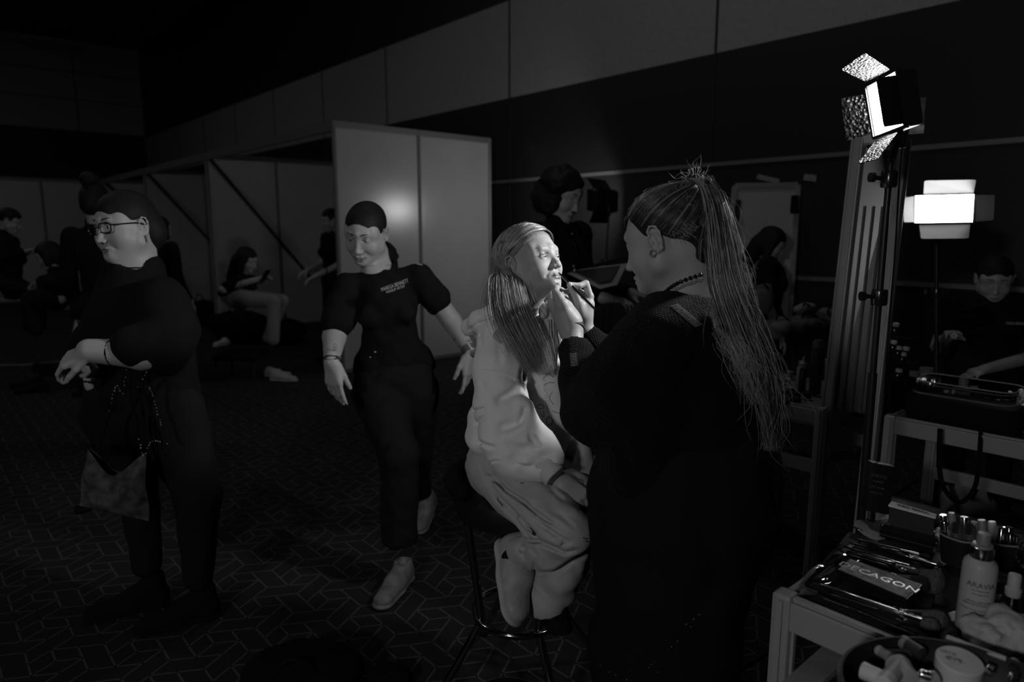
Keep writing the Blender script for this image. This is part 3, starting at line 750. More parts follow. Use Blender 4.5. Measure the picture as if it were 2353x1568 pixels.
    fd = folds(.0034, 62, 3, V3(.35, 0, .9)); cr = crease([([(1105, 853), (1140, 860), (1167, 867), (1197, 885)], .0035, .003), ([(1196, 893), (1170, 905), (1140, 922)], .009, .010), ([(1206, 962), (1175, 980), (1142, 988)], .010, .012),
        ([(1192, 985), (1203, 955), (1206, 930)], .008, .007), ([(1160, 1022), (1190, 1032), (1222, 1036)], .007, .011), ([(1168, 1063), (1212, 1074), (1250, 1068), (1276, 1054)], .007, .005), ([(1213, 995), (1222, 1010), (1240, 1032)], .006, .007),
        ([(1213, 830), (1204, 850), (1199, 886)], .012, .008), ([(1231, 856), (1250, 916), (1263, 988)], .006, .004), ([(1085, 944), (1100, 945), (1118, 938)], .010, .006), ([(1093, 1012), (1120, 1025), (1142, 1029)], .010, .005), ([(1092, 982), (1116, 953)], .008, .006),
        ([(1090, 1050), (1120, 1064), (1155, 1058)], .008, .003), ([(1133, 745), (1150, 752), (1165, 766)], .004, .004), ([(1150, 760), (1146, 800), (1150, 845)], .004, .008), ([(1106, 870), (1112, 900), (1122, 935)], .006, .006), ([(1180, 760), (1190, 800), (1205, 830)], .005, .006), ([(1070, 764), (1098, 744), (1135, 735), (1170, 738)], .009, .004), ([(1092, 735), (1112, 722), (1145, 716)], .007, .004), ([(1108, 762), (1104, 775), (1110, 800)], .008, .005)]); cl = C
    hoodie = C.obj('hoodie', M_HOOD, root, res=.0055, disp=lambda x, y, z: fd(x, y, z)*.5+cr(x, y, z))
    hs = surf_of(hoodie)
    # seam on the sleeve
    mb = MB(); rp = []
    for t in np.linspace(0.02, 1, 22): rp.append(hs(1106+90*t, 849+28*t-8*math.sin(t*3.1), 1.85, .0))
    mb.tube(rp, .0016, 6); mb.obj('sleeve_seam', M_HOOD, root)
    # open front: rhinestone zip tapes and white shirt
    mb = MB(); zl = [g(1246, 735, 1.92), g(1243, 790, 1.895), g(1247, 850, 1.875), g(1257, 920, 1.862), g(1266, 990, 1.862)]; zr = [g(1262, 722, 1.86), g(1268, 770, 1.85), g(1274, 830, 1.86), g(1280, 890, 1.868)]
    rgl = random.Random(3)
    for path, nn in ((zl, 70), (zr, 60)):
        pp = resample(path, nn)
        for p in pp:
            q0 = p-V3(0, 0, CH); dd = q0[1]*cP-q0[2]*sP; p = hs(1176.5+FPX*q0[0]/dd, 784-FPX*(q0[1]*sP+q0[2]*cP)/dd, dd, .0)
            for q in (-1, 1):
                if rgl.random() < .7: mb.sphere(p+V3(q*.0028+rgl.uniform(-.001, .001), -.0005, rgl.uniform(-.001, .001)), .0015, 6, 3)
    mb.obj('rhinestone_trim', M_SPARK, root)
    W = SDF(); W.chain([g(1258, 716, 1.94), g(1266, 790, 1.90), g(1272, 842, 1.888)], [.026, .022, .010], .01); W.half(g(1240, 670, 1.9), V3(-.2, 0, 1), .004) if False else None
    W.obj('white_shirt', M_WHITE, root, res=.0045)
    W = SDF(); W.chain([g(1225, 745, 1.93), g(1238, 735, 1.915), g(1251, 722, 1.90), g(1256, 700, 1.90)], [.006, .010, .010, .006], .008, flat=(R[:, 1], 1.5)); W.obj('shirt_collar', M_WHITE, root, res=.003)
    mb = MB()
    for du in (0, 9): mb.tube([g(1262+du*.6, 735, 1.888), g(1264+du*.7, 780, 1.868), g(1272+du*.3, 830, 1.868)], .0012, 5)
    mb.obj('shirt_stripe', M_INK, root)
    # line embroidery on the front
    mb = MB()
    def loop(u, v, d, a, b, ph, n=26): return [hs(u+a*math.cos(ph+6.28*i/n), v+b*math.sin(ph+6.28*i/n), d) for i in range(n+1)]
    for u, v, a, b in ((1244, 806, 5, 5), (1242, 935, 8, 5), (1262, 968, 7, 9)): mb.tube(loop(u, v, 1.845, a, b, 0), .0008, 4)
    for (u0, v0), (u1, v1), (u2, v2) in (((1243, 830), (1255, 815), (1262, 812)), ((1243, 838), (1252, 832), (1258, 822)), ((1247, 872), (1260, 860), (1272, 868)), ((1250, 885), (1262, 880), (1275, 880)), ((1270, 900), (1262, 915), (1272, 930)), ((1268, 945), (1285, 950), (1290, 945)), ((1240, 945), (1248, 960), (1250, 945))):
        mb.tube([hs(*p_) for p_ in resample([(u0, v0), (u1, v1), (u2, v2)], 9)], .0007, 4)
    mb.obj('embroidery', M_INK, root)
    # ---- joggers
    J = SDF()
    hR = g(1148, 1078, 1.99); kR = g(1302, 1222, 1.72); aR = g(1200, 1268, 1.86)
    hL = g(1205, 1078, 2.10); kL = g(1318, 1200, 1.84); aL = g(1258, 1385, 1.86)
    J.ell(g(1168, 1078, 2.05), V3(.135, .125, .105), T, .04)
    J.chain([hR, g(1200, 1130, 1.90), g(1255, 1180, 1.80), kR], [.086, .082, .075, .060], .02)
    J.chain([kR, g(1262, 1262, 1.76), aR], [.060, .047, .042], .02)
    J.chain([hL, g(1270, 1110, 1.97), g(1312, 1150, 1.86), kL], [.082, .078, .072, .058], .02)
    J.chain([kL, g(1300, 1290, 1.84), g(1275, 1345, 1.86), aL], [.058, .058, .056, .050], .02)
    J.cap(g(1325, 1270, 1.78), g(1290, 1330, 1.80), .030, .036, .03)
    # long drag folds from the hip to the knee
    for (a, b, r, k) in (((1118, 1100, 1.90), (1235, 1240, 1.745), .007, .022), ((1140, 1095, 1.885), (1275, 1220, 1.67), .006, .02), ((1190, 1195, 1.80), (1300, 1255, 1.655), .006, .018), ((1150, 1150, 1.86), (1215, 1235, 1.76), .006, .018), ((1195, 1262, 1.80), (1330, 1268, 1.70), .008, .012)):
        J.cap(g(*a), g(*b), r, None, k, '-')
    J.cap(g(1262, 1412, 1.86), g(1258, 1392, 1.86), .040, .036, .006, '-')
    fj = folds(.0048, 85, 11, V3(.62, .15, .80)); cj = crease([([(1106, 1079), (1145, 1112), (1179, 1139), (1256, 1194), (1307, 1222)], 0.0050, 0.0055), ([(1128, 1079), (1162, 1130), (1222, 1158), (1250, 1160)], 0.0043, 0.0055), ([(1141, 1139), (1205, 1198), (1239, 1241), (1294, 1266)], 0.0065, 0.0055),
        ([(1187, 1237), (1239, 1247), (1298, 1270), (1340, 1262)], 0.0086, 0.0060), ([(1205, 1177), (1273, 1228), (1326, 1252)], 0.0058, 0.0055), ([(1222, 1322), (1273, 1318), (1326, 1283)], 0.0065, 0.0060), ([(1215, 1254), (1234, 1279), (1226, 1313)], 0.0050, 0.0055),
        ([(1106, 1060), (1112, 1095)], 0.0036, 0.0055), ([(1122, 1064), (1134, 1104)], 0.0036, 0.0055), ([(1140, 1062), (1156, 1098)], 0.0036, 0.0055), ([(1264, 1122), (1282, 1140), (1298, 1152)], 0.0043, 0.0055), ([(1213, 1339), (1236, 1370), (1258, 1399)], 0.0022, 0.0055), ([(1172, 1150), (1215, 1195), (1262, 1225)], 0.0036, 0.0055), ([(1280, 1175), (1305, 1200), (1328, 1220)], 0.0036, 0.0055), ([(1196, 1262), (1208, 1290), (1212, 1330)], 0.0043, 0.0055)])
    jg = J.obj('joggers', M_JOG, root, res=.0046, disp=lambda x, y, z: fj(x, y, z)*.5+cj(x, y, z))
    mb = MB()
    js = surf_of(jg)
    for i, (u, v) in enumerate(((1188, 1102), (1192, 1108), (1340, 1236), (1345, 1243))):
        d = 1.875 if i < 2 else 1.655
        mb.tube([js(u, v, d), js(u+6, v+3, d), js(u+12, v+2, d)], .0011, 5)
    mb.obj('embroidery', M_INK, root)
    # sock, foot and shoe of the tucked leg
    A = SDF(); A.cap(aR, g(1180, 1285, 1.88), .034, .032); A.cap(g(1180, 1285, 1.88), g(1168, 1330, 1.88), .03, .028); A.obj('sock', M_BLACK, root, res=.005)
    heel = g(1150, 1262, 1.945); toe = g(1170, 1428, 1.80); up = nrm(V3(.75, -.62, .30))
    shoe_parts(root, heel, toe, M_SHOEW, M_SOLEW, 1.15, up, lace=M_WHITE)
    A = SDF(); A.cap(aL, g(1262, 1410, 1.90), .030, .03); A.obj('sock', M_BLACK, root, res=.006)
    shoe_parts(root, g(1262, 1415, 1.95), g(1290, 1462, 1.80), M_BLACK, M_BLACK, .9, ZX)
    # drop earring with a small flower of stones
    e0 = P(1194, 643, 1.872); mb = MB(); mb.tube([e0, e0-ZX*.008], .0008, 5)
    for k in range(5): a = k*1.257; mb.sphere(e0+V3(.0035*math.cos(a), -.001, -.012+.0035*math.sin(a)), .0021, 7, 4)
    mb.sphere(e0+V3(0, -.002, -.012), .0016, 6, 4); mb.obj('earring', M_SPARK, root)
    return root
girl()
# ---- bar stool
def stool():
    c = P(1195, 1105, 2.10); z0 = c[2]-.02
    base = V3(c[0], c[1], 0)
    t = thing('bar_stool', 'black padded bar stool with chrome legs under the seated girl', 'stool', base)
    c = base+ZX*z0
    m = MB(); m.lathe([(.02, -.085), (.17, -.085), (.198, -.07), (.208, -.03), (.200, 0.0), (.17, .018), (0, .022)], c, ZX, 40); m.obj('seat', mat('black_leatherette', .010, .45, spec=.3), t)
    S = SDF(); pts = []
    for a in np.linspace(math.radians(125), math.radians(215), 7): pts.append(c+V3(math.cos(a), math.sin(a), 0)*.205+ZX*.03)
    S.chain(pts, .026, .01); S.obj('backrest', M_BLACK, t, res=.006)
    chrome = mat('chrome_tube', .55, .12, metal=1)
    hub = P(1150, 1432, 2.06)
    hubz = .26; ring = []
    for k in range(4):
        a = math.radians(205+90*k); d = V3(math.cos(a), math.sin(a), 0)
        top = c+d*.175-ZX*.085; mid = base+d*.13+ZX*hubz; foot = base+d*.30
        m = MB(); m.tube([top, (top*.5+mid*.5), mid, foot*.5+mid*.5, foot+ZX*.012], .0125, 12); m.obj('leg', chrome, t)
        m = MB(); m.lathe([(.016, 0), (.018, .02), (.012, .03)], foot, ZX, 10); m.obj('foot_cap', M_BLACK, t)
    m = MB(); m.tube([base+V3(math.cos(a), math.sin(a), 0)*.145+ZX*hubz for a in np.linspace(0, 2*math.pi, 41)], .010, 10); m.obj('footrest_ring', chrome, t)
stool()
# ------------------------------------------------------------------ the make-up artist
def knit(name, c):
    m = mat(name, c, .85, spec=.15, sheen=.02); nt = m.node_tree; b = nt.nodes['Principled BSDF']
    tc = nt.nodes.new('ShaderNodeTexCoord'); mp = nt.nodes.new('ShaderNodeMapping'); mp.inputs['Rotation'].default_value = (0.3, .5, .6); mp.inputs['Scale'].default_value = (1, 1, 1)
    v = nt.nodes.new('ShaderNodeTexVoronoi'); v.inputs['Scale'].default_value = 210; v.inputs['Randomness'].default_value = .35
    bp = nt.nodes.new('ShaderNodeBump'); bp.inputs['Strength'].default_value = 1; bp.inputs['Distance'].default_value = .006
    nt.links.new(tc.outputs['Object'], mp.inputs['Vector']); nt.links.new(mp.outputs['Vector'], v.inputs['Vector']); nt.links.new(v.outputs['Distance'], bp.inputs['Height']); nt.links.new(bp.outputs['Normal'], b.inputs['Normal'])
    return m
M_KNIT = knit('black_knit', .004)
def artist():
    g = P
    hc = g(1536, 556, 1.585)
    yaw = math.radians(180-36); pt = math.radians(-17)
    f = V3(math.cos(yaw)*math.cos(pt), math.sin(yaw)*math.cos(pt), math.sin(pt)); R = faceframe(f, roll=math.radians(-3)); s = 1.0
    root = thing('person', 'make-up artist in black knitwear with long high ponytail, painting lips with a brush', 'person', g(1575, 1100, 1.62)*V3(1, 1, 0))
    S = SDF(); L = head_sdf(S, hc, R, s, fat=.006)
    nb = g(1588, 700, 1.60)
    S.cap(hc+R@V3(0, -.030, -.035), nb, .056, .060, .035); S.cap(hc+R@V3(0, .01, -.075), nb+V3(-.03, .0, -.01), .034, .048, .03)
    S.cap(nb, g(1640, 705, 1.66), .062, .06, .03); S.cap(nb, g(1560, 735, 1.55), .05, .05, .03)
    shL = g(1505, 790, 1.50); shR = g(1640, 742, 1.86); hip = g(1590, 1130, 1.66)
    T = torso_sdf(S, shR, shL, hip, inf=-.03, bust=0)
    elL = g(1345, 950, 1.66); wL = g(1313, 762, 1.80); S.chain([shL, elL], [.045, .038]); S.chain([elL, wL], [.036, .026])
    elR = g(1440, 900, 1.86); wR = g(1338, 750, 1.895); S.chain([shR, elR], [.045, .036]); S.chain([elR, wR], [.034, .025])
    # left hand, thumb side to the camera, steadying the chin
    S.chain([wL, g(1308, 742, 1.803), g(1294, 712, 1.81)], [.0265, .030, .029], .02)
    S.cap(g(1305, 735, 1.815), g(1279, 700, 1.83), .024, .022, .02)
    S.chain([g(1302, 728, 1.79), g(1291, 700, 1.785), g(1282, 682, 1.79), g(1277, 674, 1.80)], [.018, .0145, .0115, .0100], .012)   # thumb root
    S.chain([g(1277, 674, 1.80), g(1277, 664, 1.815), g(1283, 657, 1.83)], [.0100, .0092, .0078], .003)
    S.chain([g(1277, 712, 1.825), g(1268, 698, 1.825), g(1266, 682, 1.84), g(1273, 668, 1.858)], [.0135, .0105, .0095, .0085], .006)
    S.chain([g(1288, 706, 1.835), g(1286, 688, 1.85), g(1288, 672, 1.865), g(1284, 664, 1.873)], [.0125, .0100, .0090, .0078], .005)
    S.chain([g(1296, 706, 1.845), g(1299, 690, 1.862), g(1297, 674, 1.875), g(1290, 666, 1.882)], [.0120, .0095, .0088, .0076], .005)
    # right hand holding the brush
    S.chain([wR, g(1341, 728, 1.89), g(1350, 700, 1.885)], [.0245, .023, .020], .016)
    S.cap(g(1338, 725, 1.885), g(1335, 702, 1.875), .019, .016, .014)
    S.chain([g(1334, 722, 1.872), g(1329, 696, 1.855)], [.0150, .0120], .010)                        # thumb
    S.chain([g(1329, 696, 1.855), g(1320, 672, 1.845)], [.0112, .0105], .004); S.chain([g(1320, 672, 1.845), g(1309, 655, 1.842)], [.0108, .0085], .003)
    S.chain([g(1353, 692, 1.885), g(1355, 682, 1.885), g(1346, 652, 1.88)], [.0120, .0110, .0098], .005)   # index
    S.chain([g(1346, 652, 1.88), g(1331, 657, 1.868)], [.0096, .0085], .003); S.chain([g(1331, 657, 1.868), g(1313, 654, 1.858)], [.0082, .0068], .003)
    S.chain([g(1349, 700, 1.895), g(1335, 674, 1.90), g(1318, 664, 1.89), g(1306, 668, 1.88)], [.0115, .0098, .0088, .0075], .004)
    S.chain([g(1345, 706, 1.90), g(1328, 684, 1.91), g(1310, 676, 1.90), g(1300, 681, 1.89)], [.011, .0094, .0085, .0072], .004)
    S.chain([g(1340, 712, 1.905), g(1322, 696, 1.915), g(1308, 690, 1.905)], [.010, .0085, .007], .004)
    # creases over the knuckles
    for a, b in (((1318, 668, 1.829), (1324, 665, 1.834)), ((1319, 672, 1.830), (1326, 669, 1.835)), ((1345, 665, 1.868), (1352, 663, 1.872)), ((1284, 694, 1.770), (1290, 690, 1.772))):
        S.cap(g(*a), g(*b), .0008, None, .002, '-')
    lo = hc-V3(.13, .13, .125); hi = hc+V3(.13, .13, .135)
    hand = (g(1310, 700, 1.85)-V3(.075, .12, .085), g(1310, 700, 1.85)+V3(.075, .12, .085), .0019)
    bodyo = S.obj('body', [M_SKIN, M_LIP, M_BROW], root, res=.0075, boxes=[(lo, hi, .0024), hand], mi=face_mi(hc, R, s, brow=False))
    nails(root, [(g(1310, 656, 1.832), nrm(g(1309, 655, 1.842)-g(1320, 672, 1.845)), nrm(V3(.3, -1, .3)), .008), (g(1283, 657, 1.823), nrm(V3(.3, .6, .6)), nrm(V3(0, -.8, .6)), .0075)], mat('natural_nail', .5, .25), .0065)
    add_eyes(root, L, R, s, look=(0, -.35))
    l = L; brow_hairs(root, L, M_BROW, seed=2)
    # lashes on the visible side
    mb = MB()
    for i in range(8):
        t = i/7; x = -(.024+.018*t); mb.tube([l(x, .090-.006*t*t, .013), l(x*1.02, .0965-.006*t*t, .0105), l(x*1.04, .101-.006*t*t, .0115)], [.0006, .0005, .0002], 4)
    mb.obj('eyelashes', M_BROW, root)
    # ---- hair drawn back to a high ponytail
    tie = l(0, -.092, .108)
    H = SDF(); H.ell(l(0, -.014, .040), V3(.0815, .1045, .0875), R, .01); H.half(l(0, .0128, 0), R@V3(0, .807, -.59), .006)
    H.cap(l(0, -.075, .070), tie, .030, .014, .02); H.cap(l(0, -.06, .0), l(0, -.058, -.040), .052, .040, .02)
    H.ell(l(0, .085, -.06), V3(.095, .075, .082), R, .012, '-')
    for q in (-1, 1): H.ell(l(q*.085, .004, -.022), V3(.030, .030, .032), R, .010, '-'); H.ell(l(q*.082, -.012, -.055), V3(.035, .045, .045), R, .01, '-')
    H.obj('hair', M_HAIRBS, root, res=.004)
    st = []; K = 16
    onsk = lambda d, i=0: l(*(V3(0, -.014, .040)+nrm(d)*V3(.0825+i, .1055+i, .0885+i)))
    tied = nrm(V3(0, -.80, .66))
    for i in range(2600):
        a = rng.uniform(-1, 1); q = 1 if rng.uniform() < .25 else -1
        # hairline from the forehead over the temple, round the ear to the nape
        hl = [V3(0, .82, .60), V3(.45*q, .72, .48), V3(.8*q, .50, .20), V3(.97*q, .22, -.12), V3(.98*q, -.10, -.20), V3(.85*q, -.45, -.62), V3(.45*q, -.72, -.85), V3(0, -.8, -.9)]
        t = rng.uniform(0, 6.99); j = int(t); sd = hl[j]*(1-t+j)+hl[j+1]*(t-j)
        u0 = rng.uniform(0, .5) if rng.uniform() < .5 else 0
        pts = []; inf = rng.uniform(0, .0025)
        for w in np.linspace(u0, .93, 7):
            x_, y_ = nrm(sd), tied; om = math.acos(np.clip(x_@y_, -1, 1)); d = (math.sin((1-w)*om)*x_+math.sin(w*om)*y_)/math.sin(om); pts.append(onsk(d, inf+.001+.018*max(0, w-.7)))
        pts.append(tie+rng.normal(size=3)*.006); st.append(resample(pts, K))
    ribbons(st, rng.uniform(.0004, .0008, len(st)), 'hair_strands', M_HB, root, shares=[.5, .4, .1])
    # ponytail
    d0 = 1.56
    path = [tie, g(1598, 408, 1.52), g(1626, 424, 1.50), g(1645, 480, 1.485), g(1657, 560, 1.475), g(1672, 650, 1.47), g(1706, 745, 1.465), g(1742, 840, 1.475), g(1764, 930, 1.50), g(1774, 1010, 1.53)]
    rad = [.012, .016, .020, .024, .028, .032, .036, .033, .024, .012]
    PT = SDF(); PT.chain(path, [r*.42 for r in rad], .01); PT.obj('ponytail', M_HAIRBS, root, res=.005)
    st = []; Kp = 46; base = resample(path, Kp); rr = np.interp(np.linspace(0, 1, Kp), np.linspace(0, 1, len(rad)), rad)
    X = R[:, 0]; 
    for i in range(2300):
        a = rng.uniform(0, 6.28); q = math.sqrt(rng.uniform()); tw = rng.uniform(-.8, .8); ph = rng.uniform(0, 6.28); am = rng.uniform(0, .35)*(1 if rng.uniform() < .8 else 2.4)
        tt = np.linspace(0, 1, Kp); ang = a+tw*tt; sp = q*(1+am*np.sin(tt*rng.uniform(4, 12)+ph)*tt)*(1+.35*rng.uniform()*tt)
        o = np.stack([np.cos(ang), np.sin(ang)*.55, .18*np.sin(ang+1)], 1)*(sp*rr)[:, None]
        end = rng.uniform(.62, 1.08); src = np.clip(tt*end, 0, 1); bs = np.stack([np.interp(src, tt, base[:, c]) for c in range(3)], 1); oo = np.stack([np.interp(src, tt, o[:, c]) for c in range(3)], 1)
        p = bs+oo
        if end > 1: p[-4:] += (np.arange(4)/4)[:, None]*V3(.01*rng.normal(), .01*rng.normal(), -.03)
        st.append(p)
    ribbons(st, rng.uniform(.0004, .00085, len(st)), 'ponytail_strands', M_HB, root, shares=[.36, .34, .30])
    # loose strands around the tail, over the back, curls at the tie
    st = []
    for i in range(150):
        t0 = rng.uniform(.15, .9); p = base[int(t0*(Kp-1))]; r0 = np.interp(t0, np.linspace(0, 1, len(rad)), rad)
        v = nrm(V3(rng.normal()*.6+.35, rng.normal()*.5-.1, rng.normal()*.2)); c1 = p+v*r0*rng.uniform(.9, 1.6); c2 = c1+V3(rng.normal()*.02+.018, rng.normal()*.02, -.05-.05*rng.uniform()); c3 = c2+V3(rng.normal()*.03, rng.normal()*.02, -.05)
        st.append(resample([p, c1, c2, c3], K))
    for i in range(130):      # spill on the shoulder and back
        u = rng.uniform(-22, 25); p = [g(1650+u*.6, 690+rng.uniform(-8, 8), 1.49), g(1662+u+rng.normal()*10, 748, 1.475), g(1690+u+rng.normal()*16, 800, 1.45+.02*rng.normal()), g(1712+u*1.1+rng.normal()*18, 860, 1.45+.02*rng.normal()), g(1740+u*.7+rng.normal()*14, 930, 1.47)]
        st.append(resample(p[:int(rng.integers(4, 6))], K))
    for i in range(70):
        p = tie+rng.normal(size=3)*.012; a = rng.normal(size=3); q = p+nrm(a+V3(0, 0, .8))*rng.uniform(.012, .035); w = q+rng.normal(size=3)*.014
        st.append(resample([p, q, w], K))
    for i in range(60):       # baby hair of the nape and hairline
        d = nrm(V3(-.9+rng.normal()*.12, -.35+rng.normal()*.25, -.45+rng.normal()*.2)); p = onsk(d, -.004); st.append(resample([p, p+R@V3(-.004, -.012, -.006)+rng.normal(size=3)*.003, p+R@V3(-.004, -.018, -.018)+rng.normal(size=3)*.005], K))
    for i in range(40):
        d = nrm(V3(-rng.uniform(.1, .9), rng.uniform(-.8, .7), rng.uniform(.2, .9))); p = onsk(d, .002); st.append(resample([p, onsk(d+rng.normal(size=3)*.1, .008), onsk(d+rng.normal(size=3)*.22, .006)], K))
    ribbons(st, np.full(len(st), .0003), 'loose_strands', M_HB[2], root)
    mb = MB(); mb.tube([tie+R@V3(.015*math.cos(a), .003+.0*a, .015*math.sin(a))+R[:, 2]*.004 for a in np.linspace(0, 6.28, 17)], .005, 8); mb.obj('hair_tie', M_BLACK, root)
    # ---- jewellery
    ear = l(-.082, .006, -.028); mb = MB()
    for k in range(7): a = k*.9; mb.sphere(ear+R@V3(-.003, .006*math.cos(a), .007*math.sin(a)), .0032, 8, 5)
    mb.obj('earring', [M_SPARK], root)
    bs_ = surf_of(bodyo); ncp = [(1522, 688), (1532, 674), (1546, 663), (1562, 654), (1585, 645), (1610, 637)]
    rg = random.Random(2)
    m1 = MB()
    for u_, v_ in resample(ncp, 12): m1.sphere(bs_(u_-1, v_-5, 1.5, .003), .0050, 12, 8)
    m1.obj('bead_necklace', mat('black_glass_bead', .01, .06, spec=.9), root)
    m1 = MB()
    for u_, v_ in resample(ncp, 70): m1.sphere(bs_(u_+3, v_+5+rg.uniform(-2.5, 2.5), 1.5, .003), .0027, 6, 4)
    m1.obj('chain_necklace', mat('pale_chain', .35, .3, metal=.4), root)
    # wristband on the left wrist, bracelet behind
    ax = nrm(wL-elL); c = g(1313.5, 753, 1.80)
    mb = MB(); mb.lathe([(.0315, -.009), (.0328, -.009), (.0328, .009), (.0315, .009)], c, ax, 26, ring=True); mb.obj('wristband', mat('dark_wristband', .03, .7), root)
    c = wR+nrm(elR-wR)*.010; ax = nrm(elR-wR); X_, Y_, _ = frame_to(ax); mb = MB()
    for k in range(26): a = k*2*math.pi/26; mb.sphere(c+(X_*math.cos(a)+Y_*math.sin(a))*.0262, .0026, 7, 4)
    mb.obj('bracelet', M_SILVER, root)
    # ---- loose black knitted cardigan
    C = SDF()
    C.ell(g(1590, 860, 1.64), V3(.175, .155, .19), T, .03)
    C.chain([g(1625, 735, 1.60), g(1560, 752, 1.56), g(1505, 800, 1.50)], [.072, .078, .074], .05)
    C.chain([g(1625, 735, 1.60), g(1650, 770, 1.75), g(1650, 800, 1.84)], [.072, .078, .07], .05)
    C.chain([g(1560, 820, 1.62), g(1580, 960, 1.66), g(1590, 1100, 1.68)], [.155, .165, .17], .03)
    C.chain([g(1640, 800, 1.62), g(1686, 950, 1.64), g(1704, 1090, 1.66), g(1704, 1180, 1.67), g(1660, 1290, 1.66)], [.090, .088, .088, .086, .07], .03)
    C.chain([g(1500, 830, 1.54), g(1480, 960, 1.58), g(1470, 1100, 1.62)], [.092, .10, .10], .03)
    # sleeves
    C.chain([g(1505, 800, 1.50), g(1430, 890, 1.56), g(1372, 945, 1.64)], [.080, .086, .080], .05)
    C.chain([g(1358, 935, 1.66), g(1338, 870, 1.71), g(1326, 820, 1.755), g(1321, 806, 1.768)], [.066, .052, .041, .036], .03)
    C.chain([shR, g(1540, 860, 1.86), elR, g(1385, 820, 1.88), g(1358, 782, 1.89)], [.08, .08, .062, .046, .036], .03)
    # neckline, low at the nape
    C.ell(g(1600, 655, 1.585), V3(.092, .085, .050), T, .012, '-')
    C.cap(g(1319, 778, 1.785), g(1316, 764, 1.795), .029, .031, .004, '-')
    fd = folds(.006, 60, 5)
    cdg = C.obj('cardigan', M_KNIT, root, res=.0075, disp=lambda x, y, z: fd(x, y, z)*.5)
    cs_ = surf_of(cdg)
    # ladder-stitch openings in the knit showing pale threads
    M_TH = mat('pale_thread', .30, .7)
    mb = MB()
    for i in range(17):
        t = i/16; a = (1549+55*t, 702+46*t); dd = 1.455-.03*t
        p = cs_(a[0]-8, a[1]+3, dd, .001); q = cs_(a[0]+9, a[1]-3, dd, .001)
        mb.tube([p, (p+q)/2+V3(0, -.003, 0), q], .0010, 5)
    for i in range(9):
        t = i/8; a = (1318+3*t, 814+27*t); p = cs_(a[0]-9, a[1], 1.70, .001); q = cs_(a[0]+7, a[1]-2, 1.70, .001)
        mb.tube([p, (p+q)/2+V3(0, -.004, 0), q], .0008, 5)
    mb.obj('ladder_stitch', M_TH, root)
    # ---- skirt, legs and boots
    K_ = SDF(); K_.chain([g(1585, 1060, 1.68), g(1570, 1180, 1.68), g(1545, 1330, 1.68), g(1528, 1480, 1.70)], [.195, .205, .178, .170], .03)
    K_.cap(g(1528, 1480, 1.70), g(1524, 1600, 1.72), .175, .185, .05); K_.cap(g(1420, 1120, 1.64), g(1450, 1240, 1.66), .075, .08, .06)
    K_.half(V3(0, 0, .34), V3(0, 0, -1), .004)
    fk = folds(.008, 45, 8, V3(1, .3, 0))
    skt = K_.obj('skirt', M_BLACK, root, res=.011, disp=lambda x, y, z: fk(x, y, z)*.6)
    mb = MB(); rg = random.Random(9)
    sp = [(1380, 1530), (1440, 1562), (1512, 1545), (1497, 1528), (1503, 1521), (1536, 1495), (1543, 1487), (1586, 1440), (1588, 1441), (1577, 1435), (1400, 1545), (1415, 1552), (1447, 1543), (1491, 1535), (1557, 1474), (1594, 1423), (1607, 1413), (1530, 1472)]
    ss_ = surf_of(skt)
    for u, v in sp: mb.sphere(ss_(u, v, 1.55, .0005), rg.choice([.0012, .0018, .0024]), 7, 4)
    mb.obj('sequins', M_SPARK, root)
    bx = V3(g(1524, 1500, 1.70)[0], g(1524, 1500, 1.70)[1], 0)
    Lg = SDF()
    for q in (-1, 1):
        o = bx+V3(q*.085, q*.04, 0); Lg.cap(o+ZX*.55, o+ZX*.12, .062, .045)
    Lg.obj('tights', M_BLACK2, root, res=.01)
    for q in (-1, 1):
        o = bx+V3(q*.085, q*.04, 0); shoe_parts(root, o+V3(.06, -.04, 0), o+V3(-.16, .10, 0), M_BLACK, M_BLACK, 1.0)
    # the lip brush held in the right hand
    a = g(1283, 626, 1.862); b = g(1367, 711, 1.80); d = nrm(b-a)
    br = thing('lip_brush', 'slim dark lip brush held by the artist at the girl\'s mouth', 'brush', a)
    mb = MB(); mb.lathe([(.0006, 0), (.0022, .006), (.0026, .011), (.002, .014)], a, d, 12); mb.obj('bristles', mat('dark_bristle', .03, .8), br)
    mb = MB(); mb.lathe([(.0028, .012), (.0034, .040), (.0034, .042)], a, d, 14); mb.obj('ferrule', M_SILVER, br)
    Ln = np.linalg.norm(b-a); mb = MB(); mb.lathe([(.0034, .041), (.0042, .065), (.0040, .11), (.0030, Ln), (.0, Ln+.001)], a, d, 14); mb.obj('handle', mat('black_lacquer', .012, .15, spec=.7), br)
artist()
# ------------------------------------------------------------------ the other people
def legs_sdf(S, hip, knee, ank, r=(.09, .062, .05), k=.04, hem=None):
    S.chain([hip, knee], [r[0], r[1]], k); S.chain([knee, ank], [r[1], hem or r[2]], k)
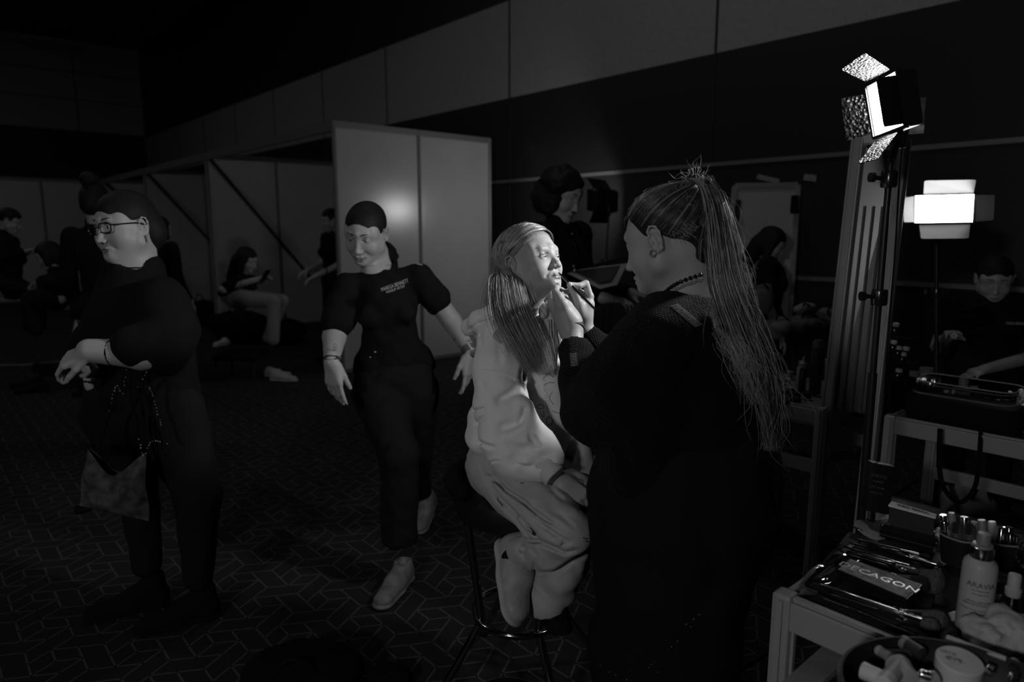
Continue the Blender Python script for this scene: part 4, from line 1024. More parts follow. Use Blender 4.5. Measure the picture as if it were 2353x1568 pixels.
# ---- woman in a black polo striding forward
M_SHOE2 = mat('greyish_leather', .17, .6, var=.25, vscale=30)
def walker():
    g = P; D = 2.78
    hc = g(841, 537, D); yaw = math.radians(-101); pt = math.radians(-24)
    f = V3(math.cos(yaw)*math.cos(pt), math.sin(yaw)*math.cos(pt), math.sin(pt)); R = faceframe(f, roll=math.radians(5)); s = 1.0
    root = thing('person', 'smiling woman with sleek dark hair in black polo, striding forward between partitions and stool', 'person', G(915, 1285))
    S = SDF(); L = head_sdf(S, hc, R, s, smile=1.3, lids=.0034, open_mouth=.25)
    nb = g(872, 606, D+.10)
    S.cap(hc+R@V3(0, -.03, -.03), nb, .052, .056, .03); S.cap(hc+R@V3(0, .012, -.075), nb+V3(-.02, -.05, -.04), .032, .045, .03)
    shR = g(797, 655, D+.02); shL = g(962, 632, D+.06); hip = g(905, 850, D+.12)
    elR = g(768, 775, D-.02); wR = g(762, 832, D-.16); S.chain([shR, elR], [.05, .044]); S.chain([elR, wR], [.047, .030])
    elL = g(1040, 742, D+.12); wL = g(1078, 806, D+.02); S.chain([shL, elL], [.048, .042]); S.chain([elL, wL], [.042, .027])
    T = torso_sdf(S, shR, shL, hip, inf=-.03, bust=0); S.chain([nb+V3(-.005, .0, -.01), g(864, 632, D+.06), g(860, 652, D+.04)], [.050, .050, .044], .025)
    tips = hand_sdf(S, wR, nrm(V3(.10, -.15, -1)), nrm(V3(-.35, -.9, .15)), 1, .98, (.15, .25, .32, .35), .05, (.35, .2))
    tips2 = hand_sdf(S, wL+ZX*-.012, nrm(V3(-.02, -.1, -1)), nrm(V3(.85, -.5, .0)), -1, .95, (.10, .25, .3, .35), .04, (.5, .4))
    hd = (hc-.13, hc+.135, .0030)
    hb = [(w+V3(0, -.03, -.085)-V3(.075, .09, .12), w+V3(0, -.03, -.085)+V3(.075, .09, .10), .0035) for w in (wR, wL)]
    S.obj('body', [M_SKIN, M_LIP, M_BROW], root, res=.009, boxes=[hd]+hb, mi=face_mi(hc, R, s, 1.0))
    nails(root, tips[:5]); nails(root, tips2[:5])
    add_eyes(root, L, R, s, look=(0, -.4))
    mb = MB()
    for q in (-1, 1): mb.tube([L(q*.020, .0905, .0155), L(q*.032, .0915, .0165), L(q*.044, .082, .0145)], [.001, .0014, .0008], 5)
    mb.obj('eyelashes', M_BROW, root)
    mb = MB(); mb.tube([L(-.014, .0945, -.0655), L(0, .0985, -.0672), L(.014, .0945, -.0655)], [.0012, .0022, .0012], 6); mb.obj('teeth', M_EYEW, root)
    H = SDF(); H.ell(L(0, -.014, .040), V3(.080, .1035, .0865), R, .01); H.ell(L(0, -.115, .0), V3(.035, .03, .035), R, .02)
    H.ell(L(0, .115, .004), V3(.068, .062, .074), R, .012, '-'); H.ell(L(0, .085, -.06), V3(.095, .08, .085), R, .012, '-'); H.cap(L(0, .06, .128), L(0, .12, .09), .0015, None, .006, '-')
    H.obj('hair', M_HAIRD, root, res=.004)
    C = SDF(); torso_sdf(C, shR, shL, hip+ZX*.02, inf=.0, bust=.55, waist=1.05, k=.03)
    C.chain([shR, shR*.32+elR*.68], [.050, .068], .02); C.chain([shL, shL*.48+elL*.52], [.050, .062], .02)
    C.cap(nb+V3(.005, .02, -.03), nb+V3(.01, .03, .035), .068, .060, .015); C.cap(nb+V3(-.01, -.03, .02), nb+V3(-.02, -.03, .14), .052, .066, .006, '-')
    C.chain([g(856, 600, D-.04), g(857, 630, D-.09), g(856, 662, D-.13)], [.040, .024, .003], .006, '-')
    C.half(hip-T[:, 2]*.02, -T[:, 2], .01)
    C.half(shR*.22+elR*.78, nrm(elR-shR), .006) if False else None
    fw = folds(.006, 70, 21); C.obj('polo_shirt', M_BLACK, root, res=.008, disp=lambda x, y, z: fw(x, y, z)*.6)
    # collar wings
    cl = SDF(); cl.chain([nb+V3(-.060, -.02, .012), nb+V3(-.045, .045, .030), nb+V3(.01, .070, .036), nb+V3(.060, .040, .030), nb+V3(.066, -.015, .010)], [.010, .014, .015, .014, .010], .010); cl.obj('collar', M_BLACK, root, res=.005)
    # chest lettering, the characters are too blurred to read for certain
    M_PR = mat('white_print', .45, .6)
    x = g(931, 648, D-.12)-g(885, 664, D-.12); text_mesh('MAREGA BENNETT', .021, g(907, 656, D-.135), x, ZX+.25*nrm(x), M_PR, root, condense=.62); text_mesh('MAKEUP ARTIST', .014, g(909, 665, D-.133), x, ZX, M_PR, root, condense=.75)
    J = SDF(); J.ell(g(905, 868, D+.12), V3(.165, .12, .115), T, .03)
    kR = g(918, 1050, D-.02); aR = g(918, 1238, D+.02); J.chain([g(868, 900, D+.10), kR], [.108, .078], .02); J.chain([kR, aR], [.076, .072], .02)
    kL = g(952, 1035, D+.22); aL = g(955, 1140, D+.55); J.chain([g(950, 900, D+.14), kL], [.108, .075], .02); J.chain([kL, aL], [.072, .072], .02)
    J.half(g(918, 1246, D+.02), V3(0, 0, -1), .005)
    fj = folds(.006, 70, 31); J.obj('trousers', M_BLACK2, root, res=.009, disp=lambda x, y, z: fj(x, y, z)*.6)
    mb = MB(); mb.sphere(g(862, 810, D-.07), .006); mb.sphere(g(851, 822, D-.07), .004); mb.obj('belt_buckle', M_SILVER, root)
    mb = MB(); ax = nrm(wR-elR); mb.lathe([(.0315, -.007), (.034, -.007), (.034, .007), (.0315, .007)], wR-ax*.0, ax, 24, ring=True); mb.obj('wristband', mat('wristband_dark', .03, .7), root)
    mb = MB(); ax = nrm(wL-elL); mb.lathe([(.0275, -.016), (.030, -.016), (.030, .016), (.0275, .016)], wL, ax, 24, ring=True); mb.box(wL+V3(.02, -.022, .0), (.03, .012, .034), None, .004); mb.obj('watch', mat('steel_watch', .35, .3, metal=.7), root)
    # tattoos: fine dark line drawings on the forearm
    mb = MB(); rg = random.Random(4)
    for i in range(16):
        t = rg.uniform(.15, .8); c = elL*(1-t)+wL*t; r = .042*(1-t)+.027*t; a = rg.uniform(-.6, .9)
        o = c+V3(math.sin(a)*.6, -math.cos(a), .25*math.sin(a))*(r+.0006); u = rg.uniform(.006, .014)
        mb.tube([o+V3(u*math.cos(k), 0, u*math.sin(k*1.4)) for k in np.linspace(0, 4.5, 9)], .0009, 4)
    for i in range(3): o = g(770, 795+i*6, D-.16); mb.tube([o+V3(.006*math.cos(k), 0, .008*math.sin(k)) for k in np.linspace(0, 5, 9)], .0008, 4)
    mb.obj('tattoo_lines', mat('tattoo_ink', .08, .6), root)
    fR = G(905, 1290); shoe_parts(root, aR*V3(1, 1, 0)+V3(.02, .05, 0), aR*V3(1, 1, 0)+V3(-.05, -.20, 0), M_SHOE2, M_SHOE2, 1.08, lace=M_WHITE)
    hb_ = g(985, 1165, D+.62)*V3(1, 1, 0)+ZX*.0; t0 = hb_+V3(-.03, -.12, 0.0); shoe_parts(root, t0+V3(.03, .22, .07), t0, M_SHOE2, M_SHOE2, 1.0, V3(0, .3, 1), lace=M_WHITE)
walker()
# ---- woman with glasses and a dark bob, carrying a patterned bag
def spectacled():
    g = P; D = 2.45
    hc = g(289, 524, D); yaw = math.radians(180+66); pt = math.radians(-6)
    f = V3(math.cos(yaw)*math.cos(pt), math.sin(yaw)*math.cos(pt), math.sin(pt)); R = faceframe(f, roll=math.radians(-4)); s = 1.02
    root = thing('person', 'dark-haired woman in glasses and loose black jumper at the left, forearm raised', 'person', G(340, 1385))
    S = SDF(); L = head_sdf(S, hc, R, s, open_mouth=.35, fat=.014, lids=.004)
    nb = g(318, 622, D+.04)
    S.cap(hc+R@V3(0, -.03, -.04), nb, .062, .070, .035); S.cap(hc+R@V3(0, .01, -.08), nb+V3(-.03, -.02, 0), .045, .06, .04)
    shR = g(395, 690, D+.22); shL = g(235, 680, D-.02); hip = g(325, 930, D+.12)
    # subject faces left and toward the camera: her left side is the near one
    shL, shR = g(375, 690, D-.08), g(275, 665, D+.30)
    elL = g(330, 815, D-.20); wL = g(205, 806, D-.26); S.chain([shL, elL], [.06, .052]); S.chain([elL, wL], [.050, .038])
    T = torso_sdf(S, shR, shL, hip, inf=-.02, bust=0)
    elR = g(215, 800, D+.12); wR = g(205, 838, D-.05); S.chain([shR, elR], [.055, .05]); S.chain([elR, wR], [.045, .032])
    hand_sdf(S, wL, nrm(V3(-.85, -.05, -.35)), nrm(V3(.1, -.55, .85)), 1, .95, (.5, .6, .6, .6), .03)
    hand_sdf(S, wR, nrm(V3(.25, -.35, -.55)), nrm(V3(-.3, -.9, .2)), -1, .9, (.7, .8, .9, .9), .03)
    S.obj('body', [M_SKIN, M_LIP, M_BROW], root, res=.010, boxes=[(hc-.14, hc+.14, .0034), (g(190, 825, D-.2)-V3(.10, .12, .10), g(190, 825, D-.2)+V3(.12, .12, .09), .0038)], mi=face_mi(hc, R, s))
    add_eyes(root, L, R, s, look=(.1, -.1))
    H = SDF(); H.ell(L(0, -.014, .042), V3(.086, .108, .092), R, .01); H.ell(L(0, -.07, -.02), V3(.082, .07, .08), R, .03)
    H.ell(L(0, .112, -.010), V3(.067, .064, .078), R, .012, '-'); H.ell(L(0, .08, -.075), V3(.105, .09, .085), R, .012, '-')
    H.ell(L(-.088, .012, -.015), V3(.03, .04, .04), R, .01, '-'); H.cap(L(-.02, .05, .132), L(-.03, .10, .10), .0012, None, .005, '-')
    H.obj('hair', M_HAIRD, root, res=.005)
    # glasses
    mb = MB(); M_GL = mat('black_acetate', .008, .25, spec=.6)
    for q in (-1, 1):
        pts = [L(q*(.034+.0235*math.copysign(abs(math.cos(a))**.6, math.cos(a))), .108-.010*abs(.034+.0235*math.cos(a))/.05, .008+.0165*math.copysign(abs(math.sin(a))**.6, math.sin(a))) for a in np.linspace(0, 6.283, 29)]
        mb.tube(pts, .0024, 6, cap=False)
        mb.tube([L(q*.058, .098, .016), L(q*.082, .02, .014), L(q*.083, -.01, .006)], .0028, 6)
    mb.tube([L(-.011, .106, .012), L(.011, .106, .012)], .0024, 6); mb.obj('glasses', M_GL, root)
    mb = MB()
    for k in range(6): mb.sphere(L(-.090, .0, -.034-.004*k), .003, 7, 4)
    mb.obj('earring', M_GOLDM, root)
    C = SDF(); torso_sdf(C, shR, shL, hip, inf=.03, bust=1.1, k=.03, w=1.0, dpt=1.1)
    C.chain([shL+V3(.0, 0, -.01), g(388, 760, D-.10), g(378, 800, D-.14), g(318, 797, D-.20), g(300, 798, D-.22)], [.085, .095, .082, .064, .056], .03)
    C.chain([shR, elR, g(222, 800, D+.02)], [.085, .075, .05], .03)
    C.chain([g(305, 650, D+.05), g(300, 750, D+.02), g(325, 880, D+.08)], [.11, .15, .175], .03); C.chain([g(385, 800, D), g(392, 900, D+.05)], [.085, .095], .03)
    C.cap(nb, g(290, 600, D), .085, .072, .03); C.cap(g(285, 560, D-.02), g(296, 600, D), .10, .062, .012, '-')
    C.half(hip-T[:, 2]*.06, -T[:, 2], .02)
    fw = folds(.007, 55, 41); C.obj('jumper', M_BLACK, root, res=.010, disp=lambda x, y, z: fw(x, y, z)*.6)
    J = SDF(); J.ell(g(325, 930, D+.10), V3(.185, .15, .15), T, .03)
    hf = g(262, 950, D+.12); kf = g(318, 1100, D+.22); af = g(338, 1300, D+.18)
    hn = g(390, 950, D+.02); kn = g(455, 1135, D+.06); an = g(455, 1330, D+.10)
    J.chain([hf, kf], [.11, .078], .02); J.chain([kf, af], [.078, .048], .02); J.chain([hn, kn], [.12, .080], .02); J.chain([kn, an], [.080, .050], .02)
    J.chain([g(250, 900, D), g(262, 1000, D+.05)], [.08, .07], .04)
    fj = folds(.006, 60, 51); J.obj('trousers', M_BLACK2, root, res=.010, disp=lambda x, y, z: fj(x, y, z)*.6)
    for a in (af, an):
        o = a*V3(1, 1, 0); sh = shoe_parts(root, o+V3(.05, .03, 0), o+V3(-.20, -.10, 0), M_BLACK, M_BLACK, 1.08, high=.11)
    mb = MB(); ax = nrm(wL-elL); X_, Y_, _ = frame_to(ax); rg = random.Random(5)
    for j in range(2):
        for k in range(22): a = k*2*math.pi/22; mb.sphere(wL-ax*(.012+.02*j)+(X_*math.cos(a)+Y_*math.sin(a))*.0345, .0032, 6, 4)
    mb.obj('bracelet', M_GOLDM, root)
    # bag on beaded straps
    z = thing('shoulder_bag', 'mottled soft fabric bag hanging low on beaded straps from the spectacled woman', 'bag', G(262, 1400))
    m = mat('mottled_bag_fabric', .065, .9, var=.75, vscale=26, bump=('noise', 60, .4)); Db = D-.14
    n = 26; vs = []; rows = 16; top = []; M2 = MB()
    for side in (-1, 1):
        for j in range(rows+1):
            for i in range(n+1):
                a = i/n; b = j/rows
                tl = np.array([197, 1022+0]); 
                u_top = 200+132*a; v_top = 1030+52*math.sin(math.pi*min(1, a*1.0))**1.3*(1 if .0 < a < 1 else 0)+12*a
                u_bot = 180+162*a; v_bot = 1164+34*a
                u = u_top*(1-b)+u_bot*b; v = v_top*(1-b)+v_bot*b
                th = .055*math.sin(math.pi*a)**.6*math.sin(math.pi*min(1, b*1.0+.04))**.5
                vs.append(g(u, v, Db)+V3(0, 1, 0)*side*th+V3(.004, 0, 0)*math.sin(9*b+7*a))
    N1 = (rows+1)*(n+1); fs = []
    for sd in (0, 1):
        for j in range(rows):
            for i in range(n):
                k = sd*N1+j*(n+1)+i; q = (k, k+1, k+n+2, k+n+1); fs.append(q if sd else q[::-1])
    for j in range(rows):
        for i in (0, n): k = j*(n+1)+i; fs.append((k, k+n+1, N1+k+n+1, N1+k))
    for i in range(n): k = rows*(n+1)+i; fs.append((k, k+1, N1+k+1, N1+k))
    M2.add(vs, fs); M2.obj('bag_body', m, z)
    mb = MB()
    for pts in (((290, 760), (285, 850), (262, 925), (240, 985), (228, 1028)), ((300, 770), (318, 860), (345, 940), (372, 1020)), ((386, 758), (376, 800), (340, 852), (318, 890), (330, 960), (324, 1046)), ((300, 815), (300, 920), (315, 975), (322, 1040))):
        mb.tube(resample([g(u, v, Db-.02-.03*math.sin(i)) for i, (u, v) in enumerate(pts)], 20), .0045, 6)
    mb.obj('strap', M_BLACK, z)
    mb = MB(); rg = random.Random(8)
    for pts in (((386, 758), (383, 775), (372, 800), (350, 842), (338, 855), (318, 890)), ((290, 850), (283, 905), (268, 888), (250, 945)), ((340, 880), (352, 910), (366, 960), (378, 998)), ((320, 1010), (330, 1048), (350, 1015), (384, 1020))):
        for p in resample([g(u, v, Db-.05) for u, v in pts], 22): 
            if rg.random() < .7: mb.sphere(p+V3(rg.uniform(-.002, .002), 0, 0), rg.uniform(.0022, .0042), 7, 4)
    mb.obj('beads', mat('dull_beads', .12, .4, metal=.6), z)
    mb = MB(); mb.lathe([(.016, 0), (.012, .03), (.004, .05)], g(176, 1172, Db), V3(1, 0, 0), 10); mb.obj('corner_toggle', M_BLACK, z); mb = MB(); mb.lathe([(.008, 0), (.006, .03)], g(196, 1026, Db), V3(1, 0, 0), 8); mb.obj('corner_toggle', M_BLACK, z)
    # tissue in her hand
    S = SDF(); c = g(206, 846, D-.16)
    for i in range(9): a = i*.7; S.cap(c+V3(math.cos(a)*.030, -.02, math.sin(a)*.022), c+V3(math.cos(a+.8)*.034, -.02, math.sin(a+.8)*.024), .008, None, .008)
    tag(S.obj('crumpled_tissue', mat('tissue', .30, .9), None, res=.004), 'crumpled tissue in the hand of the woman in glasses', 'tissue')
spectacled()
# ---- generic background figures (blurred in the photograph), built whole all the same
def figure(label, hc, yaw, pitch, nb, shR, shL, hip, arms, legs, hair='bob', top=None, low=None, feet=None, s=1.0, res=.012, long_sleeve=True, shoes=None, extra=None, loc=None, skin=None, skirt=False, hairm=None, inf=.015, hand_dirs=None):
    f = V3(math.cos(yaw)*math.cos(pitch), math.sin(yaw)*math.cos(pitch), math.sin(pitch)); R = faceframe(f)
    top = top or M_BLACK; low = low or M_BLACK2
    root = thing('person', label, 'person', loc if loc is not None else V3(hip[0], hip[1], 0))
    S = SDF(); L = head_sdf(S, hc, R, s, ears=(hair not in ('long', 'wavy')))
    S.cap(hc+R@V3(0, -.03, -.03)*1.0, nb, .050*s, .055*s, .03)
    T = torso_sdf(S, shR, shL, hip, inf=-.02, bust=0)
    for sh, (el, wr), sd, hd in zip((shR, shL), arms, (1, -1), hand_dirs or (None, None)):
        S.chain([sh, el], [.045*s, .04*s]); S.chain([el, wr], [.038*s, .027*s])
        X = nrm(wr-el) if hd is None else nrm(hd); N = nrm(np.cross(T[:, 0]*1.0, X)*1.0+V3(0, 0, .4)); hand_sdf(S, wr, X, N, sd, .95*s, (.3, .4, .4, .4))
    for h_, kn, an in legs: S.chain([h_, kn, an], [.07*s, .05*s, .035*s], .03)
    S.obj('body', [M_SKIN, M_LIP, M_BROW], root, res=res, boxes=[(hc-.135*s, hc+.14*s, .0045)]+[(w-.11, w+.11, .006) for _, w in arms], mi=face_mi(hc, R, s))
    H = SDF(); H.ell(L(0, -.014, .041), V3(.083, .106, .090)*s, R, .01)
    if hair in ('bob', 'wavy', 'long'):
        H.ell(L(0, -.05, -.03), V3(.092, .075, .085)*s*(1.15 if hair == 'wavy' else 1), R, .03)
        for q in (-1, 1): H.cap(L(q*.075, .01, .05), L(q*.082, .02, -.07 if hair != 'long' else -.16), .028*s*(1.3 if hair == 'wavy' else 1), .026*s, .03)
        if hair == 'long': H.cap(L(0, -.07, -.05), L(0, -.085, -.22), .075*s, .055*s, .03)
    if hair == 'bun': H.ell(L(0, -.06, .15), V3(.055, .055, .05)*s, R, .02); H.ell(L(0, -.08, .0), V3(.06, .05, .07)*s, R, .02)
    H.ell(L(0, .115, -.005), V3(.062, .062, .075)*s, R, .012, '-'); H.ell(L(0, .10, -.085), V3(.058, .085, .08)*s, R, .012, '-')
    if hair == 'wavy':
        fh = folds(.016, 60, 77); H.obj('hair', hairm or M_HAIRD, root, res=.006, disp=lambda x, y, z: fh(x, y, z)*.5)
    else: H.obj('hair', hairm or M_HAIRD, root, res=.006)
    C = SDF(); torso_sdf(C, shR, shL, hip+T[:, 2]*.01, inf=inf-.008, bust=.75, k=.03)
    for sh, (el, wr) in zip((shR, shL), arms):
        if long_sleeve: C.chain([sh, el, el*.12+wr*.88], [.056*s, .050*s, .038*s], .02)
        else: C.chain([sh, sh*.4+el*.6], [.054*s, .058*s], .02)
    C.cap(nb, nb+ZX*.02, .06*s, .06*s, .02); C.cap(nb+ZX*.02, nb+ZX*.12, .05*s, .058*s, .01, '-')
    if extra == 'lapels': C.cap(nb+R@V3(0, .12, .06), (shR+shL)/2+R@V3(0, .15, -.20), .05, .012, .01, '-')
    C.half(hip-T[:, 2]*.06, -T[:, 2], .02)
    fw = folds(.006, 60, int(abs(hc[0])*100)); C.obj('top', top, root, res=res*.9, disp=lambda x, y, z: fw(x, y, z)*.6)
    J = SDF(); J.ell(hip, V3(.175, .125, .13)*s, T, .05)
    for h_, kn, an in legs: J.chain([h_, kn, an], [.092*s, .066*s, .056*s], .02)
    J.obj('trousers', low, root, res=res)
    for i, (h_, kn, an) in enumerate(legs):
        o = an if feet is None else feet[i][0]; t = (an+nrm(T[:, 1]*V3(1, 1, 0))*.22) if feet is None else feet[i][1]
        o = o*V3(1, 1, 0); t = t*V3(1, 1, 0); m = shoes or M_BLACK; shoe_parts(root, o-nrm(t-o)*.05, t, m, M_SOLEW if shoes else M_BLACK, 1.0)
    return root, T, L, R
def standing(label, u, v, d, yaw, hgt_drop=0, arms=None, hip_uv=None, lean=V3(0, 0, 0), **k):
    hc = P(u, v, d); f = V3(math.cos(yaw), math.sin(yaw), 0); r = np.cross(f, ZX); H = hc[2]+.11; sc = H/1.66
    c = hc*V3(1, 1, 0)-lean; nb = hc-V3(0, 0, .13)-f*.02; sh = c+lean*.75+ZX*(H-.29*sc); hip = c+ZX*(.92*sc)
    shR = sh+r*.17; shL = sh-r*.17
    arms = arms(shR, shL, f, r) if arms else [(shR+r*.05-ZX*.28, shR+r*.05+f*.10-ZX*.50), (shL-r*.05-ZX*.28, shL-r*.05+f*.10-ZX*.50)]
    legs = [(hip+r*.09, hip+r*.10-ZX*.42*sc+f*.03, c+r*.10+ZX*.09), (hip-r*.09, hip-r*.10-ZX*.42*sc+f*.02, c-r*.12+ZX*.09)]
    return figure(label, hc, yaw, k.pop('pitch', -.1), nb, shR, shL, hip, arms, legs, loc=c*V3(1, 1, 0), **k)
# standing woman with wavy dark hair reading an open folder, behind the girl
def fold_arms(shR, shL, f, r):
    c = (shR+shL)/2
    return [(shR-ZX*.27+r*.03+f*.02, c+f*.34+r*.14-ZX*.30), (shL-ZX*.27-r*.03+f*.02, c+f*.34-r*.14-ZX*.30)]
yaw = math.radians(-38)
root, T, L, R = standing('woman in black jacket with wavy dark hair, looking down at an open folder', 1290, 447, 3.45, yaw, arms=fold_arms, hair='wavy', extra='lapels', pitch=-.45, s=1.06, inf=.025)
fo = thing('open_folder', 'open folder of pictures held by the woman with wavy dark hair', 'folder', P(1370, 650, 3.2))
M_PAGE = mat('pale_page', .30, .6); M_PIC = mat('printed_photo', .04, .3)
mb = MB(); A_ = [P(1300, 622, 3.35), P(1345, 652, 3.05), P(1425, 660, 3.0), P(1442, 612, 3.3)]; mb.slab([P(1296, 625, 3.38), P(1378, 664, 2.98), P(1418, 655, 2.98), P(1442, 606, 3.34)], .004); mb.obj('page', M_PAGE, fo, smooth=False)
mb = MB(); q = [P(1315, 625, 3.34), P(1378, 652, 3.02), P(1405, 646, 3.02), P(1425, 612, 3.30)]; mb.slab([p+ZX*.004 for p in q], .001); mb.slab([P(1386, 655, 2.992), P(1394, 656, 2.985), P(1402, 630, 3.10), P(1395, 628, 3.12)], .001) if False else None
mb.obj('picture', M_PIC, fo, smooth=False)
mb = MB(); mb.slab([P(1296, 625, 3.385), P(1300, 632, 3.36), P(1442, 596, 3.40), P(1440, 590, 3.43)], .003); mb.obj('cover', M_BLACK, fo, smooth=False)
mb = MB(); mb.sphere(P(1320, 622, 3.3), .009); mb.sphere(P(1318, 612, 3.3), .006); mb.sphere(P(1314, 538, 3.32), .005); tag(mb.obj('jacket_button', M_GOLDM), 'small shiny buttons on the front of the black jacket', 'buttons')
bpy.data.objects['jacket_button'].parent = root; bpy.data.objects['jacket_button'].matrix_parent_inverse = Matrix.Translation(-Vector(rootloc(root)))
for k_ in ('label', 'category'): del bpy.data.objects['jacket_button'][k_]
# standing figure in black behind the nearest partition edge
def akimbo(shR, shL, f, r): return [(shR-ZX*.28+r*.10, shR+r*.02+f*.22-ZX*.36), (shL-ZX*.28-r*.08, shL+f*.25-ZX*.40)]
standing('person in black tee standing half hidden by the edge of the nearest partition', 760, 507, 7.4, math.radians(215), arms=akimbo, hair='short', long_sleeve=False, pitch=-.2, res=.016)
# person far right, arms folded, phone in hand
def phone_arms(shR, shL, f, r):
    c = (shR+shL)/2; return [(shR-ZX*.26+r*.05, c+f*.28+r*.20-ZX*.16), (shL-ZX*.27-r*.06, c+f*.26+r*.02-ZX*.32)]
root, T, L, R = standing('person in black tee at the right edge, standing behind the make-up case', 2285, 643, 3.62, math.radians(-118), arms=phone_arms, hair='short', long_sleeve=False, pitch=-.35)
ph = thing('mobile_phone', 'dark phone held by the person at the right edge', 'phone', P(2236, 722, 3.25))
mb = MB(); mb.box(P(2236, 722, 3.24), (.14, .012, .07), (nrm(V3(.9, -.2, .25)), nrm(V3(.2, .95, .1)), nrm(V3(-.25, 0, .95))), .004); mb.obj('case', M_PUPIL, ph)
x = V3(1, 0, -.03); text_mesh('MAREGA BENNETT', .020, P(2335, 744, 3.42), x, ZX, mat('white_print_small', .4, .6), root, condense=.6)
# seated woman with a phone in the booth
def seated(label, hd, yaw, d, hipuv, kn, an, elw, hair='long', low=None, shoes=None, s=1.0, pitch=-.4, long_sleeve=True, res=.015, top=None):
    hc = P(*hd, d); f = V3(math.cos(yaw), math.sin(yaw), 0); r = np.cross(f, ZX); nb = hc-ZX*.13-f*.04; sh = nb-ZX*.08; hip = P(*hipuv, d)
    arms = [(P(*elw[0], d)+r*.2, P(*elw[1], d)+r*.08), (P(*elw[0], d)-r*.2, P(*elw[1], d)-r*.06)]
    legs = [(hip+r*.09, P(*kn[0], d)+r*.10, P(*an[0], d)+r*.10), (hip-r*.09, P(*kn[1], d)-r*.10, P(*an[1], d)-r*.10)]
    for i in (0, 1):
        h_, k_, a_ = legs[i]; a_ = a_.copy(); a_[2] = max(.09, a_[2]); legs[i] = (h_, k_, a_)
    return figure(label, hc, yaw, pitch, nb, sh+r*.17, sh-r*.17, hip, arms, legs, hair=hair, low=low, shoes=shoes, s=s, long_sleeve=long_sleeve, res=res, top=top)
M_JEAN = mat('pale_denim', .20, .9, bump=('noise', 200, .2))
seated('long-haired person seated in a booth, looking at a phone held out', (566, 598), math.radians(-8), 6.7, (548, 682), ((640, 690), (636, 694)), ((640, 778), (605, 780)), ((538, 662), (596, 642)), low=M_JEAN, shoes=M_SHOEW, long_sleeve=False)
ph = thing('mobile_phone', 'phone in the hand of the seated booth visitor', 'phone', P(608, 636, 6.6))
mb = MB(); mb.box(P(608, 636, 6.55), (.075, .012, .15), (nrm(V3(.3, .9, 0)), nrm(V3(.8, -.3, .4)), nrm(V3(.5, 0, .8))), .004); mb.obj('case', M_PUPIL, ph)
seated('dark seated figure at the far left, hand raised to the chin', (22, 508), math.radians(20), 6.9, (28, 660), ((95, 668), (95, 680)), ((100, 745), (70, 745)), ((20, 590), (60, 578)), hair='short')
seated('dark seated figure next to the far left one, arms in lap', (112, 588), math.radians(200), 6.2, (128, 680), ((60, 690), (75, 700)), ((62, 752), (90, 756)), ((140, 650), (100, 652)), hair='bob')
standing('person in pale grey top standing behind the woman in glasses', 206, 572, 6.0, math.radians(200), hair='short', top=mat('grey_top', .16, .9), low=mat('grey_jeans', .10, .9), pitch=-.2, res=.016)
standing('tall person with dark hair in a bun, directly behind the spectacled woman', 222, 470, 4.3, math.radians(95), hair='bun', pitch=0, res=.016)
standing('dark-clad person standing behind the right shoulder of the spectacled woman', 366, 528, 6.3, math.radians(60), hair='bob', pitch=-.1, res=.016)
standing('dark-haired person leaning in front of the tall white-framed panel beside the ponytail', 1772, 560, 5.0, math.radians(-20), hair='long', pitch=-.5, res=.014, s=.95, long_sleeve=False)  # solid figure added for the person reflected in the framed mirror
# ------------------------------------------------------------------ make-up tables
ZT = .76
M_TOP = mat('dark_table_board', .03, .6, spec=.25)
M_TOPL = mat('grey_table_board', .16, .5)
def make_table(label, a0, a1, b0, b1, z=ZT, low=.52, legs=((0, 0), (0, 1), (1, 0), (1, 1)), top=None, sub=True, group=None):
    t = thing('make_up_table', label, 'table', AB((a0+a1)/2, (b0+b1)/2), group)
    m = MB(); slab_ab(m, a0+.03, a1-.03, b0+.03, b1-.03, z-.022, z-.010); m.obj('table_top', top or M_TOP, t, smooth=False)
    for (p, q) in ((AB(a0, b0), AB(a1, b0)), (AB(a0, b1), AB(a1, b1)), (AB(a0, b0), AB(a0, b1)), (AB(a1, b0), AB(a1, b1))):
        m = MB(); m.boxe(p+ZX*(z-.036), q+ZX*(z-.036), .026, .058, ZX, .003); m.boxe(p+ZX*(z-.002), q+ZX*(z-.002), .012, .008, ZX); m.obj('rail', M_ALU, t, smooth=False)
    if sub:
        for (p, q) in ((AB(a0, b0), AB(a1, b0)), (AB(a0, b1), AB(a1, b1))):
            m = MB(); m.boxe(p+ZX*low, q+ZX*low, .024, .052, ZX, .003); m.obj('lower_rail', M_ALU, t, smooth=False)
    for i, j in legs:
        c = AB((a0, a1)[i], (b0, b1)[j]); m = MB(); m.box(c+ZX*(z/2+.003), (.036, .036, z+.006), (AX, BX, ZX), .008)
        for w in (AX, BX, -AX, -BX): m.box(c+w*.0185+ZX*z/2, (.010, .010, z-.01), (AX, BX, ZX))
        m.obj('leg', M_ALU, t, smooth=False)
    return t
C1 = G(1806, 1366, ZT); a1_, b1_ = C1@AX, C1@BX
t1 = make_table('near aluminium make-up table crowded with brushes, palettes and bottles', a1_-1.0, a1_, b1_, b1_+.52, low=.30)
m = MB(); p, q = G(1850, 1568, .62), G(1952, 1478, .62); m.boxe(p-BX*.1, p-BX*.1+BX*.62, .05, .012, ZX); m.obj('cross_bar', M_ALU, t1, smooth=False)
pA = G(1888, 940, ZT); aA, bA = pA@AX, pA@BX
t3 = make_table('middle aluminium make-up table seen right of the ponytail', aA, aA+1.0, bA, bA+.5, low=.52, top=M_TOPL)
t2 = make_table('right-hand aluminium make-up table carrying the black vanity case', aA-1.28, aA-.22, bA+.10, bA+.6, low=.42)
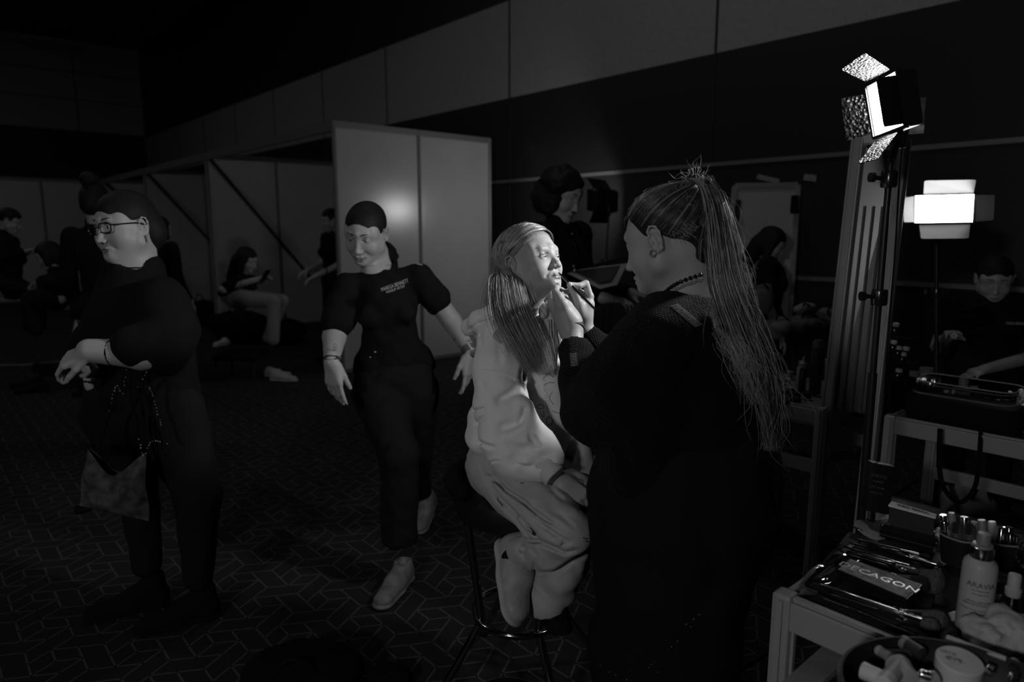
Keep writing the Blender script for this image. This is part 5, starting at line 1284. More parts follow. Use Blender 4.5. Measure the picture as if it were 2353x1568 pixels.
t4 = make_table('farther aluminium make-up table beyond the middle one', aA+1.25, aA+2.2, bA+.1, bA+.6, low=.5, top=M_TOPL)
# tall narrow frame between two stations
t = thing('mirror_stand', 'tall narrow aluminium-framed mirror stand directly behind the lit lamp pole', 'mirror', AB(aA-.08, bA))
tA0, tA1 = AB(aA, bA, 0), P(1975, 318, 2.60); tB0, tB1 = AB(aA-.17, bA+.02, 0), P(2076, 318, 2.52)
for p, q in ((tA0, tA1), (tB0, tB1)):
    m = MB(); m.boxe(p, q, .045, .045, AX, .006); d_ = nrm(q-p); s_x = nrm(np.cross(d_, BX))
    for k in (-.014, .014): m.boxe(p+s_x*k-BX*.024, q+s_x*k-BX*.024, .006, .006, AX)
    m.obj('frame_post', M_ALU, t, smooth=False)
m = MB(); m.boxe(tA1, tB1, .045, .045, ZX, .004); m.obj('top_rail', M_ALU, t, smooth=False)
w = lambda s_, z: (tA0*(1-s_)+tB0*s_)*(1-z)+(tA1*(1-s_)+tB1*s_)*z+BX*.01
m = MB(); m.slab([w(.08, .42), w(.92, .42), w(.93, .98), w(.07, .98)], .006); m.obj('mirror_glass', mat('dull_mirror_glass', .12, .3, metal=.6), t, smooth=False)
m = MB()
for s_ in (.3, .5, .7): m.boxe(w(s_, .42)-BX*.008, w(s_, .86)-BX*.008, .010, .008, AX)
m.obj('ribbed_lining', mat('rib_grey', .09, .6), t, smooth=False)  # grey ribs modelled for the pale stripes reflected in the glass
# wall papers and labels
def paper(label, q, c=.5): m = MB(); m.slab(q, .0012); return tag(m.obj('paper_sheet', mat('paper_%d' % int(c*1000), c, .8, var=.35, vscale=40), smooth=False), label, 'paper')
paper('printed sheet taped behind the top of the lit lamp', [P(2098, 226, 2.5), P(2128, 224, 2.5), P(2122, 286, 2.5), P(2088, 290, 2.5)], .16)
paper('white paper strip hanging under the printed sheet behind the lamp', [P(2092, 290, 2.495), P(2124, 287, 2.495), P(2122, 306, 2.495), P(2088, 308, 2.495)], .65)
def onwall(u, v): r = ray(u, v); return V3(0, 0, CH)+r*((BW-.01)/(r@BX))
paper('small slanted label on the dark wall above the framed mirror', [onwall(1741, 400), onwall(1792, 412), onwall(1790, 423), onwall(1738, 411)], .25)
paper('small square label on the dark wall right of the framed mirror', [onwall(1848, 400), onwall(1876, 403), onwall(1875, 418), onwall(1846, 414)], .25)
# framed mirror, its reflection painted as one pale matte panel
t = thing('framed_mirror', 'pale framed mirror standing against the wall side beside the ponytail', 'mirror', P(1760, 720, 5.4))
q = [P(1690, 428, 5.4), P(1832, 426, 5.4), P(1812, 735, 5.4), P(1655, 735, 5.4)]
m = MB(); m.slab([q[0], q[1], q[2], q[3]], .01); m.obj('mirror_glass', mat('painted_reflection', .42, .4), t, smooth=False)
for i in range(4): m = MB(); m.boxe(q[i], q[(i+1) % 4], .045, .04, V3(0, -1, 0), .005); m.obj('frame_rail', M_ALU, t, smooth=False)
m = MB(); m.boxe(P(1697, 460, 5.34), P(1680, 560, 5.34), .03, .03, V3(0, -1, 0)); m.obj('light_strip', M_SEAM, t, smooth=False)
m = MB(); m.box(P(1826, 470, 5.34), (.06, .03, .14), None, .01); m.obj('clip_lamp', M_BLACK, t, smooth=False)
# ------------------------------------------------------------------ things on the tables
M_LACQ = mat('glossy_black', .010, .15, spec=.6); M_CLEAR = mat('clear_plastic', .9, .06, trans=1.0, spec=.5); M_BRIST = mat('soft_bristle', .10, .95, bump=('noise', 700, .8), var=.3, vscale=200)
M_BRISTD = mat('dark_soft_bristle', .02, .95, bump=('noise', 700, .8)); M_WPL = mat('white_plastic', .62, .35); M_FROST = mat('frosted_plastic', .40, .45); M_GREYP = mat('grey_plastic', .22, .4); M_PRINT = mat('black_print', .02, .6); M_PRINTG = mat('grey_print', .10, .6)
def T(u, v, dz=0): return G(u, v, ZT+dz)
def brush(label, u0, v0, u1, v1, r=.0042, head=.03, hr=.008, hm=None, flare=1.3, dz=.008, metalh=False, group='make-up brushes on the near table', z1=None, fl=.035):
    a = T(u0, v0, dz); b = T(u1, v1, dz if z1 is None else z1); d = nrm(b-a); Ln = np.linalg.norm(b-a); h0 = max(.02, Ln-head-fl)
    t = thing('make_up_brush', label, 'brush', a, group)
    m = MB(); m.lathe([(.0005, 0), (r*.55, .006), (r*.8, h0*.5), (r, h0*.92), (r*.85, h0)], a, d, 12); m.obj('handle', M_SILVER if metalh else M_LACQ, t)
    m = MB(); m.lathe([(r*.88, h0), (r*.92, h0+.004), (r*.86, h0+.006), (r*.95, h0+.010), (hr*.75, h0+fl)], a, d, 12); m.obj('ferrule', M_SILVER, t)
    m = MB(); m.lathe([(hr*.72, h0+fl), (hr*flare, h0+fl+head*.5), (hr*flare*.9, h0+fl+head*.8), (hr*.4, h0+fl+head*.97), (0, h0+fl+head)], a, d, 14); m.obj('bristles', hm or M_BRISTD, t)
    return t
B = [(1960, 1238, 2140, 1283, .0040, .022, .006, None, 'slim black brush, farthest of the fan, silver neck'),
     (1948, 1246, 2150, 1300, .0036, .020, .005, None, 'second slim black brush behind the thick one'),
     (1992, 1252, 2168, 1302, .0075, .0, .0, None, ''),
     (1924, 1252, 2120, 1312, .0042, .024, .008, None, 'black brush laid from the left table edge across the fan'),
     (1918, 1266, 2135, 1334, .0045, .030, .016, 1, 'black brush with a rounded grey head beside the palette'),
     (1935, 1262, 2105, 1305, .0034, .018, .005, None, 'thin black brush under the thick-handled one'),
     (1950, 1270, 2130, 1318, .0040, .020, .007, None, 'black brush lying nearest the palette edge')]
for u0, v0, u1, v1, r, hd, hr, k, lb in B:
    if not lb: brush('thick grey-handled brush with long bright silver neck', u0, v0, u1, v1, .0075, .012, .004, None, dz=.014, fl=.05); continue
    brush(lb, u0, v0, u1, v1, r, hd, hr, M_BRIST if k else None)
brush('large round powder brush pointing at the camera side by the tall bottle', 2040, 1300, 2172, 1346, .007, .042, .021, M_BRIST, 1.15, dz=.022)
brush('wide flat brush head in shade beside the powder brush', 2020, 1312, 2140, 1352, .006, .035, .016, M_BRISTD, 1.15, dz=.018)
brush('long silver-handled brush with black ferrule lying in front of the palette', 1882, 1342, 2160, 1446, .0062, .028, .012, M_BRIST, 1.1, dz=.016, metalh=True)
brush('thin dark brush just in front of the silver-handled one', 1905, 1366, 2100, 1425, .003, .016, .005, None, dz=.010)
brush('soft fan-shaped brush behind the silver one, pale bristles', 2040, 1392, 2150, 1425, .004, .040, .015, M_BRIST, 1.2, dz=.012)
# clear brush folder with zip edge
def sheet(name, label, quad, m_, th=.0012, cat='pouch', warp=.004, n=14, par=None, seed=0):
    q = [np.asarray(p) for p in quad]; rg = np.random.default_rng(seed); ph = rg.uniform(0, 6, 4); vs = []
    for j in range(n+1):
        for i in range(n+1):
            a, b = i/n, j/n; p = (q[0]*(1-a)+q[1]*a)*(1-b)+(q[3]*(1-a)+q[2]*a)*b
            vs.append(p+ZX*warp*(math.sin(7*a+ph[0]+3*b)+math.sin(9*b+ph[1]-4*a)+1.2*math.sin(17*a+11*b+ph[2])*.5+1.2))
    N = len(vs); vs += [v-ZX*th for v in vs]; fs = []
    for j in range(n):
        for i in range(n): k = j*(n+1)+i; fs += [(k, k+1, k+n+2, k+n+1), (N+k, N+k+n+1, N+k+n+2, N+k+1)]
    o = MB().add(vs, fs).obj(name, m_, par)
   
    return tag(o, label, cat) if label else o
pz = thing('brush_folder', 'open dark brush folder with clear vinyl flap and beaded zip edge under the palette', 'pouch', T(1980, 1380))
sheet('folder_body', None, [T(1950, 1225, .002), T(2160, 1270, .002), T(2130, 1470, .002), T(1848, 1345, .002)], mat('dark_folder_cloth', .015, .7), .003, warp=.0012, par=pz)
sheet('vinyl_flap', None, [T(1925, 1262, .006), T(1990, 1285, .006), T(1905, 1372, .006), T(1838, 1340, .006)], M_CLEAR, .001, warp=.003, par=pz, seed=3)
sheet('vinyl_flap', None, [T(1992, 1190, .008), T(2145, 1222, .008), T(2150, 1262, .006), T(1955, 1222, .006)], M_CLEAR, .001, warp=.003, par=pz, seed=5)
m = MB(); rg = random.Random(12)
for p in resample([T(1838, 1345, .004), T(1900, 1378, .004), T(1980, 1408, .004), T(2060, 1442, .004), T(2128, 1468, .004)], 90): m.box(p, (.0035, .0025, .0022), (nrm(V3(rg.gauss(1, .3), rg.gauss(0, .3), 0)), V3(0, 1, 0), nrm(V3(0, rg.gauss(0, .2), 1))))
m.obj('zip_teeth', M_SILVER, pz, smooth=False)
m = MB()
for p in resample([T(1978, 1240, .006), T(1925, 1290, .006), T(1872, 1330, .006)], 40): m.box(p+V3(rg.gauss(0, .001), 0, 0), (.003, .0025, .002))
m.obj('zip_teeth', M_SILVER, pz, smooth=False)
m = MB(); c = T(2062, 1426, .010); m.sphere(c, .004, 6, 4); m.sphere(c+V3(.012, -.001, 0), .0038, 6, 4); m.boxe(c, c+V3(.03, -.01, -.003), .006, .002); m.obj('zip_puller', M_SILVER, pz)
o = thing('cotton_pad', 'pale oval cotton pad lying at the far left corner of the near table', 'cotton pad', T(1998, 1222)); m = MB(); m.lathe([(.0, .0), (.038, 0), (.040, .003), (.036, .006), (0, .007)], T(1998, 1222, .004), nrm(V3(.15, -.1, 1)), 30, sx=1.15, sy=.75); m.obj('pad', mat('cotton_grey', .26, .95), o)
# glitter palette: two closed cases on each other
pc = [T(1951, 1284, .030), T(2120, 1344, .030), T(2084, 1378, .030), T(1922, 1309, .030)]
t = thing('glitter_palette', 'closed palette with silvery glitter lid and thin raised lettering, topmost of the stack', 'palette', T(2015, 1340))
M_GLIT = dimp = mat('glitter_lid', .33, .3, metal=.7, var=.35, vscale=90, bump=('voronoi', 900, .9))
m = MB(); m.prism(pc, -ZX*.009); m.obj('case', M_LACQ, t, smooth=False)
ce = sum(pc)/4; inn = [ce+(p-ce)*.95+ZX*.0012 for p in pc]; m = MB(); m.prism(inn, -ZX*.001); m.obj('glitter_lid', M_GLIT, t, smooth=False)
text_mesh('DECAGON', .028, ce+ZX*.0014, pc[1]-pc[0], pc[0]-pc[3], mat('lid_lettering', .6, .3, metal=.5), t, condense=1.05, depth=.0002)
pd = [p-ZX*.0115+V3(.004, -.003, 0) for p in pc]; m = MB(); m.prism(pd, -ZX*.012); tag(m.obj('black_palette', M_LACQ, smooth=False), 'plain black palette under the glitter lid one', 'palette')
# KRYGINA box standing at the back edge
t = thing('cosmetic_box', 'dark box with bright white lid edge with fine grey lettering', 'box', T(2100, 1225))
tp = [P(2049, 1152, 1.50), P(2153, 1182, 1.50), P(2150, 1190, 1.475), P(2041, 1161, 1.475)]
dn = np.array([0, 0, -1.0]); hh = tp[0][2]-ZT-.028
m = MB(); m.prism(tp, -ZX*.003); m.obj('white_lid', mat('bright_white_plastic', .85, .3), t, smooth=False)
xk = tp[1]-tp[0]; text_mesh('KRYGINA', .011, sum(tp)/4+ZX*.0008, xk, tp[0]-tp[3], M_PRINTG, t, condense=1.5)
ins = [p+(sum(tp)/4-p)*.06 for p in tp]; m = MB(); m.prism([p-ZX*.003 for p in ins], -ZX*(.040)); m.obj('body', mat('dark_grey_plastic', .05, .35), t, smooth=False)
t = thing('compact_case', 'black flat case lying in front of the white-lidded box', 'case', T(2100, 1245)); q = [T(2030, 1205, .02), T(2150, 1235, .02), T(2144, 1250, .02), T(2022, 1219, .02)]; m = MB(); m.prism(q, -ZX*.018); m.obj('lid', mat('satin_black', .008, .9, spec=.05), t, smooth=False); m = MB(); m.prism([p-ZX*.008 for p in q], -ZX*.0015); m.obj('seam_line', M_GREYP, t, smooth=False)
# brush pots (open soft cases) at the back
def pot(label, c, rx, ry, h, dx, seed, items):
    t = thing('open_brush_pot', label, 'pot', c); X = nrm(dx); Y = np.cross(ZX, X); n = 32; M_ = MB(); tilt = lambda a: 0
    def ring(s_, z, k=4): 
        out = []
        for i in range(n):
            a = 2*math.pi*i/n; ca, sa = math.cos(a), math.sin(a); out.append(c+X*rx*s_*math.copysign(abs(ca)**.7, ca)+Y*ry*s_*math.copysign(abs(sa)**.7, sa)+ZX*z)
        return out
    rows = [ring(.80, 0), ring(.86, h*.3), ring(1, h), ring(.96, h), ring(.80, h*.3), ring(.75, .004)]; vs = sum(rows, []); fs = [(i*n+k, i*n+(k+1) % n, (i+1)*n+(k+1) % n, (i+1)*n+k) for i in range(5) for k in range(n)]+[tuple(range(n)), tuple(range(5*n, 6*n))]
    M_.add(vs, fs); M_.obj('shell', mat('pot_shell', .012, .5), t)
    M_ = MB(); M_.tube(ring(1, h)+[ring(1, h)[0]], .0022, 6, cap=False); M_.obj('rim_piping', mat('rim_grey', .22, .5), t)
    return t, X, Y
pcL, pcR = T(2205, 1290), T(2292, 1300)
tL, X_, Y_ = pot('black open pot with netted brush guards, left of the spray bottle', pcL, .046, .036, .062, V3(.75, .45, 0), 0, 0)
tR, X_, Y_ = pot('black open pot holding lipstick tubes, behind the spray bottle', pcR, .040, .036, .060, V3(.8, -.2, 0), 0, 0)
rg = random.Random(31)
def tube_item(label, base, h, r, m1, m2, lean, cat='lipstick', name='lipstick_tube', group=None):
    t = thing(name, label, cat, base, group); d = nrm(ZX+lean)
    m = MB(); m.lathe([(r*.9, 0), (r, .002), (r, h*.45)], base, d, 14); m.obj('base', m1, t)
    m = MB(); m.lathe([(r*.93, h*.45), (r*.93, h*.52)], base, d, 14); m.obj('collar', M_GOLDM, t)
    m = MB(); m.lathe([(r, h*.52), (r, h*.97), (r*.85, h)], base, d, 14); m.obj('cap', m2, t)
    return t
for i, (dx, dy, h, r, mm) in enumerate(((-.020, .012, .088, .008, M_SILVER), (-.004, .016, .092, .007, M_GREYP), (.012, .012, .086, .0085, M_SILVER), (.022, .004, .080, .0075, M_GREYP), (-.026, -.004, .080, .0075, M_SILVER))):
    tube_item('slim metallic tube standing in the left open pot', pcL+X_*dx+Y_*dy+ZX*.006, h, r, M_LACQ, mm, V3(rg.uniform(-.15, .15), .1, 0), group='slim tubes standing in the left pot')
for i, (dx, dy, h, r, mm) in enumerate(((-.016, .012, .085, .0085, M_GREYP), (.0, .014, .082, .008, M_WPL), (.014, .004, .076, .0075, M_SILVER), (.024, .008, .074, .0075, M_SILVER), (-.004, -.008, .078, .008, M_SILVER), (.012, -.014, .070, .007, M_LACQ))):
    tube_item('lipstick tube standing in the right open pot', pcR+X_*dx+Y_*dy+ZX*.006, h, r, M_LACQ, mm, V3(rg.uniform(-.2, .2), .12, 0), group='lipsticks in the right pot')
for k, (dx, dy) in enumerate(((-.014, -.012), (.010, -.014))):
    c = pcL+X_*dx+Y_*dy+ZX*.010; t = thing('netted_brush', ('brush in a dotted net guard, left one in the left pot', 'brush in a dotted net guard, right one in the left pot')[k], 'brush', c)
    m = MB(); d = nrm(ZX+V3(.05, .15, 0)); m.lathe([(.004, 0), (.013, .03), (.014, .058), (.008, .074), (0, .078)], c, d, 16); m.obj('bristles', M_BRISTD, t)
    m = MB(); x, y, _ = frame_to(d)
    for j in range(22):
        z = .012+.0029*j; r = np.interp(z, [0, .03, .058, .078], [.006, .0142, .0150, .006]); m.tube([c+d*(z+.004*math.sin(2*a))+(x*math.cos(a)+y*math.sin(a))*r for a in np.linspace(0, 6.283, 19)], .00035, 4, cap=False)
    m.obj('net_guard', mat('net_silver_%d' % k, .5, .3, metal=.6), t)
c = T(2158, 1222, .012); t = thing('mini_bottle', 'small bright white capped bottle beside the white-lidded box', 'bottle', c); m = MB(); m.sphere(c, .009, 12, 8, rad=(.9, .9, 1.2)); m.obj('cap', M_WPL, t); m = MB(); m.lathe([(.008, -.011), (.008, .0)], c, ZX, 14); m.obj('body', M_WPL, t)
# tall spray bottle ARAVIA
bb = T(2233, 1446); t = thing('spray_bottle', 'tall frosted bottle with silver collar and dark lettering', 'bottle', bb); dB = nrm(P(2252, 1238, 1.12)-P(2228, 1450, 1.30)); dB = nrm(ZX+V3(.03, .02, 0))
hB = .118; rB = .0262
m = MB(); m.lathe([(rB*.93, 0), (rB, .004), (rB, hB), (rB*.93, hB+.008), (rB*.70, hB+.014), (rB*.62, hB+.016)], bb, dB, 40); m.obj('body', M_FROST, t)
m = MB(); m.lathe([(.0172, hB+.012), (.0175, hB+.013), (.0175, hB+.034), (.016, hB+.035)], bb, dB, 32); m.obj('collar', M_SILVER, t)
m = MB(); m.lathe([(.0150, hB+.035), (.0150, hB+.039), (.0105, hB+.040), (.0105, hB+.056), (.0095, hB+.0585), (0, hB+.0590)], bb, dB, 32); m.obj('spray_cap', M_GREYP, t)
vw = nrm((V3(0, 0, CH)-bb)*V3(1, 1, 0)); vx = np.cross(ZX, vw); yawb = math.radians(12); lab = nrm(vw*math.cos(yawb)+vx*math.sin(yawb))
def wrap_text(txt, size, z, r, cond, m_, par, base=bb, ax=dB, out=lab, spin=0):
    cu = bpy.data.curves.new('t', 'FONT'); cu.body = txt; cu.size = size; cu.align_x = 'CENTER'; cu.align_y = 'CENTER'; cu.extrude = .0001; to = bpy.data.objects.new('t', cu); COL.objects.link(to); dg = bpy.context.evaluated_depsgraph_get(); dg.update()
    me = bpy.data.meshes.new_from_object(to.evaluated_get(dg)); bpy.data.objects.remove(to)
    n = len(me.vertices); c_ = np.zeros(n*3, 'f'); me.vertices.foreach_get('co', c_); c_ = c_.reshape(-1, 3).astype(float); th = c_[:, 0]*cond/r+spin
    sx = np.cross(ax, out); w_ = base+np.outer(z+c_[:, 1], ax)+(np.outer(np.cos(th), out)+np.outer(np.sin(th), sx))*(r+.0004+c_[:, 2:3]); w_ -= rootloc(par)
    me.vertices.foreach_set('co', w_.astype('f').ravel()); me.materials.clear(); me.materials.append(m_); me.update(); o = bpy.data.objects.new('lettering', me); COL.objects.link(o); o.parent = par; return o
for tx, sz, z, cd in (('ARAVIA', .0128, .092, 1.0), ('professional', .0045, .083, 1.2), ('PROBIOTIC', .004, .076, 1.2), ('HYALURONIC', .0055, .062, 1.1), ('REJUVENATING MIST', .0048, .057, 1.1), ('HYDRATING TONIC SPRAY', .0040, .047, 1.15), ('150 ml / 5 fl oz', .0036, .042, 1.2), ('A/V', .020, .026, 1.0), ('SPA', .007, .010, 1.0)):
    wrap_text(tx, sz, z, rB, cd, M_PRINT, t)
# small clear spray bottle
c = T(2318, 1440); t = thing('spray_bottle', 'small clear spray bottle with a frosted cap at the right edge', 'bottle', c)
m = MB(); m.lathe([(.017, 0), (.018, .003), (.018, .045), (.012, .056), (.009, .060)], c, ZX, 28); m.obj('body', M_CLEAR, t)
m = MB(); m.lathe([(.0105, .058), (.012, .060), (.0125, .072), (.010, .074), (.0098, .096), (.009, .098), (0, .0985)], c, ZX, 28); m.obj('spray_cap', M_FROST, t)
m = MB(); m.tube([c+ZX*.006, c+ZX*.06], .0012, 6); m.obj('dip_tube', M_WPL, t)
# screw-lid jar behind
c = T(2310, 1375); t = thing('screw_jar', 'wide jar with a dark lid behind the small spray bottle', 'jar', c); m = MB(); m.lathe([(.026, 0), (.028, .003), (.028, .028)], c, ZX, 30); m.obj('body', M_CLEAR, t); m = MB(); m.lathe([(.029, .028), (.030, .030), (.030, .040), (.027, .042), (.024, .041), (0, .040)], c, ZX, 30); m.obj('lid', M_LACQ, t)
# stacked lipsticks standing at the right edge
for i in range(4):
    c = T(2349, 1345-i*6)+V3(.004*i, .012*i, 0); tube_item('silver-banded tube standing in the row at the right edge', c, .085-.004*i, .0085, M_LACQ, M_SILVER, V3(0, 0, 0), group='silver-banded tubes in a row at the right edge')
# clear cone bottle top at right edge
c = T(2352, 1418); t = thing('nozzle_bottle', 'clear pointed nozzle bottle cut by the right edge', 'bottle', c); m = MB(); m.lathe([(.020, 0), (.021, .02), (.016, .05), (.006, .085), (.004, .092)], c, ZX, 24); m.obj('body', M_CLEAR, t); m = MB(); m.lathe([(.0045, .09), (.005, .095), (.004, .100), (0, .101)], c, ZX, 16); m.obj('tip', M_WPL, t)
# bag of cotton
S = SDF(); rr = np.random.default_rng(4)
cc = T(2300, 1490)
for i in range(26): S.ell(cc+V3(rr.uniform(-.045, .065), rr.uniform(-.03, .03), rr.uniform(.010, .045)), rr.uniform(.014, .024), None, .010)
fc = folds(.004, 260, 6); t = thing('cotton_bag', 'crumpled bag of cotton wool behind the round case', 'bag', cc); S.obj('cotton_filling', mat('cotton_wool', .42, .9, bump=('noise', 120, .6), var=.2, vscale=40), t, res=.0028, disp=lambda x, y, z: fc(x, y, z)*.6)
# short stick
c = T(2186, 1418, .006); m = MB(); m.lathe([(.0, 0), (.0075, .001), (.0075, .02), (0, .021)], c, V3(1, .4, 0), 16); tag(m.obj('pencil_end', M_FROST), 'pale cylinder end beside the foot of the tall bottle', 'pencil')
# round black case in the foreground
cz = ZT+.055; t = thing('round_vanity_case', 'round black open vanity case in the bottom right corner', 'case', G(2230, 1700, ZT)); rc = G(2235, 1612, cz)
RX, RY = .165, .150; dX = nrm(V3(.93, -.36, 0)); n = 56
def rg_(s_, z): return [rc*V3(1, 1, 0)+dX*RX*s_*math.cos(2*math.pi*i/n)+np.cross(ZX, dX)*RY*s_*math.sin(2*math.pi*i/n)+ZX*z for i in range(n)]
rows = [rg_(.97, ZT+.002), rg_(1, ZT+.02), rg_(1.0, cz), rg_(.975, cz), rg_(.96, ZT+.02), rg_(.90, ZT+.008)]; m = MB(); m.add(sum(rows, []), [(i*n+k, i*n+(k+1) % n, (i+1)*n+(k+1) % n, (i+1)*n+k) for i in range(5) for k in range(n)]+[tuple(range(n)), tuple(range(5*n, 6*n))]); m.obj('shell', mat('case_fabric', .012, .6), t)
m = MB(); r_ = rg_(1.004, cz-.006); m.tube(r_+[r_[0]], .0028, 6, cap=False); m.obj('rim', mat('rim_binding', .05, .4), t)
def on(u, v, z): return G(u, v, z)
zc = ZT+.012
c = on(2203, 1510, ZT+.052)*V3(1, 1, 0)+ZX*(ZT+.012); t = thing('cream_jar', 'big white jar with printed lid in the round case', 'jar', c); tl = nrm(ZX+V3(-.03, -.12, 0))
m = MB(); m.lathe([(.028, 0), (.029, .002), (.029, .020)], c, tl, 36); m.obj('body', M_WPL, t); m = MB(); m.lathe([(.031, .018), (.0315, .020), (.0315, .037), (.030, .0385), (0, .039)], c, tl, 40); m.obj('lid', M_WPL, t)
xt = nrm(P(2253, 1530, 1)-P(2155, 1505, 1)); text_mesh('MAKE-UP', .0125, c+tl*.0396-np.cross(tl, xt)*.004, -xt, -np.cross(tl, xt), M_PRINT, t, depth=.0001); text_mesh('FACE ICON', .010, c+tl*.0396+np.cross(tl, xt)*.010, -xt, -np.cross(tl, xt), M_PRINTG, t, depth=.0001)
def lying(label, u0, v0, u1, v1, r, m1, m2, z=.03, cat='tube', name='cosmetic_tube', cap=.3, group=None, r2=None):
    a, b = on(u0, v0, ZT+z), on(u1, v1, ZT+z); d = nrm(b-a); Ln = np.linalg.norm(b-a); t = thing(name, label, cat, a, group)
    m = MB(); m.lathe([(r*.92, 0), (r, .001), (r, Ln*cap)], a, d, 20); m.obj('cap', m2, t); m = MB(); m.lathe([(r*.95, Ln*cap), ((r2 or r)*.95, Ln*.97), ((r2 or r)*.8, Ln)], a, d, 20); m.obj('body', m1, t)
lying('upright grey-capped tube at the left inside the round case', 2017, 1493, 2045, 1512, .0082, M_GREYP, M_FROST, .040)
lying('wider pale-capped tube leaning inside the round case', 2072, 1474, 2120, 1505, .0110, mat('dark_tube', .03, .4), M_GREYP, .045)
lying('long clear stick along the far rim of the round case', 2175, 1465, 2312, 1515, .0042, M_FROST, M_FROST, .052, cat='stick', name='clear_stick')
lying('white-capped tube at the lower left of the round case', 1980, 1540, 2030, 1562, .013, M_WPL, M_WPL, .035)
lying('pale blunt tube in the middle of the round case', 2030, 1575, 2068, 1530, .013, M_FROST, M_WPL, .045)
lying('pale oval compact standing in the round case', 2062, 1528, 2085, 1562, .018, M_FROST, M_FROST, .040, cat='compact', name='compact_case')
lying('dark cap behind the oval compact', 2040, 1510, 2088, 1508, .012, mat('smoky_plastic', .06, .3), mat('smoky_plastic_b', .05, .3), .035)
lying('ribbed silver tube between jar and compact', 2112, 1548, 2140, 1556, .007, M_SILVER, M_SILVER, .045)
lying('bright metal cap right of the printed jar', 2268, 1538, 2284, 1546, .0085, M_SILVER, M_SILVER, .045, name='metal_cap', cat='cap')
lying('crystal-like vial at the right inside the round case', 2330, 1522, 2332, 1552, .0075, M_CLEAR, M_SILVER, .045, name='glass_vial', cat='vial')
lying('second crystal-like vial lower in the round case', 2318, 1556, 2345, 1566, .0085, M_CLEAR, M_SILVER, .040, name='glass_vial', cat='vial')
lying('pale tube at the bottom edge, left of the printed jar', 2095, 1566, 2150, 1560, .012, M_FROST, M_WPL, .030)
# vanity case on the right-hand table
def case():
    f = lambda u, v, d: P(u, v, d)
    t = thing('vanity_case', 'black open vanity case with a clear tray, on the right-hand table, strap hanging', 'case', G(2190, 985, ZT))
    a0, a1 = aA-.83, aA-.36; b0 = bA-.03; b1 = bA+.20; S = SDF()
    cs = [AB(aA-.40, bA+.0, 0), AB(aA-.83, bA+.0, 0)]
    X = nrm(G(2300, 975, .8)-G(2095, 940, .8)); 
    pL = G(2105, 950, ZT+.03); pR = G(2295, 985, ZT+.03)
    S.cap(pL+BX*.06, pR+BX*.06, .055, None, .02, flat=(ZX, .9)); S.cap(pL+BX*.14, pR+BX*.14, .055, None, .02, flat=(ZX, .9)); S.cap(pL+BX*.06+ZX*.04, pR+BX*.06+ZX*.04, .055, None, .02); S.cap(pL+BX*.14+ZX*.04, pR+BX*.14+ZX*.04, .055, None, .02)
    S.half(pL+ZX*.062, ZX, .004); S.half(G(2100, 950, ZT+.003), -ZX, .004)
    S.obj('case_body', M_BLACK, t, res=.007)
    rim = [pL+BX*.01-X*.03, pR+BX*.01+X*.03, pR+BX*.20+X*.03, pL+BX*.20-X*.03]; zt = .075
    m = MB(); pts = rounded_path([p+ZX*zt for p in rim]); m.tube(pts+[pts[0]], .004, 6, cap=False); m.obj('rim', mat('case_rim', .10, .3), t)
    m = MB(); pts2 = rounded_path([p+ZX*(zt+.045)-(p-sum(rim)/4)*.03 for p in rim]); m.tube(pts2+[pts2[0]], .0022, 6, cap=False)
    m.obj('clear_tray_edge', M_CLEAR if False else mat('tray_edge', .25, .2), t)
    m = MB(); lo = [p+ZX*.0 for p in pts]; hi = pts2; k = len(lo); vs = lo+hi; m.add(vs, [(i, (i+1) % k, k+(i+1) % k, k+i) for i in range(k)]); m.obj('clear_tray_wall', M_CLEAR, t)
    m = MB(); st = resample([P(2160, 985, 2.36), P(2158, 1060, 2.34), P(2168, 1120, 2.33), P(2205, 1155, 2.32), P(2240, 1120, 2.33), P(2250, 1050, 2.34), P(2255, 985, 2.36)], 30)
    for i in range(29): m.boxe(st[i], st[i+1], .016, .004, V3(0, -1, 0))
    o = m.obj('strap', M_BLACK, t)
    for (u, v, h, r, m1, lb) in ((2128, 905, .10, .020, M_LACQ, 'dark bottle with bright top line in the vanity case'), (2192, 905, .105, .0165, M_GREYP, 'pale cylinder standing highest in the vanity case'), (2165, 915, .07, .010, M_FROST, 'slim pale tube beside the pale cylinder'), (2180, 918, .075, .008, M_GOLDM, 'thin metallic tube in the vanity case'), (2150, 915, .055, .010, M_SILVER, 'small silver cap behind the slim tube'), (2215, 905, .06, .014, M_GREYP, 'short grey pot right of the pale cylinder'), (2238, 915, .055, .012, M_LACQ, 'short dark tube in the right half of the vanity case'), (2262, 918, .05, .011, M_SILVER, 'small shiny jar in the right half of the vanity case'), (2285, 922, .05, .012, M_SILVER, 'shiny jar at the right end of the vanity case')):
        b = G(u, v+30, ZT+.03)+BX*.07; q = thing('cosmetic_bottle', lb, 'bottle', b)
        m = MB(); m.lathe([(r*.9, 0), (r, .003), (r, h*.7)], b, ZX, 18); m.obj('body', m1, q); m = MB(); m.lathe([(r*1.02, h*.7), (r*1.02, h*.97), (r*.9, h)], b, ZX, 18); m.obj('cap', M_SILVER if 'bright' in lb else m1, q)
def rounded_path(q, r=.22, n=6):
    out = []
    for i in range(4):
        a, b, c = q[i-1], q[i], q[(i+1) % 4]; p0 = b+(a-b)*r*(.6 if i % 2 else .6); p1 = b+(c-b)*r*.6
        p0 = b+nrm(a-b)*.05; p1 = b+nrm(c-b)*.05
        for s_ in np.linspace(0, 1, n): out.append((1-s_)**2*p0+2*s_*(1-s_)*b+s_*s_*p1)
    return out
case()
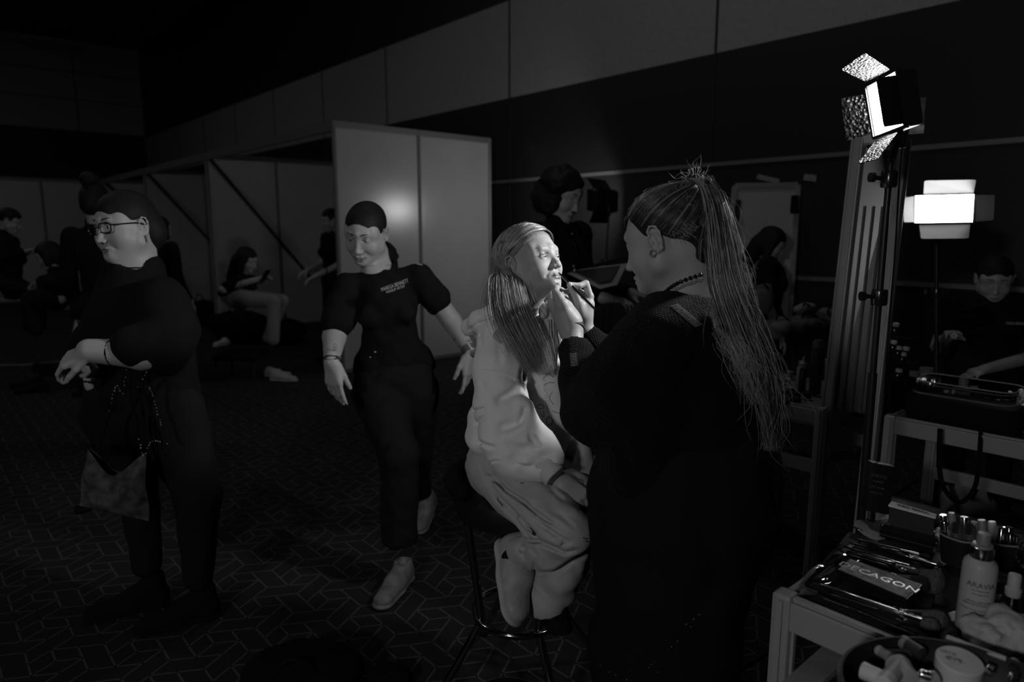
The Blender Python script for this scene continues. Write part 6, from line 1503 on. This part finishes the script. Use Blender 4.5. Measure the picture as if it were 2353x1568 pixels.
def simple(name, label, cat, base, prof, m_, capm=None, capprof=None, group=None, ax=ZX):
    t = thing(name, label, cat, base, group); m = MB(); m.lathe(prof, base, ax, 20); m.obj('body', m_, t)
    if capprof: m = MB(); m.lathe(capprof, base, ax, 20); m.obj('cap', capm, t)
    return t
# small dark bottles with pale caps beside the pole, jars behind
for i, (u, v, lb) in enumerate(((2055, 745, 'topmost pale-capped dark bottle right of the lamp pole'), (2050, 785, 'pale-capped bottle under the topmost one'), (2062, 798, 'pale-capped bottle left of a twin, right of the lamp pole'), (2078, 800, 'pale-capped bottle, rightmost of the stack'), (2072, 812, 'pale-capped bottle in the lower middle of the stack'), (2062, 850, 'lowest pale-capped bottle beside the vanity case'))):
    c = P(u, v, 2.62); simple('dark_bottle', lb, 'bottle', c-ZX*.045, [(.013, 0), (.014, .002), (.014, .032), (.009, .038)], M_LACQ, M_FROST, [(.0095, .036), (.0125, .038), (.0125, .048), (.009, .051), (0, .0515)], ax=nrm(V3(.1, -.1, 1)))
m = MB(); sc_ = P(2062, 860, 2.70); 
for k, (u, v) in enumerate(((2064, 770), (2064, 808), (2068, 822), (2064, 862))): p = P(u, v+4, 2.66); m.box(p-ZX*.006, (.13, .07, .006), (nrm(V3(.9, .1, 0)), nrm(V3(-.1, .9, 0)), ZX))
for du in (-16, 18): m.boxe(P(2062+du, 760, 2.68), P(2060+du, 945, 2.66), .006, .006)
tag(m.obj('tiered_rack', M_LACQ, smooth=False), 'small tiered black rack holding the pale-capped bottles', 'rack')
simple('white_jar', 'square-shouldered white jar on the right-hand table behind the case', 'jar', G(2128, 870, ZT)+BX*.0, [(.026, 0), (.030, .004), (.030, .030)], M_FROST, M_GREYP, [(.031, .03), (.031, .048), (.028, .052), (0, .053)])
simple('grey_jar', 'darker small jar left of the white jar', 'jar', G(2101, 872, ZT), [(.020, 0), (.022, .003), (.022, .024)], M_GREYP, M_GREYP, [(.023, .024), (.023, .036), (0, .037)])
# crumpled tissues at the right edge
for (u, v, lb) in ((2336, 930, 'heap of white tissues at the right edge beside the vanity case'), (2335, 962, 'folded white cloth under the tissues at the right edge')):
    S = SDF(); rr = np.random.default_rng(u+v); c = P(u, v, 2.38)
    for i in range(9): a, b = c+rr.normal(size=3)*.022, c+rr.normal(size=3)*.022; S.cap(a, b, .009, .006, .006)
    tag(S.obj('tissue_heap', mat('tissue_white_%d' % v, .75, .85), None, res=.004), lb, 'tissue')
# things on the middle table
def G3(u, v, b=0): return G(u, v, ZT)+BX*b
simple('hairspray_can', 'tall dark hairspray can with bright rim on the middle table', 'can', G3(1872, 905), [(.022, 0), (.024, .004), (.024, .19), (.020, .200)], mat('dark_can', .03, .4), mat('can_cap', .12, .3), [(.0215, .198), (.022, .215), (.018, .232), (0, .233)])
simple('pump_bottle', 'dark bottle with a pale pointed spray head on the middle table', 'bottle', G3(1842, 902), [(.014, 0), (.015, .004), (.015, .10), (.010, .108)], M_LACQ, M_FROST, [(.010, .106), (.013, .108), (.013, .128), (.007, .134), (.005, .155), (0, .156)])
simple('pump_bottle', 'pale bottle behind the dark spray bottle on the middle table', 'bottle', G3(1828, 895, .04), [(.016, 0), (.017, .004), (.017, .09), (.010, .10)], M_FROST, M_FROST, [(.009, .10), (.012, .102), (.012, .12), (0, .121)])
simple('pale_tub', 'pale tub at the back of the middle table beside the frame post', 'tub', G3(1885, 890, .12), [(.03, 0), (.033, .01), (.036, .10)], mat('pale_tub', .35, .6), mat('pale_tub_lid', .4, .6), [(.037, .10), (.037, .11), (0, .112)])
for i, (u, v, h, r, c_) in enumerate(((1783, 893, .02, .02, .4), (1795, 880, .025, .018, .10), (1806, 890, .04, .015, .35), (1815, 905, .03, .020, .3), (1798, 905, .02, .022, .22), (1785, 910, .05, .014, .4), (1830, 912, .02, .018, .03), (1855, 915, .025, .016, .03), (1815, 868, .03, .016, .3))):
    simple('small_pot', ('flat pale pot half hidden by the hair ends', 'dark squat pot behind the pale ones', 'slim pale pot in the middle of the cluster', 'round pale pot in front of the spray bottle', 'flat grey pot at the table front', 'upright pale pot nearest the hair ends', 'low black pot at the foot of the spray bottle', 'low black pot at the foot of the hairspray can', 'pale pot farthest back in the cluster')[i]+', middle table', 'pot', G3(u, v), [(r*.9, 0), (r, .003), (r, h*.6)], mat('pot_%d' % i, c_, .4), mat('potlid_%d' % i, c_*.8, .35), [(r*1.03, h*.6), (r*1.03, h*.95), (r*.9, h), (0, h)])
m = MB(); q = [G(1778, 925, ZT+.012), G(1840, 915, ZT+.012), G(1835, 900, ZT+.012), G(1775, 908, ZT+.012)]; m.prism(q, -ZX*.01); tag(m.obj('black_tray', M_LACQ, smooth=False), 'flat black tray at the front of the middle table', 'tray')
# boxes and bags on the farther table
for i, (u, v, sz, c_) in enumerate(((1790, 748, (.17, .14, .10), .16), (1852, 745, (.20, .16, .12), .14), (1848, 712, (.11, .09, .06), .30), (1742, 690, (.18, .14, .18), .10), (1905, 735, (.14, .12, .12), .20))):
    t = thing('soft_bag', ('grey soft bag left on the farther table', 'wide grey soft bag in the middle of the farther table', 'small pale box on top of the farther table heap', 'dark grey bag standing below the framed mirror', 'pale soft bag at the right end of the farther table')[i], 'bag', P(u, v, 4.3)); S = SDF(); c = P(u, v, 4.3); rr = np.random.default_rng(i+50)
    S.ell(c, V3(*sz)*.5, None, .02)
    for k in range(5): S.ell(c+rr.normal(size=3)*V3(*sz)*.22, V3(*sz)*.28, None, .03)
    fz = folds(.006, 120, i); S.obj('bag_body', mat('soft_bag_%d' % i, c_, .85, bump=('noise', 40, .3)), t, res=.009, disp=lambda x, y, z: fz(x, y, z)*.6)
    m = MB(); m.tube(resample([c+V3(-sz[0]*.25, -.05, sz[2]*.4), c+V3(-.02, -.05, sz[2]*.75), c+V3(sz[0]*.25, -.05, sz[2]*.4)], 12), .006, 6); m.obj('bag_handle', M_BLACK, t)
# shoes, bags on the floor, white trainers under the table
def bag_floor(label, u, v, sx, sy, sz, c_=None, name='floor_bag', h0=0):
    c = G(u, v)+ZX*sz*.45; t = thing(name, label, 'bag', c*V3(1, 1, 0)); S = SDF(); rr = np.random.default_rng(int(u))
    S.ell(c, V3(sx, sy, sz)*.5, None, .03)
    for k in range(5): S.ell(c+rr.normal(size=3)*V3(sx, sy, sz*.6)*.18, V3(sx, sy, sz)*.30, None, .04)
    S.half(V3(0, 0, .006), V3(0, 0, -1), .004); fz = folds(.008, 60, int(u)); S.obj('bag_body', c_ or M_BLACK, t, res=.011, disp=lambda x, y, z: fz(x, y, z)*.6)
    m = MB(); m.tube(resample([c+V3(-sx*.2, -sy*.3, sz*.35), c+V3(0, -sy*.35, sz*.8), c+V3(sx*.2, -sy*.3, sz*.35)], 14), .008, 6); m.obj('bag_handle', M_BLACK, t)
bag_floor('black backpack on the booth floor, left of the seated phone user', 470, 742, .5, .35, .38)
bag_floor('low black bag beside the backpack on the booth floor', 492, 748, .35, .3, .22)
bag_floor('dark bag under the feet of the seated phone user', 560, 790, .8, .4, .45)
bag_floor('dark bag on the floor behind the standing figure in the booth', 660, 790, .5, .4, .35)
bag_floor('black bag on the carpet at the bottom edge, left of the stool', 700, 1590, .36, .26, .14, mat('bag_black', .006, .9, spec=.1))
bag_floor('small dark item on the carpet at the bottom edge, nearer the stool', 905, 1572, .10, .08, .05, mat('item_black', .006, .9, spec=.1), name='dark_pouch')
t = thing('white_trainer', 'pale shoe on the booth floor beneath the seated phone user', 'shoe', G(515, 795)); shoe_parts(t, G(540, 790), G(492, 800), mat('bright_shoe', .6, .6), M_SOLEW, 1.3)
t = thing('seat_cube', 'dark seat under the person with the phone in the booth', 'seat', P(548, 700, 6.7)*V3(1, 1, 0)); c = P(548, 712, 6.7); m = MB(); m.box(c*V3(1, 1, 0)+ZX*(.23), (.42, .42, .06), None, .02); m.obj('seat', M_BLACK, t)
for i in range(4): m = MB(); o_ = c*V3(1, 1, 0)+V3((-1, 1, 1, -1)[i]*.18, (-1, -1, 1, 1)[i]*.18, 0); m.tube([o_, o_+ZX*.21], .014, 8); m.obj('leg', M_SEAM, t)
# grips under the right-hand table: pale shoes / bag seen through the strap
bag_floor('pale rounded bag on the floor behind the hanging strap', 2225, 1235, .22, .18, .26, mat('pale_bag', .22, .85))
# padded bag corner with a zip at the bottom edge by the stool
t = thing('zip_bag', 'black bag with a curved zip at the bottom edge under the stool', 'bag', G(1165, 1600)); c = G(1165, 1640)+ZX*.02
S = SDF(); S.ell(c, V3(.13, .10, .07)); S.half(V3(0, 0, .004), -ZX, .002); S.obj('bag_body', M_BLACK, t, res=.006)
m = MB()
for a in np.linspace(.25, 2.9, 60): p = c+V3(.105*math.cos(a), .080*math.sin(a), .042); m.box(p, (.0022, .006, .002), (nrm(V3(-math.sin(a), math.cos(a), 0)), nrm(V3(math.cos(a), math.sin(a), 0)), ZX))
m.obj('zip_teeth', M_GOLDM, t, smooth=False)
# ------------------------------------------------------------------ lamps
M_LAMPB = mat('black_lamp_housing', .012, .4, spec=.4)
def emis(name, st):
    m = bpy.data.materials.new(name); m.use_nodes = True; nt = m.node_tree; nt.nodes.remove(nt.nodes['Principled BSDF'])
    e = nt.nodes.new('ShaderNodeEmission'); e.inputs['Strength'].default_value = st; nt.links.new(e.outputs[0], nt.nodes['Material Output'].inputs['Surface']); return m
def dimpled(name, c, rough=.25, metal=.6, sc=170):
    m = mat(name, c, rough, metal=metal, spec=.12); nt = m.node_tree; b = nt.nodes['Principled BSDF']
    tc = nt.nodes.new('ShaderNodeTexCoord'); v = nt.nodes.new('ShaderNodeTexVoronoi'); v.inputs['Scale'].default_value = sc
    bp = nt.nodes.new('ShaderNodeBump'); bp.inputs['Strength'].default_value = 1; bp.inputs['Distance'].default_value = .006
    nt.links.new(tc.outputs['Object'], v.inputs['Vector']); nt.links.new(v.outputs['Distance'], bp.inputs['Height']); nt.links.new(bp.outputs['Normal'], b.inputs['Normal']); return m
M_DOOR = dimpled('hammered_reflector', .0025, .42, 0.0, 150); M_DOORP = mat('translucent_reflector', .5, .5)
def rounded(q, r=.12, n=4):   # rounded quad outline
    q = [np.asarray(p, float) for p in q]; out = []
    for i in range(4):
        a, b, c = q[i-1], q[i], q[(i+1) % 4]; p0 = b+(a-b)*r; p1 = b+(c-b)*r
        for t in np.linspace(0, 1, n): out.append((1-t)**2*p0+2*t*(1-t)*b+t*t*p1)
    return out
def led_lamp(label, face, back, doors, stand_base, e, joints=(), group=None, door_mats=None, neck=None):
    """face TL TR BR BL; back: housing depth vector; doors: list of quads (free edge first)"""
    TL, TR, BR, BL = [np.asarray(p, float) for p in face]; c = (TL+TR+BR+BL)/4; n = nrm(back)
    t = thing('led_panel_lamp', label, 'lamp', V3(stand_base[0], stand_base[1], 0), group)
    grow = [c+(p-c)*1.09 for p in (TL, TR, BR, BL)]
    m = MB(); m.prism([p+n*.004 for p in rounded(grow, .1)], n*.040); m.obj('housing', M_LAMPB, t, smooth=False)
    for a, b in ((0, 1), (1, 2), (2, 3), (3, 0)): pass
    m = MB(); g4 = [TL, TR, BR, BL]
    for a, b in ((0, 1), (1, 2), (2, 3), (3, 0)): m.boxe(grow[a], grow[b], .008, .012, n)
    m.obj('bezel', M_LAMPB, t, smooth=False)
    m = MB(); m.add([p-n*.001 for p in (TL, TR, BR, BL)], [(0, 1, 2, 3)]); o = m.obj('light_panel', e, t, smooth=False, fix=False)
    nn = np.cross(TR-TL, BL-TL)
    for i, q in enumerate(doors):
        dm = (door_mats or [M_DOOR]*9)[i]; m = MB(); nq = nrm(np.cross(np.asarray(q[1])-q[0], np.asarray(q[3])-q[0])); m.prism(rounded(q, .08), nq*.0015); m.obj('barn_door', dm, t, smooth=False)
    # stand
    top = c+n*.045; sb = np.asarray(stand_base, float)
    p0 = top+n*.02-ZX*.12 if neck is None else neck; yk = MB(); yk.tube([top, top*.4+p0*.6+n*.01, p0], .009, 8); yk.box(top*.35+p0*.65+n*.01, (.03, .03, .04), None, .004); yk.obj('tilt_bracket', M_LAMPB, t)
    foot = sb.copy(); foot[2] = .12
    m = MB(); m.tube([p0, p0*.62+foot*.38], .0085, 12); m.tube([p0*.62+foot*.38, p0*.3+foot*.7], .0115, 12); m.tube([p0*.3+foot*.7, foot], .0145, 12); m.obj('pole', M_LAMPB, t)
    for k in joints:
        q = p0*(1-k)+foot*k; m = MB(); m.lathe([(.019, -.022), (.021, -.015), (.021, .015), (.019, .022)], q, nrm(p0-foot), 14); m.tube([q, q+V3(-.045, -.01, .004)], .006, 8); m.lathe([(.013, 0), (.013, .012)], q+V3(-.045, -.01, .004), V3(-1, 0, 0), 10); m.obj('clamp_collar', mat('glossy_black_plastic', .015, .2, spec=.6), t)
    for k in range(3):
        a = 2.1*k+.5; d = V3(math.cos(a), math.sin(a), 0); f0 = sb*V3(1, 1, 0)
        m = MB(); m.tube([f0+ZX*.38, f0+d*.33+ZX*.012], .008, 8); m.obj('leg', M_LAMPB, t)
    return t
# key lamp beside the make-up tables
KD = .945; dL, dR = 1.99*KD, 1.84*KD
TL, TR, BR, BL = P(1994, 202, dL), P(2061, 166, dR), P(2079, 286, dR), P(2012, 312, dL)
bk = nrm(np.cross(TR-TL, BL-TL)); bk = bk if bk@V3(1, .3, 0) > 0 else -bk
print('LED1 back dir', bk, 'size', np.linalg.norm(TR-TL), np.linalg.norm(BL-TL))
def lensed(name, peak, base, power):      # diodes behind lenses: a beam along the panel's axis
    m_ = emis(name, 1); nt = m_.node_tree; ge = nt.nodes.new('ShaderNodeNewGeometry'); dp = nt.nodes.new('ShaderNodeVectorMath'); dp.operation = 'DOT_PRODUCT'
    nt.links.new(ge.outputs['Incoming'], dp.inputs[0]); nt.links.new(ge.outputs['Normal'], dp.inputs[1]); ab = nt.nodes.new('ShaderNodeMath'); ab.operation = 'ABSOLUTE'; nt.links.new(dp.outputs['Value'], ab.inputs[0])
    pw = nt.nodes.new('ShaderNodeMath'); pw.operation = 'POWER'; pw.inputs[1].default_value = power; nt.links.new(ab.outputs[0], pw.inputs[0])
    ma = nt.nodes.new('ShaderNodeMath'); ma.operation = 'MULTIPLY_ADD'; ma.inputs[1].default_value = peak; ma.inputs[2].default_value = base; nt.links.new(pw.outputs[0], ma.inputs[0]); nt.links.new(ma.outputs[0], nt.nodes['Emission'].inputs['Strength']); return m_
E1 = lensed('key_led_panel', 380, 2.5, 3)
t = led_lamp('lit LED panel lamp on black stand, its barn doors open, nearest the artist', (TL, TR, BR, BL), bk,
    [[P(1933, 160, 1.84*KD), P(1988, 121, 1.72*KD), P(2046, 160, 1.84*KD), P(1992, 190, 1.98*KD)],
     [P(1932, 226, 2.03*KD), P(1985, 217, 1.995*KD), P(2001, 308, 1.995*KD), P(1945, 325, 2.04*KD)],
     [P(1970, 378, 1.84*KD), P(2018, 366, 1.78*KD), P(2064, 304, 1.84*KD), P(2014, 322, 1.98*KD)],
     [P(2014, 180, 1.785*KD), P(2062, 172, 1.835*KD), P(2078, 284, 1.835*KD), P(2032, 292, 1.785*KD)]],
    P(1962, 1400, 2.02)*V3(1, 1, 0), E1, joints=(.03, .24, .80), neck=P(2046, 372, 1.93*KD), door_mats=[M_DOOR, dimpled('hammered_reflector_dull', .03, .3, .8, 110), M_DOOR, M_LAMPB])
cable = resample([P(2074, 330, 1.8), P(2066, 420, 1.8), P(2058, 560, 1.8), P(2045, 720, 1.8), P(2035, 860, 1.8), P(2028, 960, 1.79), P(2017, 1072, 1.78)], 40)
m = MB(); m.tube(cable, .0022, 6); m.obj('power_cable', M_BLACK, t)
m = MB(); m.box(P(2018, 1120, 1.76), (.062, .026, .125), (nrm(P(2052, 1078, 1.76)-P(2000, 1068, 1.76)), V3(0, 1, 0), nrm(P(2000, 1068, 1.76)-P(1990, 1150, 1.76))), .003); m.obj('power_adapter', mat('adapter_black', .01, .5), t)
m = MB(); m.box(P(2026, 1074, 1.76), (.058, .020, .007), (nrm(P(2052, 1078, 1.76)-P(2000, 1068, 1.76)), V3(0, 1, 0), ZX), .001); m.obj('adapter_label_edge', mat('label_silver', .6, .25, metal=.7), t, smooth=False)
xd = P(2045, 1100, 1.75)-P(1998, 1090, 1.75)
for i, (tx, sz) in enumerate((('ZXRCCO', .011), ('ADAPTER', .007), ('INPUT 100-240V', .006), ('OUTPUT 15V', .006))): text_mesh(tx, sz, P(2020-i*2, 1095+i*13, 1.735), xd, ZX, mat('grey_print_%s' % 'abcd'[i], .10, .6), t, condense=.9)
# second lit lamp against the wall
D2 = 3.05
f2 = [P(2104, 450, D2), P(2238, 447, D2), P(2234, 510, D2), P(2103, 512, D2)]
led_lamp('lit LED panel lamp at the right, facing the camera before the dark wall', f2, V3(.25, 1, .05),
    [[P(2124, 415, D2-.12), P(2243, 413, D2-.12), P(2237, 446, D2), P(2122, 449, D2)],
     [P(2077, 454, D2-.12), P(2102, 451, D2), P(2102, 511, D2), P(2077, 511, D2-.12)],
     [P(2238, 448, D2), P(2286, 448, D2-.05), P(2283, 506, D2-.05), P(2236, 510, D2)],
     [P(2112, 514, D2), P(2230, 512, D2), P(2226, 548, D2-.10), P(2116, 549, D2-.10)]],
    P(2160, 1100, 3.2), lensed('second_led_panel', 90, 2, 4), joints=(.2,), door_mats=[mat('lit_tone_door_%s' % k, c, .5) for k, c in zip('abcd', (.018, .30, .05, .010))])  # each door's colour carries how brightly the lamp lights it
# third lamp, seen from behind, lighting the white partition
D3 = 6.55
ctr = P(1386, 462, D3); n3 = nrm(AX-BX*.18); sx = nrm(np.cross(n3, ZX))
q = [ctr+sx*a+ZX*b for a, b in ((-.17, .10), (.17, .10), (.17, -.10), (-.17, -.10))]
led_lamp('black LED lamp seen from behind, standing behind the woman with the folder', q, -n3,
    [[q[0]+ZX*.11+n3*.08, q[1]+ZX*.11+n3*.08, q[1], q[0]], [q[3], q[2], q[2]-ZX*.11+n3*.05, q[3]-ZX*.11+n3*.05],
     [q[0]-sx*.12, q[0], q[3], q[3]-sx*.12], [q[1], q[1]+sx*.12, q[2]+sx*.12, q[2]]],
    V3(ctr[0], ctr[1], 0), emis('third_led_panel', 30), joints=(.3,), door_mats=[M_LAMPB]*4)
# lamp of the neighbouring make-up station, behind the photographer's left shoulder
c4 = V3(-1.7, -1.9, 2.15); n4 = nrm(V3(.1, 2.1, 1.25)-c4); x4 = nrm(np.cross(n4, ZX)); z4 = np.cross(x4, n4)
q = [c4+x4*a+z4*b for a, b in ((-.17, .10), (.17, .10), (.17, -.10), (-.17, -.10))]
led_lamp('LED panel lamp of the station behind the photographer, out of the picture', q, -n4,
    [[q[0]+z4*.10+n4*.06, q[1]+z4*.10+n4*.06, q[1], q[0]], [q[3], q[2], q[2]-z4*.10+n4*.06, q[3]-z4*.10+n4*.06]],
    c4*V3(1, 1, 0)-n4*.05, emis('fourth_led_panel', 118), joints=(.3,), door_mats=[M_LAMPB]*2)
# dim unseen ceiling lamps, added to fill the hall with light
def fill_downlight(a, b, w, sz=.5, lab=''):
    p = AB(a, b, ZC-.02); l = bpy.data.lights.new('fill_downlight', 'AREA'); l.shape = 'DISK'; l.size = sz; l.energy = w; o = bpy.data.objects.new('fill_downlight', l); COL.objects.link(o); o.location = tuple(p-ZX*.03)
    m = MB(); m.lathe([(sz*.5, .0), (sz*.5+.04, .0), (sz*.5+.04, .04), (sz*.5, .04)], p-ZX*.05, ZX, 24, ring=True); tag(m.obj('downlight_ring', M_CEIL2), lab, 'ceiling lamp')
for i, (a, b, w) in enumerate(((1.0, -1.5, 4), (7.0, -1.0, 14), (13.0, -2.5, 24), (3.0, 3.0, 15))):
    fill_downlight(a, b, w, .5, ('recessed downlight above and behind the camera', 'recessed downlight over the aisle before the booths', 'recessed downlight over the far end of the aisle', 'recessed downlight over the make-up tables')[i])
w = bpy.data.worlds.new('World'); SC.world = w; w.use_nodes = True; w.node_tree.nodes['Background'].inputs[0].default_value = (0, 0, 0, 1); w.node_tree.nodes['Background'].inputs[1].default_value = 0
# ------------------------------------------------------------------ camera
cam = bpy.data.cameras.new('camera'); co = bpy.data.objects.new('camera', cam); COL.objects.link(co); SC.camera = co
co.location = (0, 0, CH); co.rotation_euler = (math.pi/2-PITCH, 0, 0)
cam.sensor_width = 36; cam.lens = 36*FPX/2353; cam.clip_start = .05; cam.clip_end = 80
cam.dof.use_dof = True; cam.dof.focus_distance = 1.74; cam.dof.aperture_fstop = 2.6
SC.view_settings.view_transform = 'Standard'; SC.view_settings.look = 'None'; SC.view_settings.gamma = 1; SC.view_settings.exposure = 0; SC.view_settings.use_curve_mapping = False
SC.cycles.use_denoising = True; SC.cycles.max_bounces = 8; SC.cycles.sample_clamp_indirect = 3
# ------------------------------------------------------------------ pieces that belong to a part go one level deeper
MAP = {'eye': 'body', 'eyebrows': 'body', 'eyelashes': 'body', 'teeth': 'body', 'tattoo_lines': 'body', 'fingernail': 'body', 'hair_strands': 'hair', 'flyaway_hair': 'hair', 'loose_strands': 'hair', 'ponytail': 'hair', 'ponytail_strands': 'hair', 'hair_tie': 'hair',
       'sole': 'shoe', 'laces': 'shoe', 'sleeve_seam': 'hoodie', 'rhinestone_trim': 'hoodie', 'ladder_stitch': 'cardigan', 'sequins': 'skirt', 'collar': ('polo_shirt', 'cap'), 'light_panel': 'housing', 'barn_door': 'housing', 'bezel': 'housing', 'clamp_collar': 'pole', 'adapter_label_edge': 'power_adapter',
       'zip_teeth': ('bag_body', 'folder_body'), 'zip_puller': 'folder_body', 'beads': 'strap', 'corner_toggle': 'bag_body', 'rim_piping': 'shell', 'bristles': 'ferrule', 'shirt_stripe': 'white_shirt', 'shirt_collar': 'white_shirt', 'embroidery': ('hoodie', 'joggers'), 'bag_handle': 'bag_body',
       'lettering': ('body', 'lid', 'glitter_lid', 'white_lid', 'polo_shirt', 'top', 'power_adapter'), 'seam_line': 'lid', 'net_guard': 'bristles', 'glitter_lid': 'case', 'foot_cap': 'leg', 'dip_tube': 'body', 'picture': 'page', 'clear_tray_wall': 'case_body', 'clear_tray_edge': 'case_body', 'ribbed_lining': 'mirror_glass'}
STUFF = {'hair_strands', 'flyaway_hair', 'loose_strands', 'ponytail_strands', 'sequins', 'beads', 'rhinestone_trim', 'zip_teeth', 'eyebrows', 'eyelashes', 'embroidery', 'tattoo_lines', 'ladder_stitch'}
stem_ = lambda o: o.name.split('.')[0]
alive = [o for o in CREATED if o.name in bpy.data.objects]
orig = {o.name: o.parent for o in alive}
for i, o in enumerate(alive):
    k = stem_(o)
    if k in STUFF: o['kind'] = 'stuff'
    r = orig[o.name]
    if k not in MAP or r is None or r.parent is not None: continue
    want = MAP[k] if isinstance(MAP[k], tuple) else (MAP[k],)
    cand = [j for j, q in enumerate(alive) if orig[q.name] == r and stem_(q) in want and q.parent == r and q is not o]
    if not cand: continue
    before = [j for j in cand if j < i]; q = alive[before[-1] if before else cand[0]]
    if q.matrix_basis == Matrix.Identity(4): o.parent = q
print('scene built', len(SC.objects), 'objects')
